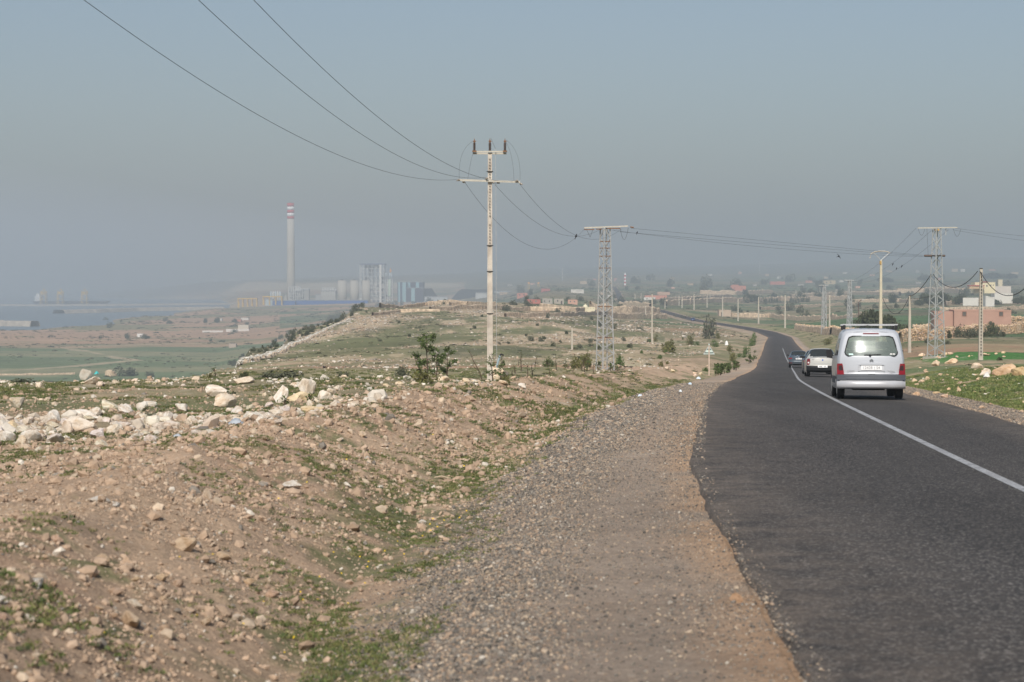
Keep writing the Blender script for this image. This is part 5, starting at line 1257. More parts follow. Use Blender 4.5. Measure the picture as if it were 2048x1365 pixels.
def face_stones(t_, P, Z, hh, Nn, thick, step, s, label, pal=None):
    """the stones of a wall: each its own shape"""
    pts = []; n = len(P); org = np.array(t_.location)
    L = np.concatenate([[0], np.cumsum(np.linalg.norm(np.diff(P, axis=0), axis=1))]); m = int(L[-1]/step)
    for k in range(m):
        l = (k+rng.random())*step; x = np.interp(l, L, P[:, 0]); y = np.interp(l, L, P[:, 1]); z = np.interp(l, L, Z); h = np.interp(l, L, hh); nx = np.interp(l, L, Nn[:, 0]); ny = np.interp(l, L, Nn[:, 1])
        sg = -1 if ny > 0 else 1
        for q in range(int(h/(s*1.2))+1):
            f = q*s*1.2+rng.random()*s*.6; 
            if f > h+.05: continue
            o = thick*(.48-.12*f/h)*sg+rng.normal(0, .03)
            pts.append((x+nx*o+rng.normal(0, .08), y+ny*o, z+f))
        for _ in range(1): pts.append((x+nx*rng.uniform(-.2, .2), y+ny*rng.uniform(-.2, .2), z+h*rng.uniform(.95, 1.08)))
    P_ = np.array(pts)-org; n = len(P_); S = np.stack([np.full(n, s)]*3, 1)*rng.uniform(.55, 1.15, (n, 3))*np.array([1.1, .8, .75])
    o = scatter('stones', P_, wall_stone, rots(n, .25), S, shades(n, pal or [C(232, 204, 168, .82), C(214, 178, 138, .82), C(226, 196, 176, .8), C(180, 150, 118, .8)], [.4, .25, .2, .15], .12), 'tan stones laid dry')
    o.parent = t_; del o['label']
    return o
for lab, pts, h, th, ymin, step, s, gr in (
    ('tan dry stone wall running right behind the short pole and right pylon', [(1800, 686), (1900, 676), (1960, 670), (2060, 664), (2240, 652)], 1.75, 1.0, 215, .26, .19, None),
    ('tan dry stone wall behind the van, left of the bowed pole', [(1660, 668), (1700, 677), (1760, 685), (1800, 687)], 1.7, 1.1, 260, .28, .20, None),
    ('tumbled tan stone wall where the road passes its left end', [(1592, 659), (1610, 662), (1640, 665), (1664, 669)], 1.6, 1.4, 300, .34, .24, None),
    ('short tan stone wall beside the salmon building at right', [(2018, 655), (2070, 652), (2200, 648)], 2.0, 1.0, 360, .36, .25, None),
    ('tan stone wall seen between the bushes, left of the salmon building', [(1826, 662), (1850, 661), (1886, 659)], 1.3, 1.0, 360, .36, .25, None),
    ('pale stone wall climbing the rocky hill seaward side', [(444, 741), (500, 725), (545, 710), (600, 686), (652, 660), (700, 641)], 0.42, 1.5, 235, .42, .27, None)):
    t_, P, Z, hh, Nn, G = stone_wall(lab, pts, h, th, ymin, True)
    o = face_stones(t_, P, Z, hh, Nn, th, step, s, lab, [C(214, 210, 200, .85), C(190, 184, 172, .8), C(170, 164, 152, .8), C(204, 196, 180, .8)] if 'climbing' in lab else None)
far_walls = [
 ('tan field wall under the pink house left of the concrete pole', [(760, 616), (850, 612), (935, 613)], 700, 1.6), ('tan field wall below the pink house, behind the pole', [(860, 623), (960, 619), (1060, 622), (1130, 624)], 560, 1.5),
 ('long tan wall below the shrine, left of the lattice pylon', [(1010, 634), (1120, 634), (1240, 634), (1330, 632)], 560, 1.4), ('tan wall in front of the shrine', [(1080, 617), (1150, 624), (1240, 627), (1320, 624)], 600, 1.8),
 ('thick tan wall at the left bend of the road, upper one', [(1240, 615), (1302, 618)], 900, 4.), ('thick tan wall at the left bend of the road, middle one', [(1180, 624), (1260, 631), (1316, 631)], 700, 4.2), ('thick tan wall at the left bend of the road, lowest one', [(1210, 634), (1290, 638), (1332, 638)], 640, 2.4),
 ('long straight grey wall across the green fields right of the road', [(1462, 634), (1540, 636), (1660, 638)], 700, 2.2), ('grey wall behind the concrete poles right of the far bend', [(1664, 638), (1760, 637)], 650, 2.0),
 ('tan terrace wall beyond the road, upper left strip', [(1322, 607), (1400, 600), (1462, 596)], 1100, 4.), ('tan terrace wall crossing behind the concrete poles', [(1330, 612), (1440, 605), (1560, 602), (1700, 600)], 1000, 4.),
 ('tan terrace wall before the round trees', [(1400, 589), (1470, 590), (1545, 587)], 1500, 5.), ('tan terrace wall at the mid right under the villa', [(1750, 590), (1850, 585), (1930, 588)], 1300, 5.),
 ('tan terrace wall below the beige row of rooms', [(1580, 596), (1700, 590), (1800, 592)], 1200, 4.), ('broken pale wall in the scrub right of centre', [(1520, 620), (1600, 616), (1720, 612)], 850, 2.), ('pale wall behind the short pole', [(1700, 606), (1800, 604), (1850, 608)], 900, 2.5),
 ('pale wall right of the right pylon, over the hedge', [(1890, 612), (1960, 606), (2060, 609)], 800, 2.2), ('pale wall between villa and salmon building', [(1880, 622), (1990, 622), (2080, 618)], 620, 1.6),
 ('thin pale wall along the foot of the coastal field, far left', [(-40, 752), (60, 751), (150, 749)], 950, .9), ('pale wall at the lip of the rocky hill', [(745, 632), (800, 626), (880, 624)], 520, 1.), ('low pale wall across the rocky hill top', [(900, 612), (990, 611)], 650, 1.3)]
for lab, pts, ymin, h in far_walls: stone_wall(lab, pts, h, max(.8, h*.6), ymin, hv=.4)
# ruined house by the long wall
house('ruined_house', 'roofless ruined grey house at the left end of the long grey wall', 1438, 1462, 620.5, 633.5, None, ymin=600, depth=7, rgb=(196, 176, 156), parapet=0, doors=[(.18, .3, .7)], cat='ruin', extra=lambda t_, w, h, m: MB().box(-w*.5, -w*.44, -.2, .2, h, h+1.2*m).box(-w*.25, -w*.05, -.2, .3, h-.1, h+.8*m).build('broken_wall', hm('wall_196_176_156', (196, 176, 156)), t_))

# ------------------------------------------------------------------ power station on the coast
YP = 3982.
def stn(name, label, x0, x1, yt, yb, rgb, depth=40., Y=YP, cat='industrial building', k=.8, extra=None, wins=(), group=None):
    m = Y/F; b = at((x0+x1)/2, yb, Y); w = (x1-x0)*m; h = (yb-yt)*m
    t_ = thing(name, label, cat, b, 0, group); MB().box(-w/2, w/2, 0, depth, -12, h).build('wall', mat('clad_%d_%d_%d' % rgb, C(*rgb, k), .7, .05, .05), t_)
    MB().box(-w/2-.5, w/2+.5, -.5, depth+.5, h, h+1.2).build('roof', mat('clad_roof', C(170, 175, 180, .7), .7), t_)
    if extra: extra(t_, w, h, m)
    return t_
conc = mat('stack_concrete', C(196, 190, 178, .85), .9, .06, .03); rb = mat('stack_red', (.50, .04, .05, 1), .7, .05, .1); wb = mat('stack_white', (.84, .84, .83, 1), .7, .03, .1)
b = at(582, 606, YP); t_ = thing('chimney', 'very tall power station chimney with red and white bands at its top', 'chimney', b)
hz = lambda py: (606-py)*YP/F+0.0
MB().lathe([(8.6, -8), (8.2, hz(560)), (7.6, hz(500)), (7.2, hz(438.6))], n=32).build('shaft', conc, t_, True)
bd = [438.6, 433.6, 427, 420.9, 414.3, 407.7]
for i in range(5): MB().lathe([(7.25-.03*i, hz(bd[i])+.02), (7.22-.03*i, hz(bd[i+1]))], n=32).build('band', (rb, wb)[i % 2], t_, True)
MB().lathe([(7.3, hz(407.7)), (7.3, hz(406.9)), (6.5, hz(406.8))], n=32).build('rim', rb, t_)
MB().box(-.3, .3, -3, -2.4, hz(407), hz(404)).box(3, 3.6, -3, -2.4, hz(407), hz(405)).build('lightning_rod', galv_dark, t_)
fr_m = mat('white_steelwork', C(214, 216, 214, .9), .7, .05, .1)
def frame(name, label, x0, x1, yt, yb, nx, nz, depth, Y=YP, wd=.9, brace=True, core=None, m_=None, cat='steel frame'):
    m = Y/F; b = at((x0+x1)/2, yb, Y); w = (x1-x0)*m; h = (yb-yt)*m; t_ = thing(name, label, cat, b)
    r__ = np.random.default_rng(int(x0)); xs = np.linspace(-w/2, w/2, nx+1); zs = np.linspace(0, h, nz+1); ys = np.linspace(0, depth, 3)
    for nm, f in (('column', lambda mb: [mb.box(x-wd/2, x+wd/2, y-wd/2, y+wd/2, -8, h) for x in xs for y in ys]), ('beam', lambda mb: [mb.box(-w/2, w/2, y-wd*.4, y+wd*.4, z-wd*.4, z+wd*.4) for z in zs[1:] for y in ys]+[mb.box(x-wd*.4, x+wd*.4, 0, depth, z-wd*.4, z+wd*.4) for z in zs[1:] for x in (xs[0], xs[-1])])):
        mb = MB(); f(mb); mb.build(nm, m_ or fr_m, t_)
    if brace:
        mb = MB()
        for i in range(nx):
            for j in range(nz):
                if r__.random() < .35: mb.bar((xs[i], 0, zs[j]), (xs[i+1], 0, zs[j+1]), wd*.6) if r__.random() < .5 else mb.bar((xs[i+1], 0, zs[j]), (xs[i], 0, zs[j+1]), wd*.6)
        mb.build('brace', m_ or fr_m, t_)
    if core:
        mb = MB()
        for _ in range(core):
            i = r__.integers(0, nx); j = r__.integers(0, nz); mb.box(xs[i]+1, xs[i+1]-.6, depth*.3, depth*.8, zs[j], zs[j+1]-1.2)
        mb.build('equipment', mat('grey_duct', C(150, 152, 154, .7), .7, .1, .05), t_)
    return t_, w, h, m
t_, w, h, m = frame('boiler_house', 'tall open steel boiler house frame with a blue roof edge and pale stair tower', 720, 768, 529.5, 607, 6, 10, 45, core=26, cat='boiler house')
MB().box(-w/2-1, w/2+3, -1, 46, h, h+1.6).build('roof', mat('blue_roof', C(96, 112, 156, .8), .7), t_)
MB().box(w*.31, w*.40, -3, 2, -5, h-.5).build('stair_tower', mat('stair_white', C(222, 222, 216, .95), .7), t_)
t_, w, h, m = frame('process_tower', 'steel tower with a green tank and orange topped flues right of the boiler house', 770.5, 785, 559, 607, 3, 8, 20, core=5, cat='steel tower')
MB().lathe([(0, h*.28), (3.4, h*.28), (3.6, h*.3), (3.6, h*.95), (3, h), (0, h)], (w*.1, 3, 0), 14).build('tank', mat('green_tank', C(190, 212, 190, .9), .6), t_, True)
for x in (-.42, .12, .34): MB().lathe([(1., h), (1., h+13)], (w*x, 5, 0), 10).build('flue', mat('blue_white', C(200, 212, 220, .9), .6), t_, True)
MB().box(w*.12, w*.36, 2, 6, h+15, h+18).lathe([(1, h+13), (1, h+22)], (w*.22, 4, 0), 8).build('flue_top', mat('orange_paint', (.80, .36, .06, 1), .6), t_)
for i, (a, b_) in enumerate(((676, 693.5), (700.6, 717.2), (724, 740.8))):
    m = YP/F; p = at((a+b_)/2, 606, YP-70); r = (b_-a)*m/2*.98; s_ = thing('silo', ('leftmost of the three tall pale concrete silos', 'middle one of the three tall pale concrete silos', 'rightmost of the three tall pale silos, before the boiler house')[i], 'silo', p, group='tall concrete silos of the power station')
    MB().lathe([(r, -6), (r, 43)], n=28).build('shell', conc, s_, True); MB().lathe([(r*1.02, 43), (r*1.02, 43.8), (r*.5, 44.4)], n=28).build('lid', MATS['clad_roof'] if 'clad_roof' in MATS else conc, s_)
    MB().box(-r*.3, r*.2, -1, 1, 44, 46).build('roof_gear', galv_dark, s_)
def stripes(lst, col):
    def f(t_, w, h, m):
        for a, b_ in lst: MB().box(-w/2+a*w, -w/2+b_*w, -.4, 0, -5, h-.1).build('stripe', mat('stripe_%s' % col, {'pale': C(150, 190, 200, .9), 'blue': C(70, 100, 140, .8)}[col], .6), t_)
    return f
stn('turbine_hall', 'dark slate blue hall with pale vertical stripes, left one of the striped pair', 795, 813.5, 565, 608, (70, 88, 116), 30, extra=stripes([(.1, .28), (.52, .92)], 'pale'))
stn('turbine_hall', 'wide dark blue striped hall right of the narrow one', 813.6, 846.5, 565, 608, (62, 70, 96), 60, Y=YP+15, extra=stripes([(.0, .22), (.55, .75)], 'pale'))
stn('turbine_annex', 'lower dark annex with one pale stripe before the striped halls', 813, 846.5, 577, 607.5, (66, 70, 92), 15, Y=YP-20, extra=stripes([(.28, .50)], 'pale'))
stn('conveyor_shed', 'long low bright blue shed at the foot of the power station', 592, 735, 601.5, 613, (40, 96, 176), 30, Y=YP-150, cat='shed', k=.85)
stn('blue_shed', 'short bright blue shed left of the long one', 566, 590, 602, 612, (44, 98, 176), 25, Y=YP-160, cat='shed', k=.85)
stn('blue_shed', 'bright blue shed with a pale left wall', 545, 565.8, 602, 613, (50, 104, 176), 25, Y=YP-165, cat='shed', k=.85)
stn('pale_shed', 'pale blue white block left of the blue sheds', 531, 544.8, 599, 613.2, (200, 216, 220), 25, Y=YP-160, cat='shed')
stn('precipitator_house', 'grey block building with a truss roof between chimney and silos', 642, 671, 583, 604, (188, 188, 182), 30)
frame('roof_truss', 'steel gantry on top of the grey block building', 645, 670, 576, 583.5, 5, 1, 20, wd=.8, brace=True)
stn('filter_house', 'small grey building just left of the truss roofed block', 631, 641.5, 590, 605, (176, 178, 178), 20)
stn('filter_house', 'pale grey building just right of the chimney foot', 609, 617.5, 581, 605, (180, 180, 176), 20)
stn('office_block', 'low pale block left of the chimney foot', 568.5, 578, 591, 606, (190, 188, 180), 20)
frame('chimney_scaffold', 'steel framework with ducts around the foot of the chimney', 577.5, 600, 574, 607, 5, 5, 22, Y=YP-25, core=10)
frame('duct_frame', 'open steel framework right of the grey building by the chimney', 600, 618, 578, 606, 4, 4, 14, Y=YP+25, core=6)
for i in range(5): 
    x = 542+i*4.6; p = at(x, 604, YP-40); s_ = thing('storage_tank', 'slim white tank in the row left of the chimney', 'tank', p, group='slim white tanks left of the chimney'); MB().lathe([(1.9, -6), (1.9, 19), (1.2, 20.5), (0, 21)], n=14).build('shell', (MATS['blue_white'], MATS['stair_white'])[i % 2], s_, True)
yel = mat('yellow_paint', (.72, .46, .07, 1), .6, .06, .2)
for lab, x0, x1, yt, yb, nx in (('yellow gantry frame at the left end of the power station', 476, 513, 598.5, 613, 4), ('yellow gantry above the pale block', 526, 563, 594.5, 602, 3)):
    t_, w, h, m = frame('gantry', lab, x0, x1, yt, yb, nx, 1, 14, Y=YP-200, wd=1.1, brace=False, m_=yel, cat='gantry'); MB().box(-w/2-1, w/2+1, -1, 15, h, h+1.6).build('girder', yel, t_)
# coal heaps
coal = mat('coal', (.02, .022, .028, 1), .95, .3, .06, .3)
def heap(label, x0, x1, yt, yb, Y, top=.5):
    m = Y/F; b = at((x0+x1)/2, yb, Y); w = (x1-x0)*m/2; h = (yb-yt)*m; n = 30; P = np.zeros((9, n, 3))
    for i in range(9):
        f = i/8.; a = 2*np.pi*np.arange(n)/(n-1); rr = 1-f*(1-top)
        z = h*min(1, f*1.12)**1; P[i, :, 0] = np.cos(a)*w*rr; P[i, :, 1] = np.sin(a)*w*.5*rr; P[i, :, 2] = z*(1+.05*np.sin(a*5+i))-3*(i == 0)
    P[-1, :, :2] *= .02; P[-1, :, 2] = h
    return tag(obj('coal_heap', grid_mesh('coal_heap', P, coal, True), None, b), label, 'coal heap')
heap('black coal heap sloping down right of the striped halls', 815, 880, 578, 600, YP+70, .45); heap('long black coal heap left of the concrete pole', 901, 1010, 579.5, 599.5, YP+200, .6)
stn('coal_shed', 'white shed in front of the long coal heap', 951, 973.5, 586.6, 594.5, (214, 216, 214), 15, Y=YP-200, cat='shed')
stn('coal_shed', 'long low white roofed shed right of the concrete pole', 988, 1029, 583.5, 588.5, (206, 208, 206), 20, Y=YP+150, cat='shed')
stn('coal_shed', 'low white roofed sheds between the two coal heaps', 849, 895, 594.5, 601, (200, 206, 208), 20, Y=YP-120, cat='shed')
for x, lab in ((1057.5, 'left of two small yellow tower cranes right of the concrete pole'), (1077, 'right of two small yellow tower cranes right of the concrete pole')):
    Y = 3600; m = Y/F; b = at(x, 581, Y); t_ = thing('tower_crane', lab, 'crane', b); MB().box(-1.6*m, -1*m, -1, 0, -4, 16*m).box(1*m, 1.6*m, -1, 0, -4, 16*m).build('leg', yel, t_); MB().box(-2*m, 2*m, -1.5, .5, 13*m, 16*m).build('machine_house', mat('orange_paint', (.80, .36, .06, 1)), t_)
for x, y0, y1, Y, c_ in ((1250, 547, 574, 3400, True), (1124.6, 537, 568, 4600, False), (1320, 510, 545, 7000, False), (1519, 522, 550, 6000, False)):
    m = Y/F; b = at(x, y1, Y); t_ = thing('radio_mast', 'red and white banded radio mast right of the lattice pylon' if c_ else 'slender far mast in the haze over the plateau', 'mast', b, group=None if c_ else 'slender far masts in the haze'); n = 8; w = 1.4 if c_ else .8
    for i in range(n):
        MB().box(-w, w, -w, w, (y1-y0)*m*i/n-(3 if i == 0 else 0), (y1-y0)*m*(i+1)/n).build('section', (rb, wb)[i % 2] if c_ else steel, t_)
# steam
st = bpy.data.materials.new('steam'); t = nodes(st); t.nodes.remove(t.nodes['Principled BSDF']); pv = t.nodes.new('ShaderNodeVolumePrincipled'); pv.inputs['Color'].default_value = (.95, .95, .95, 1)
tc = t.nodes.new('ShaderNodeTexCoord'); n = t.nodes.new('ShaderNodeTexNoise'); n.inputs['Scale'].default_value = .12; n.inputs['Detail'].default_value = 4; link(t, tc.outputs['Object'], n.inputs['Vector'])
mr = t.nodes.new('ShaderNodeMapRange'); mr.inputs[1].default_value = .45; mr.inputs[2].default_value = .7; mr.inputs[4].default_value = .006; link(t, n.outputs['Fac'], mr.inputs[0]); link(t, mr.outputs[0], pv.inputs['Density']); link(t, pv.outputs[0], t.nodes['Material Output'].inputs['Volume'])
p = at(756, 528, YP+20); tag(MB().tube([(0, 0, 0), (5, 0, 5), (11, 0, 9), (16, 2, 15), (24, 4, 21)], [1.5, 4, 5, 5.5, 3], 10).build('steam', st, None, True, p), 'faint plume of steam rising from the boiler house roof', kind='stuff').data.flip_normals()
# ship loaders on the jetty, breakwaters
rub = mat('armour_rock', C(186, 176, 162, .8), .95, .2, .15, .4)
def berm_line(label, pts, h, w, name='breakwater'):
    P = np.array([(at(x, y, 4000.).x*Y/4000., Y) for (x, y, Y) in pts]); S = np.linspace(0, len(P)-1, 60); X = np.interp(S, range(len(P)), P[:, 0]); Y = np.interp(S, range(len(P)), P[:, 1])
    T = np.gradient(np.stack([X, Y], 1), axis=0); T /= np.linalg.norm(T, axis=1)[:, None]; N_ = np.stack([-T[:, 1], T[:, 0]], 1); prof = [(-1, -3), (-.45, .9), (-.3, 1), (.3, 1), (.45, .9), (1, -3)]
    G = np.array([[(X[i]+N_[i, 0]*a*w, Y[i]+N_[i, 1]*a*w, SEA+h*b*(1+.12*rng.normal()*(b < 1))) for a, b in prof] for i in range(60)])
    return tag(obj(name, grid_mesh(name, G, rub, False)), label, 'breakwater')
berm_line('long pale outer jetty carrying the three yellow cranes', [(-80, 0, 4560), (80, 0, 4560), (220, 0, 4600), (400, 0, 4750), (520, 0, 4900)], 4, 22)
berm_line('inner rubble breakwater with a rounded tip', [(113, 0, 3540), (180, 0, 3620), (260, 0, 3800), (360, 0, 3900), (440, 0, 3950)], 6.5, 26)
berm_line('short rubble sea wall at the far left shore', [(-100, 0, 2590), (-20, 0, 2600), (66, 0, 2560)], 7, 16)
for x, lab in ((86, 'leftmost of the three yellow ship loading cranes on the jetty'), (119.5, 'middle one of the three yellow ship loading cranes on the jetty'), (168, 'rightmost of the three yellow ship loading cranes on the jetty')):
    Y = 4600.; m = Y/F; b = at(x, 611, Y); b.z = SEA+4; t_ = thing('harbour_crane', lab, 'harbour crane', b); k = m
    for sx in (-5.5, 5.5):
        for y in (0, 16): MB().bar((sx*k, y, 0), (sx*k*.8, y, 26*k), 1.5).build('leg', yel, t_)
    MB().box(-6*k, 6*k, -1, 17, 9*k, 10*k).box(-5.5*k, 5.5*k, -1, 17, 18*k, 19*k).build('cross_beam', yel, t_)
    MB().box(-5*k, 3*k, -2, 18, 20*k, 24.5*k).build('machine_house', yel, t_); MB().bar((3*k, 8, 23*k), (1*k, 8, 31*k), 1.2).bar((-5*k, 8, 23*k), (1*k, 8, 31*k), 1.0).bar((5*k, 8, 22*k), (1*k, 8, 31*k), .8).build('mast', yel, t_)
    MB().box(-6*k, 7*k, 6, 9, 22*k, 23*k).build('boom', yel, t_)
p = at(70, 608, 4610); p.z = SEA+3; s_ = thing('cargo_ship', 'long dark hulled cargo ship moored behind the jetty cranes', 'ship', p)
MB().add([(-6, -9, 0), (155, -9, 0), (160, 9, 0), (-6, 9, 0), (-10, -11, 7), (163, -11, 7), (168, 9, 8), (-10, 11, 7)], [(0,3,2,1), (4,5,6,7), (0,1,5,4), (1,2,6,5), (2,3,7,6), (3,0,4,7)]).build('hull', mat('ship_hull', (.06, .05, .07, 1), .7), s_, loc=(0, 30, 0))
MB().box(-6, 8, -8, 8, 7, 20).box(-3, 5, -7, 7, 20, 25).build('superstructure', wb, s_, loc=(0, 30, 0))
# small farm on the plain, left
house('farm_house', 'tiny white cube house alone on the coastal plain', 274, 285, 668, 675, ymin=1500, rgb=(240, 238, 232), depth=5, doors=[(.55, .7, .6)])
house('farm_wall', 'long white walled enclosure on the coastal plain, left part', 405, 446, 661.5, 665.5, ymin=1500, rgb=(228, 224, 216), depth=1, parapet=0, cat='wall')
house('farm_wall', 'long white walled enclosure on the coastal plain, right part', 452, 498, 658.5, 663.5, ymin=1500, rgb=(226, 220, 212), depth=1, parapet=0, cat='wall')
house('farm_house', 'beige farmhouse at the right end of the white enclosure', 476, 497, 650.5, 660, ymin=1600, rgb=(214, 206, 190), depth=12)
house('farm_house', 'low brick red farmhouse on the coastal plain', 469, 482, 640, 644, ymin=2200, rgb=(190, 130, 112), depth=10)
house('farm_house', 'white farmhouse beside the brick red one on the coastal plain', 482, 497, 636, 641, ymin=2300, rgb=(220, 216, 208), depth=10)
house('farm_house', 'beige low farm building left of the brick red farmhouse', 430, 444, 637.5, 642, ymin=2300, rgb=(206, 204, 196), depth=10)
house('farm_ruin', 'pale ruined block at the right border of the coastal field', 458, 472, 688, 696, ymin=1200, rgb=(190, 172, 158), depth=6, cat='ruin', parapet=0)
# ------------------------------------------------------------------ rocks one by one
rock_m = bpy.data.materials.new('limestone'); t = nodes(rock_m); b = t.nodes['Principled BSDF']; b.inputs['Roughness'].default_value = .95; b.inputs['Specular IOR Level'].default_value = .15
tc = t.nodes.new('ShaderNodeTexCoord'); oi = t.nodes.new('ShaderNodeObjectInfo')
va = t.nodes.new('ShaderNodeVectorMath'); link(t, tc.outputs['Object'], va.inputs[0]); link(t, oi.outputs['Location'], va.inputs[1])
def nz(sc, det=6, ro=.65):
    n = t.nodes.new('ShaderNodeTexNoise'); n.inputs['Scale'].default_value = sc; n.inputs['Detail'].default_value = det; n.inputs['Roughness'].default_value = ro; link(t, va.outputs[0], n.inputs['Vector']); return n.outputs['Fac']
rp = t.nodes.new('ShaderNodeValToRGB'); e = rp.color_ramp.elements; e[0].position = .30; e[0].color = (*C(190, 168, 146, .8), 1); e[1].position = .56; e[1].color = (*C(238, 230, 218, .88), 1); q = e.new(.42); q.color = (*C(226, 210, 190, .84), 1)
link(t, nz(1.6), rp.inputs[0])
rp2 = t.nodes.new('ShaderNodeMapRange'); rp2.inputs[1].default_value = .60; rp2.inputs[2].default_value = .72; rp2.inputs[4].default_value = .35; link(t, nz(.9, 4), rp2.inputs[0])
mx = t.nodes.new('ShaderNodeMix'); mx.data_type = 'RGBA'; link(t, rp2.outputs[0], mx.inputs[0]); link(t, rp.outputs[0], mx.inputs[6]); mx.inputs[7].default_value = (*C(206, 172, 110, .75), 1)
ca = t.nodes.new('ShaderNodeMix'); ca.data_type = 'RGBA'; ca.blend_type = 'MULTIPLY'; ca.inputs[0].default_value = 1; link(t, mx.outputs[2], ca.inputs[6]); link(t, oi.outputs['Color'], ca.inputs[7])
link(t, ca.outputs[2], b.inputs['Base Color']); bp = t.nodes.new('ShaderNodeBump'); bp.inputs['Strength'].default_value = .8; bp.inputs['Distance'].default_value = .05; link(t, nz(7, 8, .75), bp.inputs['Height']); link(t, bp.outputs[0], b.inputs['Normal'])
def rough_rock(name, seed, sub=3):
    """angular, pitted block"""
    r = np.random.default_rng(seed); bm = bmesh.new(); bmesh.ops.create_icosphere(bm, subdivisions=sub, radius=1)
    dirs = r.normal(size=(11, 3)); dirs /= np.linalg.norm(dirs, axis=1)[:, None]; lim = r.uniform(.45, .85, 11); o = r.random(3)*50
    for v in bm.verts:
        p = np.array(v.co)
        for dd, l in zip(dirs, lim):
            k = p @ dd
            if k > l: p = p-dd*(k-l)*.95
        nn = float(fbm(np.array(p[0]*2.3+p[2]*1.3+o[0]), np.array(p[1]*2.3-p[2]+o[1]), 4, .6))-.5
        v.co = p*(1+.38*nn)*np.array([1, .85, .8])
    me = bpy.data.meshes.new(name); bm.to_mesh(me); bm.free(); me.materials.append(rock_m); return me
RM = [rough_rock('rock_mesh', 700+i, 3) for i in range(7)]; RS = [rough_rock('rock_mesh', 800+i, 2) for i in range(8)]
def rock(label, px, py, wpx, hpx, ymin=8, seed=None, name='rock', group=None, tint=(1, 1, 1), tall=1., Y=None, big=True, cat='rock'):
    p = hit(px, py, ymin) if Y is None else at(px, py, Y); r = np.random.default_rng(seed or int(px*7+py*13))
    m = p.y/F; w = wpx*m/2; h = hpx*m/2*(1.4 if big else 1.2)
    me = (RM if big else RS)[r.integers(0, 7)]
    o = obj(name, me); o.location = (p.x, p.y, ground(p.x, p.y)+h*.5); o.scale = (w*(1.4 if big else 1.2), w*1.15, h*1.25); o.rotation_euler = (r.normal(0, .12), r.normal(0, .18), r.random()*6.28)
    o.color = (*tint, 1); return tag(o, label, cat, group)
yel_t = (1, .88, .66); pk = (.98, .80, .66); tn = (.9, .74, .58)
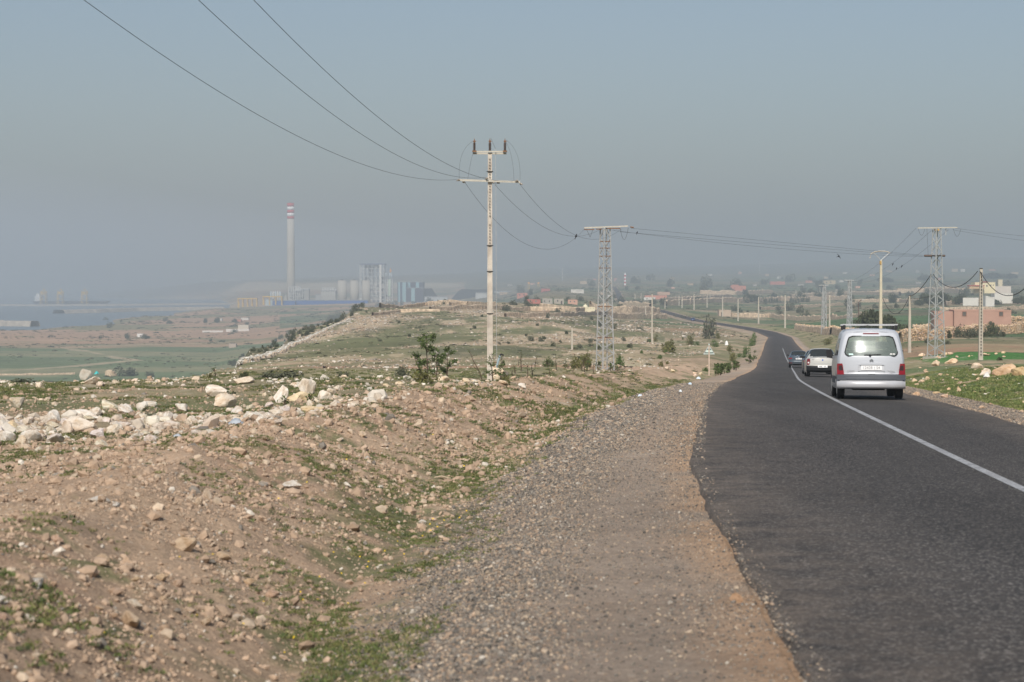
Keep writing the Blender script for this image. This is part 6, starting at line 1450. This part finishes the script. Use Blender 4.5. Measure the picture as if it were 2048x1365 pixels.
big_rocks = [
 ('tall pointed white boulder standing up in the rock line at far left', 103, 846, 40, 40, (1, 1, 1)), ('long white slab behind the pointed white boulder', 170, 838, 60, 22, (1, 1, 1)), ('broad dirty white boulder below the long slab', 160, 866, 55, 32, (.95, .9, .85)),
 ('pinkish boulder leaning right of the pointed white one', 135, 868, 40, 30, (.95, .86, .78)), ('rough grey tan boulder standing alone in the field at far left', 32, 815, 40, 28, (.9, .85, .76)), ('yellow stained white boulder at the left edge', 25, 865, 34, 22, yel_t),
 ('white block at the left edge below the yellow stained boulder', 14, 882, 30, 26, (1, 1, 1)), ('cream block half buried below the rock line', 42, 896, 28, 30, (1, .93, .82)), ('white wedge rock right of the cream block', 66, 884, 36, 26, (1, 1, 1)),
 ('small upright white rock near the middle of the rock line', 336, 840, 24, 20, (1, 1, 1)), ('white slab tilted in the middle of the rock line', 366, 824, 36, 22, (1, 1, .98)), ('flat pale rock before the tilted slab', 385, 846, 34, 18, (1, .93, .84)),
 ('pale rock at the centre left of the rock line with grass beside it', 252, 826, 38, 18, (1, 1, 1)), ('white flat topped rock rising in the rock line', 285, 818, 28, 18, (1, 1, 1)), ('white boulder with bushy scrub beside it in the left field', 440, 788, 48, 22, (1, .98, .95)),
 ('tall white rock crowning the rubble pile left of the sapling', 615, 787, 40, 36, (1, .96, .90)), ('yellow slab on the left flank of the rubble pile', 597, 802, 40, 20, yel_t), ('large white rock low in the rubble pile', 565, 805, 30, 34, (1, 1, 1)), ('yellowish flat slab at the foot of the rubble pile', 627, 824, 38, 16, yel_t),
 ('pale rock right of the crown of the rubble pile', 648, 800, 26, 22, (1, .98, .94)), ('upright narrow rock in front of the rubble pile', 620, 815, 12, 24, (1, .95, .88)), ('hollow cracked rock left of the rubble pile', 450, 812, 44, 26, (.96, .88, .78)),
 ('cream rock sitting right of the sapling', 887, 763, 20, 15, (1, .90, .74)), ('pointed pale boulder leaning at the foot of the concrete pole', 1000, 757, 29, 28, (1, .90, .76)), ('white stone on the bank right of the dark green tuft', 1046, 779, 16, 9, (1, 1, 1)),
 ('long white stone lying on the brown bank at left', 200, 1003, 50, 14, (1, 1, 1)), ('white stone beside the long white one on the bank', 232, 1015, 16, 10, (1, 1, 1)), ('narrow white stone on the bank, left of the ditch', 583, 974, 34, 15, (1, 1, 1)),
 ('white curved stone in the soil at lower left', 76, 1182, 32, 24, (1, 1, 1)), ('large tan stone in the lower left ditch side', 262, 1250, 38, 34, tn), ('white stone with tan top above the large tan stone', 270, 1207, 28, 14, (1, .94, .85)), ('tan angular stone on the lower left bank', 254, 1120, 34, 26, pk),
 ('tan stone below the angular one on the bank', 205, 1134, 28, 20, tn), ('tan block at the top of the lower left slope', 370, 1110, 38, 28, tn), ('round tan stone beside the grass right of the tan block', 448, 1124, 26, 18, tn), ('white cube shaped stone near the bottom', 474, 1243, 22, 18, (1, .92, .84)),
 ('pale triangular stone right of the cube shaped one', 520, 1256, 26, 18, (1, .86, .74)), ('small three cornered tan stone in the ditch sand', 412, 1250, 22, 18, tn), ('pink tan stone at the very bottom left', 54, 1355, 30, 22, pk), ('white stone at the lower left edge of view', 60, 1254, 22, 18, (1, .95, .88)),
 ('flat orange stone lying on the gravel shoulder near the asphalt', 1473, 1203, 34, 12, (.86, .60, .42)), ('bright white chip on the gravel shoulder', 1340, 1209, 11, 7, (1, 1, 1)), ('white stone in the ditch with yellow flowers beside it', 846, 1046, 14, 8, (1, 1, 1)),
 ('big tan boulder on the right verge near the picture edge', 2008, 750, 42, 26, (.86, .66, .48)), ('yellow brown flat boulder cut by the right picture edge', 2042, 752, 38, 20, (.82, .66, .42)), ('pale wedge rock below the tall pale perforated pole', 1955, 738, 22, 14, (.95, .84, .72)),
 ('pale crumpled rock in the middle of the right verge', 1973, 752, 24, 16, (1, .95, .9)), ('tan rock on the crest of the verge left of the pale pole', 1902, 727, 24, 12, (.96, .78, .6)), ('tan rock near the right pylon foot', 1872, 732, 18, 12, (1, .86, .7)),
 ('stubby tan rock in the grass right of the van', 1842, 767, 18, 11, (.95, .78, .6)), ('small tan rock at the van side of the right verge', 1828, 765, 12, 9, (.95, .78, .6)), ('upright tan stone low on the right verge', 1917, 786, 10, 14, (.9, .72, .54)),
 ('flat grey slab leaning on the rubble at the left field edge', 172, 760, 20, 24, (.80, .76, .70)), ('brown rounded boulder left field edge beside the turquoise bag', 220, 752, 34, 12, (.82, .70, .54)), ('grey slab lying below the turquoise bag', 182, 768, 40, 14, (.86, .80, .74)),
 ('pale slab like concrete block in the left field', 487, 768, 40, 16, (.92, .84, .74)), ('grey stone lying on the bank above the ditch', 527, 970, 16, 11, (.62, .62, .62)), ('cream upright stone pair on the bank, left one', 397, 1003, 20, 20, (1, .85, .7)), ('cream upright stone pair on the bank, right one', 414, 995, 14, 22, (1, .88, .76)),
]
for row in big_rocks:
    lab, x, y, w, h, tn_ = row; rock(lab, x, y+h*.08, w, h, 8, tint=tn_)
# the rest of the rock line: alike blocks
r_ = np.random.default_rng(5); cnt = 0
def in_line(n, f, label, group, wr, tint=(1, 1, 1), ymin=8, cat='rock'):
    for i in range(n):
        x, y = f(); w = r_.uniform(*wr)*(.8+.5*r_.random()); v = r_.uniform(.88, 1.03)
        rock(label, x, y, w, w*r_.uniform(.45, .8), ymin, seed=int(r_.integers(1, 1e6)), group=group, tint=tuple(np.clip(np.array(tint)*v*np.array([1, r_.uniform(.93, 1), r_.uniform(.86, 1)]), 0, 1)), big=False, cat=cat)
in_line(88, lambda: (lambda x: (x, 878-x*.085+r_.normal(0, 17)*(1.3-x/900)))(r_.uniform(-20, 600)), 'white limestone block in the long rock line across the left field', 'white blocks of the rock line', (13, 36))
in_line(22, lambda: (r_.uniform(520, 760), 800+r_.normal(0, 13)), 'pale block in the rubble pile left of the sapling', 'pale blocks of the rubble pile', (9, 24), (1, .95, .88))
in_line(22, lambda: (r_.uniform(760, 1010), 772+r_.normal(0, 7)), 'tan white stone in the bank below the sapling and pole', 'stones of the bank below the pole', (7, 16), (1, .9, .78))
in_line(20, lambda: (lambda x: (x, 768+r_.normal(0, 6)))(r_.uniform(0, 500)), 'pale stone along the far edge of the left field', 'stones at the far edge of the left field', (7, 15), (1, .93, .84))
in_line(32, lambda: (lambda x: (x, r_.uniform(1000, 1365)-x*.18+(r_.random()*60)))(r_.uniform(0, 560)), 'tan stone lying in the brown roadside bank', 'tan stones of the roadside bank', (9, 24), pk)
in_line(12, lambda: (r_.uniform(550, 1150), r_.uniform(850, 960)), 'pale stone on the bank right of the rock line', 'pale stones on the upper bank', (8, 18), (1, .9, .8))
in_line(30, lambda: (lambda x: (x, 735+r_.random()*70+(x-1830)*.1))(r_.uniform(1822, 2060)), 'tan stone in the green right verge', 'tan stones of the right verge', (6, 14), (.98, .8, .64), 25)
in_line(18, lambda: (lambda x: (x, 722-(x-1590)*.03+r_.normal(0, 3)))(r_.uniform(1815, 2040)), 'tan stone on the crest of the right verge', 'tan stones on the crest of the right verge', (5, 11), (.98, .82, .66), 90)
in_line(20, lambda: (r_.uniform(1080, 1420), 742+r_.normal(0, 9)), 'pale stone on the low bank between pylon and triangle sign', 'pale stones between pylon and sign', (5, 12), (1, .9, .78), 60)

# ------------------------------------------------------------------ bushes, saplings, trees
def leafm(name, rgb, k=.55, var=.35, sc=1.5):
    m = mat(name, C(*rgb, k), .8, var, sc, 0); b = m.node_tree.nodes['Principled BSDF']; b.inputs['Subsurface Weight'].default_value = 0; return m
lf_dark = leafm('leaf_dark', (92, 98, 66)); lf_grey = leafm('leaf_grey', (112, 116, 92)); lf_green = leafm('leaf_green', (98, 122, 60), .6); lf_olive = leafm('leaf_olive', (124, 122, 70), .6); bark = mat('bark', C(120, 98, 80, .6), .9, .2, 8.); dry = leafm('dry_twig', (168, 146, 124), .7, .2)
def clump(name, seed, n, size, m, shape=(1, 1, .7), hollow=.35, n_lobes=5, elong=1.6):
    r = np.random.default_rng(seed); vs = []; fs = []
    lobes = [(r.normal(0, .38, 3)*np.array([1, 1, .5])+np.array([0, 0, .35]), r.uniform(.38, .62)) for _ in range(n_lobes)]
    for i in range(n):
        c, rad = lobes[r.integers(0, n_lobes)]; d = r.normal(size=3); d /= np.linalg.norm(d); p = (c+d*rad*(hollow+(1-hollow)*r.random()**.5))
        if p[2] < -.02: p[2] = abs(p[2])*.5
        p = p*np.array(shape); a = r.normal(size=3); a /= np.linalg.norm(a); b = np.cross(a, r.normal(size=3)); b /= np.linalg.norm(b)+1e-6; s = size*r.uniform(.6, 1.3)
        k = len(vs); vs += [tuple(p-a*s*elong), tuple(p-b*s*.6), tuple(p+a*s*elong), tuple(p+b*s*.6)]; fs.append((k, k+1, k+2, k+3))
    me = bpy.data.meshes.new(name); me.from_pydata(vs, [], fs); me.materials.append(m); return me
BUSH = [clump('foliage', 900+i, 420, .085, (lf_dark, lf_grey, lf_dark, lf_grey)[i % 4], (1, 1, .8)) for i in range(6)]
BUSHG = [clump('foliage', 950+i, 420, .075, (lf_green, lf_olive)[i % 2], (1, 1, .9), .2) for i in range(4)]
TREE = [clump('crown', 970+i, 2600, .058, lf_dark, (1, 1, .75), .3, 9) for i in range(3)]
def bush(label, px, py, wpx, hpx, ymin=60, group=None, kind='dark', Y=None, name='bush', seed=None, cat='bush', z=None):
    p = hit(px, py, ymin) if Y is None else at(px, py, Y); m = p.y/F; r = np.random.default_rng(seed or int(px*3+py*11)); L = BUSH if kind == 'dark' else BUSHG
    o = obj(name, L[r.integers(0, len(L))]); o.location = (p.x, p.y, ground(p.x, p.y)-.03 if z is None else z); w = wpx*m/2/.95; h = hpx*m/.95; o.scale = (w, w, h*1.35); o.rotation_euler = (0, 0, r.random()*6.28)
    return tag(o, label, cat, group)
# scrub on the seaward slope and hill
def hill_bush(n, f, label, group, wr, ymin, **kw):
    for i in range(n):
        x, y = f(); w = r_.uniform(*wr); bush(label, x, y, w, w*r_.uniform(.5, .8), ymin, group, seed=int(r_.integers(1, 1e6)), **kw)
def slope_pt():
    f = r_.random(); x = 455+f*270; cy_ = np.interp(x, [455, 500, 600, 650, 725], [733, 702, 656, 640, 614]); wy = np.interp(x, [455, 500, 545, 600, 652, 700, 725], [738, 722, 708, 684, 658, 640, 628]); return x, cy_+1+(wy-cy_-2)*r_.random()**.7
hill_bush(78, slope_pt, 'dark scrub bush on the seaward slope beyond the pale stone wall', 'dark bushes of the seaward slope', (6, 15), 230)
hill_bush(16, lambda: (lambda x: (x, np.interp(x, [700, 760, 850, 960], [617, 610, 606, 606])+r_.random()*4))(r_.uniform(700, 900)), 'dark bush along the skyline of the rocky hill', 'dark bushes on the hill skyline', (7, 16), 500)
hill_bush(28, lambda: (r_.uniform(700, 1300), r_.uniform(622, 700)), 'small dark bush dotted over the pale rocky hill', 'small dark bushes on the rocky hill', (5, 13), 230)
for lab, x, y, w, h in (('round dark bush left of a concrete pole on the stony slope', 1083, 684, 13, 10), ('dark bush left of the round one on the stony slope', 1062, 683, 13, 9), ('dark bush in the stones right of the slope pole, left one', 1160, 697, 13, 7), ('dark bush in the stones right of the slope pole, right one', 1182, 694, 13, 7), ('dark bush behind the left pylon foot', 1226, 697, 9, 7),
                        ('dark bush right of the left pylon at mid height', 1248, 683, 11, 7), ('dark bush right of the left pylon near the terrace', 1260, 696, 13, 8), ('round dark tree like bush right of the shrine', 1240, 623, 18, 13), ('dark bush before the pink house wall behind the pole', 1010, 622, 13, 9), ('dark bush left of the shrine', 1117, 626, 12, 8),
                        ('spreading dark bush on the skyline left of the pink house', 895, 607, 26, 5), ('dark bush over the wall at the far road', 1276, 609, 22, 8)):
    bush(lab, x, y, w, h, 300)
hill_bush(22, lambda: (r_.uniform(960, 1420), r_.uniform(585, 618)), 'dark shrub among the far houses and walls', 'dark shrubs among the far houses', (7, 20), 800)
hill_bush(42, lambda: (r_.uniform(1400, 2048), r_.uniform(590, 640)), 'dark shrub on the terraced fields right of the road', 'dark shrubs of the terraced fields', (7, 24), 620)
hill_bush(34, lambda: (r_.uniform(1180, 2048), r_.uniform(556, 590)), 'distant grey green shrub on the hazy terraces', 'distant shrubs on the hazy terraces', (8, 26), 1500)
hill_bush(14, lambda: (r_.uniform(100, 520), r_.uniform(640, 690)), 'distant shrub on the coastal plain', 'distant shrubs on the coastal plain', (5, 14), 1400)
hill_bush(20, lambda: (r_.uniform(1280, 1500), r_.uniform(672, 738)), 'green shrub on the stony ground between sign and road bend', 'green shrubs near the road bend', (6, 18), 110, kind='green')
for i in range(14): bush('dark conical shrub in the row across the far green field', 1528+i*5.2+(22 if i > 5 else 0), 606-i*.1, 6, 9, 900, 'row of dark conical shrubs')
# near vegetation
for lab, x, y, w, h, kd, mn in (('low dark bush at the left field edge, behind the stones', 40, 766, 66, 10, 'dark', 70), ('dark twiggy bush on the edge above the turquoise bag', 250, 752, 44, 14, 'dark', 70), ('dark small bush right of the twiggy one', 300, 755, 18, 9, 'dark', 70), ('low dark bush in the middle of the left field', 490, 757, 24, 11, 'dark', 70),
                        ('wide low brown bush in the field, left of centre', 560, 760, 80, 14, 'dark', 80), ('round dark bush left of the sapling', 802, 752, 34, 20, 'dark', 80), ('dark mound bush further left of the sapling', 683, 756, 28, 12, 'dark', 80), ('deep green leafy tuft on the bank by the pole', 1016, 779, 38, 20, 'green', 60),
                        ('green bushy growth at the foot of the sapling', 850, 768, 60, 24, 'green', 60), ('bushy green shrub left of the left pylon foot', 1148, 738, 30, 22, 'green', 80), ('light green shrub right next to the pylon leg', 1176, 735, 30, 26, 'green', 80), ('green shrub right of the left pylon foot', 1236, 733, 22, 20, 'green', 90),
                        ('bushy dark plant at the foot of the triangle sign', 1414, 744, 18, 8, 'green', 100), ('tall feathery grey shrub on the slope above the sign', 1418, 678, 26, 32, 'dark', 200), ('bush below the feathery shrub, by the terrace', 1345, 706, 36, 22, 'green', 150), ('grey bush right of the feathery shrub', 1380, 690, 22, 18, 'green', 180),
                        ('green bush at the inside of the road bend, upper', 1508, 692, 16, 20, 'green', 150), ('green bush at the inside of the road bend, middle', 1488, 710, 16, 16, 'green', 120), ('green bush at the inside of the road bend, lower', 1466, 722, 20, 16, 'green', 110), ('green bush left of the white roadside marker', 1428, 695, 16, 12, 'green', 150),
                        ('green bush on the right verge beyond the white van', 1655, 690, 24, 12, 'green', 150), ('dark bush at the base of the right stone wall, left of pylon', 1852, 687, 12, 8, 'dark', 200), ('dark bush at the base of the right stone wall, right of pylon', 1894, 689, 16, 8, 'dark', 200), ('dark bush in the crop strip at far right', 2000, 722, 14, 7, 'dark', 120),
                        ('low tuft in the grass on the brown left field', 420, 757, 16, 10, 'green', 70), ('grey green scrub beside the white boulder in the left field', 462, 790, 26, 16, 'dark', 60), ('green scrub in the middle of the rock line', 300, 838, 36, 12, 'dark', 30), ('green weed patch at the crown of the rubble pile', 560, 826, 26, 8, 'green', 30)):
    bush(lab, x, y, w, h, mn, kind=kd)
# hedge before the salmon building, dark spreading tree
for i, (x, w, h) in enumerate(((1892, 26, 16), (1914, 30, 18), (1934, 28, 15), (1952, 24, 13), (1972, 30, 22), (1990, 28, 24), (2004, 16, 12))):
    bush('dark rounded bush in the hedge before the salmon building', x, 668-i*.6, w, h, None, 'bushes of the hedge before the salmon building', Y=330+i*3, name='hedge_bush')
for x, y, w, h, lab in ((1806, 668, 40, 30, 'dark bush between the bowed pole and the short pole'), (1826, 668, 22, 22, 'dark bush behind the short pole')): bush(lab, x, y, w, h, None, Y=325)
def tree(label, px, py, wpx, hpx, Y, group=None, trunk=True, lob=3, name='tree'):
    b = at(px, py, Y); m = Y/F; b.z = ground(b.x, b.y); t_ = thing(name, label, 'tree', b, r_.random()*6, group); w = wpx*m/2; h = hpx*m
    o = obj('crown', TREE[r_.integers(0, 3)], t_, (0, 0, h*.18)); o.scale = (w*1.05, w*.95, h*1.25)
    mb = MB()
    for k in range(4): a = k*1.6+.3; mb.tube([(0, 0, -.3), (math.cos(a)*w*.15, math.sin(a)*w*.15, h*.25), (math.cos(a)*w*.45, math.sin(a)*w*.45, h*.6)], [w*.06, w*.045, w*.015], 6)
    mb.build('trunk', bark, t_); return t_
tree('wide dark spreading tree behind the white van', 1742, 668, 84, 48, 415); tree('dark bushy tree right of the spreading one behind the van', 1776, 668, 46, 36, 400)
tree('round dark tree right of the salmon two level house', 1505, 584, 26, 14, 1850); tree('round dark tree before the salmon red far house', 1546, 578, 15, 8, 2300); tree('dark tree left of the far salmon house', 1400, 588, 24, 9, 1750); tree('dark tree right behind the far left pole', 1432, 588, 16, 8, 1750)
for i, (x, y, w, h) in enumerate(((1858, 595, 40, 18), (1890, 597, 44, 20), (1918, 598, 30, 16), (1840, 590, 26, 12), (1990, 600, 30, 10), (1700, 585, 20, 10), (2036, 590, 24, 12), (1975, 590, 20, 12))): tree('dark clump tree below the cream villa', x, y, w, h, 1150, 'dark trees below the cream villa')
for x, y, w, h in ((1770, 548, 40, 8), (1850, 545, 60, 10), (1985, 548, 60, 12), (2020, 546, 40, 10), (1650, 552, 40, 8)): tree('faint far tree in the haze at upper right', x, y, w, h, 3600, 'faint trees in the haze')
for x, y, w, h in ((410, 637, 12, 9), (434, 638, 14, 9), (340, 650, 16, 6), (470, 652, 12, 8)): tree('small far tree on the coastal plain', x, y, w, h, 2500, 'small far trees on the coastal plain')
tree('small dark tree beside the tiny white cube house', 292, 676, 12, 8, 1760)
# saplings with sparse leaves
leaf_mesh_m = leafm('sapling_leaf', (100, 118, 62), .55, .3, 6); twig_m = mat('twig', C(104, 88, 72, .6), .9, .2, 9.)
def sapling(label, px, py, hpx, Y, seed, lean=0., nb=9, leaves=22, ls=.10, group=None, spread=.5, name='sapling'):
    r = np.random.default_rng(seed); b = at(px, py, Y); b.z = ground(b.x, b.y)-.05; h = hpx*Y/F; t_ = thing(name, label, 'sapling', b, 0, group); mb = MB(); lv = []; lf = []
    top = Vector((lean*h, 0, h)); mb.tube([(0, 0, 0), (lean*h*.3+.02, .02, h*.35), (lean*h*.7-.02, 0, h*.7), top], [.035, .028, .018, .006], 6)
    tips = []
    for k in range(nb):
        z = h*r.uniform(.12, .95); a = r.random()*6.28; L = h*spread*r.uniform(.25, .75)*(1.1-z/h*.6); p0 = Vector((lean*z, 0, z)); p1 = p0+Vector((math.cos(a)*L*.5, math.sin(a)*L*.5, L*.35)); p2 = p1+Vector((math.cos(a)*L*.4, math.sin(a)*L*.4, L*r.uniform(.1, .5)))
        mb.tube([p0, p1, p2], [.016, .011, .004], 5); tips += [p1.lerp(p2, .5), p2]
    mb.build('stem', twig_m, t_); tips.append(top)
    for tp in tips:
        for _ in range(leaves):
            c = tp+Vector(r.normal(0, .11, 3))*(h*.45/1.5 if h > 1.5 else .6); a = Vector(r.normal(size=3)).normalized(); bb = a.cross(Vector(r.normal(size=3))).normalized(); s = ls*r.uniform(.6, 1.3); k = len(lv)
            lv += [c-a*s, c-bb*s*.35, c+a*s, c+bb*s*.35]; lf.append((k, k+1, k+2, k+3))
    MB().add(lv, lf).build('foliage', leaf_mesh_m, t_); return t_
sapling('tallest leafy sapling left of the concrete pole', 855, 765, 88, 92, 31, -.02, 12, 20, .085)
sapling('slender sapling just right of the tallest one', 872, 766, 62, 92, 32, .05, 8, 16, .08)
sapling('right sapling of the group left of the pole, with hanging leaves', 893, 762, 66, 94, 33, .06, 8, 20, .085)
sapling('low leaning sapling left in the group', 846, 766, 52, 91, 34, -.35, 8, 18, .08)
sapling('thin bare leaning sapling between the group and the pole', 966, 756, 66, 98, 35, -.42, 4, 4, .05, spread=.3)
sapling('leafy sapling growing against the foot of the concrete pole', 985, 752, 54, 100, 36, -.05, 8, 12, .07, spread=.4)
sapling('leafy sapling right of the pole foot, behind the pointed boulder', 1000, 752, 46, 101, 37, .08, 8, 12, .07, spread=.4)
for i in range(16):
    x = r_.uniform(1015, 1190); sapling('thin weedy stem in the scrub between pole and pylon', x, 748-(x-1015)*.07, r_.uniform(14, 38), r_.uniform(104, 140), 50+i, r_.normal(0, .1), 4, 3, .05, 'thin stems between pole and pylon', .35, 'weed_stem')
for i in range(12):
    x = r_.uniform(1090, 1250); sapling('leafy weed at the foot of the left pylon', x, 740, r_.uniform(14, 30), r_.uniform(125, 150), 80+i, r_.normal(0, .1), 6, 9, .06, 'leafy weeds at the pylon foot', .5, 'weed_stem')
for i in range(14):
    f = r_.random(); x = 1420+f*95; y = 742-f*52; sapling('leafy weed along the inner edge of the road bend', x+r_.normal(0, 5), y, r_.uniform(10, 24), 130+f*90, 110+i, r_.normal(0, .1), 6, 9, .10, 'leafy weeds on the road bend', .6, 'weed_stem')
for i, (x, y, h) in enumerate(((430, 756, 20), (160, 758, 14), (130, 756, 20), (345, 760, 22), (620, 812, 26), (455, 800, 18), (320, 830, 14), (570, 815, 22))): sapling('dry brown twiggy plant in the left field', x, y, h, hit(x, y, 25).y, 140+i, 0, 8, 3, .05, 'dry twiggy plants of the left field', .7, 'dry_plant')

# ------------------------------------------------------------------ triangle sign, marker, litter, flowers
b = at(1418, 740, 158); b.z = ground(b.x, b.y)-.02; m = 158/F; t_ = thing('road_sign', 'back of a triangular metal road sign on a pale post left of the road', 'road sign', b, R(4)); h = at(1418, 691, 158).z-b.z
MB().box(-.045, .045, -.03, .03, -.2, h).build('post', mat('sign_post', C(206, 186, 168, .85), .7), t_)
sg = mat('sign_back', C(206, 222, 212, .95), .5, .1, 3, 0, .1)
s1 = 11.6*m; z1 = h-18*m; z2 = h-1.5*m
MB().add([(-s1, .05, z1), (s1, .05, z1), (.06, .05, z2), (-.06, .05, z2), (-s1, .07, z1), (s1, .07, z1), (.06, .07, z2), (-.06, .07, z2)], [(0,1,2,3), (7,6,5,4), (0,4,5,1), (1,5,6,2), (2,6,7,3), (3,7,4,0)]).build('plate', sg, t_)
for zz in (z1+3*m, z1+10*m): 
    k = s1*(z2-zz)/(z2-z1)*.92; MB().box(-k, k, .02, .05, zz-.03, zz+.03).build('stiffener', mat('dark_strip', C(90, 100, 96, .7), .6), t_)
MB().bar((-s1*.99, .04, z1), (-.05, .04, z2), .03).bar((s1*.99, .04, z1), (.05, .04, z2), .03).bar((-s1, .04, z1), (s1, .04, z1), .03).build('rim', steel, t_)
MB().lathe([(.05, 0), (.05, .06), (.03, .12), (0, .13)], (0, 0, h), 8).build('cap', sg, t_)
p = hit(1453, 691, 150); m = p.y/F; t_ = thing('road_marker', 'small white painted roadside marker stone', 'marker', p, .2)
MB().add([(-3.4*m, -.2, -.2), (3.4*m, -.2, -.2), (3.4*m, .2, -.2), (-3.4*m, .2, -.2), (-1.6*m, -.15, 7.5*m), (1.6*m, -.15, 7.5*m), (1.6*m, .15, 7.5*m), (-1.6*m, .15, 7.5*m)], [(0,3,2,1), (4,5,6,7), (0,1,5,4), (1,2,6,5), (2,3,7,6), (3,0,4,7)]).build('body', wb, t_); MB().lathe([(1.6*m, 0), (1.3*m, .5*m), (.6*m, 1*m), (0, 1.1*m)], (0, 0, 7.5*m), 10).build('top', wb, t_)
def litter(label, px, py, wpx, hpx, col, ymin=8, name='plastic_bag'):
    p = hit(px, py, ymin); m = p.y/F; r = np.random.default_rng(int(px)); n = 9; u, v = np.meshgrid(np.linspace(-1, 1, n), np.linspace(-1, 1, n)); P = np.stack([u*(1-.25*v*v), v*.7, (1-u*u)*(1-v*v)*.9+r.normal(0, .16, (n, n))], -1)*np.array([wpx*m/2, wpx*m/2, hpx*m])
    return tag(obj(name, grid_mesh(name, P, mat(name+'_%d' % int(px), col, .5, .1, 8), True), None, (p.x, p.y, ground(p.x, p.y)+.02)), label, 'litter')
litter('crumpled blue grey plastic bag below the rock line', 472, 857, 30, 10, (.34, .37, .40, 1)); litter('turquoise plastic bag on the stones at the left field edge', 193, 749, 10, 6, (.03, .50, .48, 1), 60); litter('scrap of grey blue plastic right of the rock line', 355, 880, 16, 5, (.36, .38, .4, 1))
litter('pale scrap of litter on the verge near the bend, left one', 1361, 785, 7, 4, (.6, .64, .66, 1)); litter('pale blue scrap of litter on the verge near the bend, middle', 1380, 770, 8, 4, (.45, .55, .62, 1)); litter('bluish white litter on the verge near the bend, right one', 1397, 760, 10, 5, (.6, .66, .7, 1), 60)
litter('pale litter where the gravel meets the grass, nearest of the scraps', 1280, 794, 10, 4, (.55, .6, .66, 1)); litter('black scrap of rubber at the edge of the gravel', 1175, 827, 14, 5, (.03, .03, .035, 1), 8, 'rubber_scrap'); litter('crumpled pale bag among the stones of the right verge', 1973, 757, 14, 10, (.62, .6, .56, 1), 40); litter('greenish scrap low on the right verge', 1929, 788, 12, 3, (.25, .32, .28, 1), 30)
MB_ = MB().tube([(-.14, 0, .02), (.02, .01, .05), (.16, -.01, .02)], [.008, .012, .006], 6); p = hit(880, 963, 8); tag(MB_.build('stick', mat('pale_stick', C(206, 186, 160, .8), .9), None, False, (p.x, p.y, ground(p.x, p.y))), 'short pale stick lying in the ditch', 'stick')
fm = mat('yellow_petals', (.85, .58, .01, 1), .6, .05, 5.); cm = mat('stalk', C(110, 130, 60, .7), .8)
fl_spots = [(795, 1092), (866, 1046), (888, 1047), (861, 1068), (875, 1061), (919, 1042), (933, 1029), (860, 1055), (735, 1139), (737, 1130), (808, 1117), (683, 1152), (639, 1161), (696, 1216), (636, 1211), (606, 1208), (601, 1197), (587, 1290), (426, 1123), (359, 1121), (394, 1241), (487, 1258), (209, 1268), (138, 1272), (527, 1219), (303, 1281), (817, 945), (693, 927), (928, 937), (614, 972), (479, 988), (557, 996), (866, 879), (720, 1120), (667, 1105), (730, 1175), (770, 1110), (845, 1080), (569, 1316), (588, 1287)]
pet = MB(); 
for k in range(9): a = k*.7; pet.add([(0, 0, 0), (math.cos(a-.25)*.6, math.sin(a-.25)*.6, .12), (math.cos(a)*1., math.sin(a)*1., .16), (math.cos(a+.25)*.6, math.sin(a+.25)*.6, .12)], [(0, 1, 2, 3)])
pet.lathe([(.32, 0), (.3, .2), (.12, .3), (0, .3)], n=8); pmesh = pet.mesh('petals', fm); smesh = MB().tube([(0, 0, -3.2), (.2, .1, -1.6), (0, 0, 0)], .08, 5).mesh('stalk', cm)
for x, y in fl_spots:
    p = hit(x, y, 8); s = 2.3*p.y/F; t_ = thing('yellow_flower', 'yellow daisy like flower in the roadside ditch', 'flower', (p.x, p.y, ground(p.x, p.y)+s*3), r_.random()*6, 'yellow flowers of the ditch'); t_.rotation_euler = (.6, 0, r_.normal(0, .5)); t_.scale = (s,)*3
    obj('petals', pmesh, t_); obj('stalk', smesh, t_)
# ------------------------------------------------------------------ small groups of look-alikes: say which one
_ord = ['first', 'second', 'third', 'fourth', 'fifth', 'sixth', 'seventh', 'eighth', 'ninth', 'tenth', 'eleventh', 'twelfth', 'thirteenth', 'fourteenth', 'fifteenth', 'sixteenth']
_g = {}
bpy.context.view_layer.update()
for o in COL.objects:
    if o.parent is None and o.get('group') and o.get('label'): _g.setdefault((o['group'], o['label']), []).append(o)
for (gr, lb), L in _g.items():
    if 1 < len(L) <= 16:
        L.sort(key=lambda o: o.matrix_world.translation.x/max(1, o.matrix_world.translation.y))
        for i, o in enumerate(L):
            w = lb.split()
            if len(w) <= 12: o['label'] = lb + ', ' + _ord[i] + ' from the left'
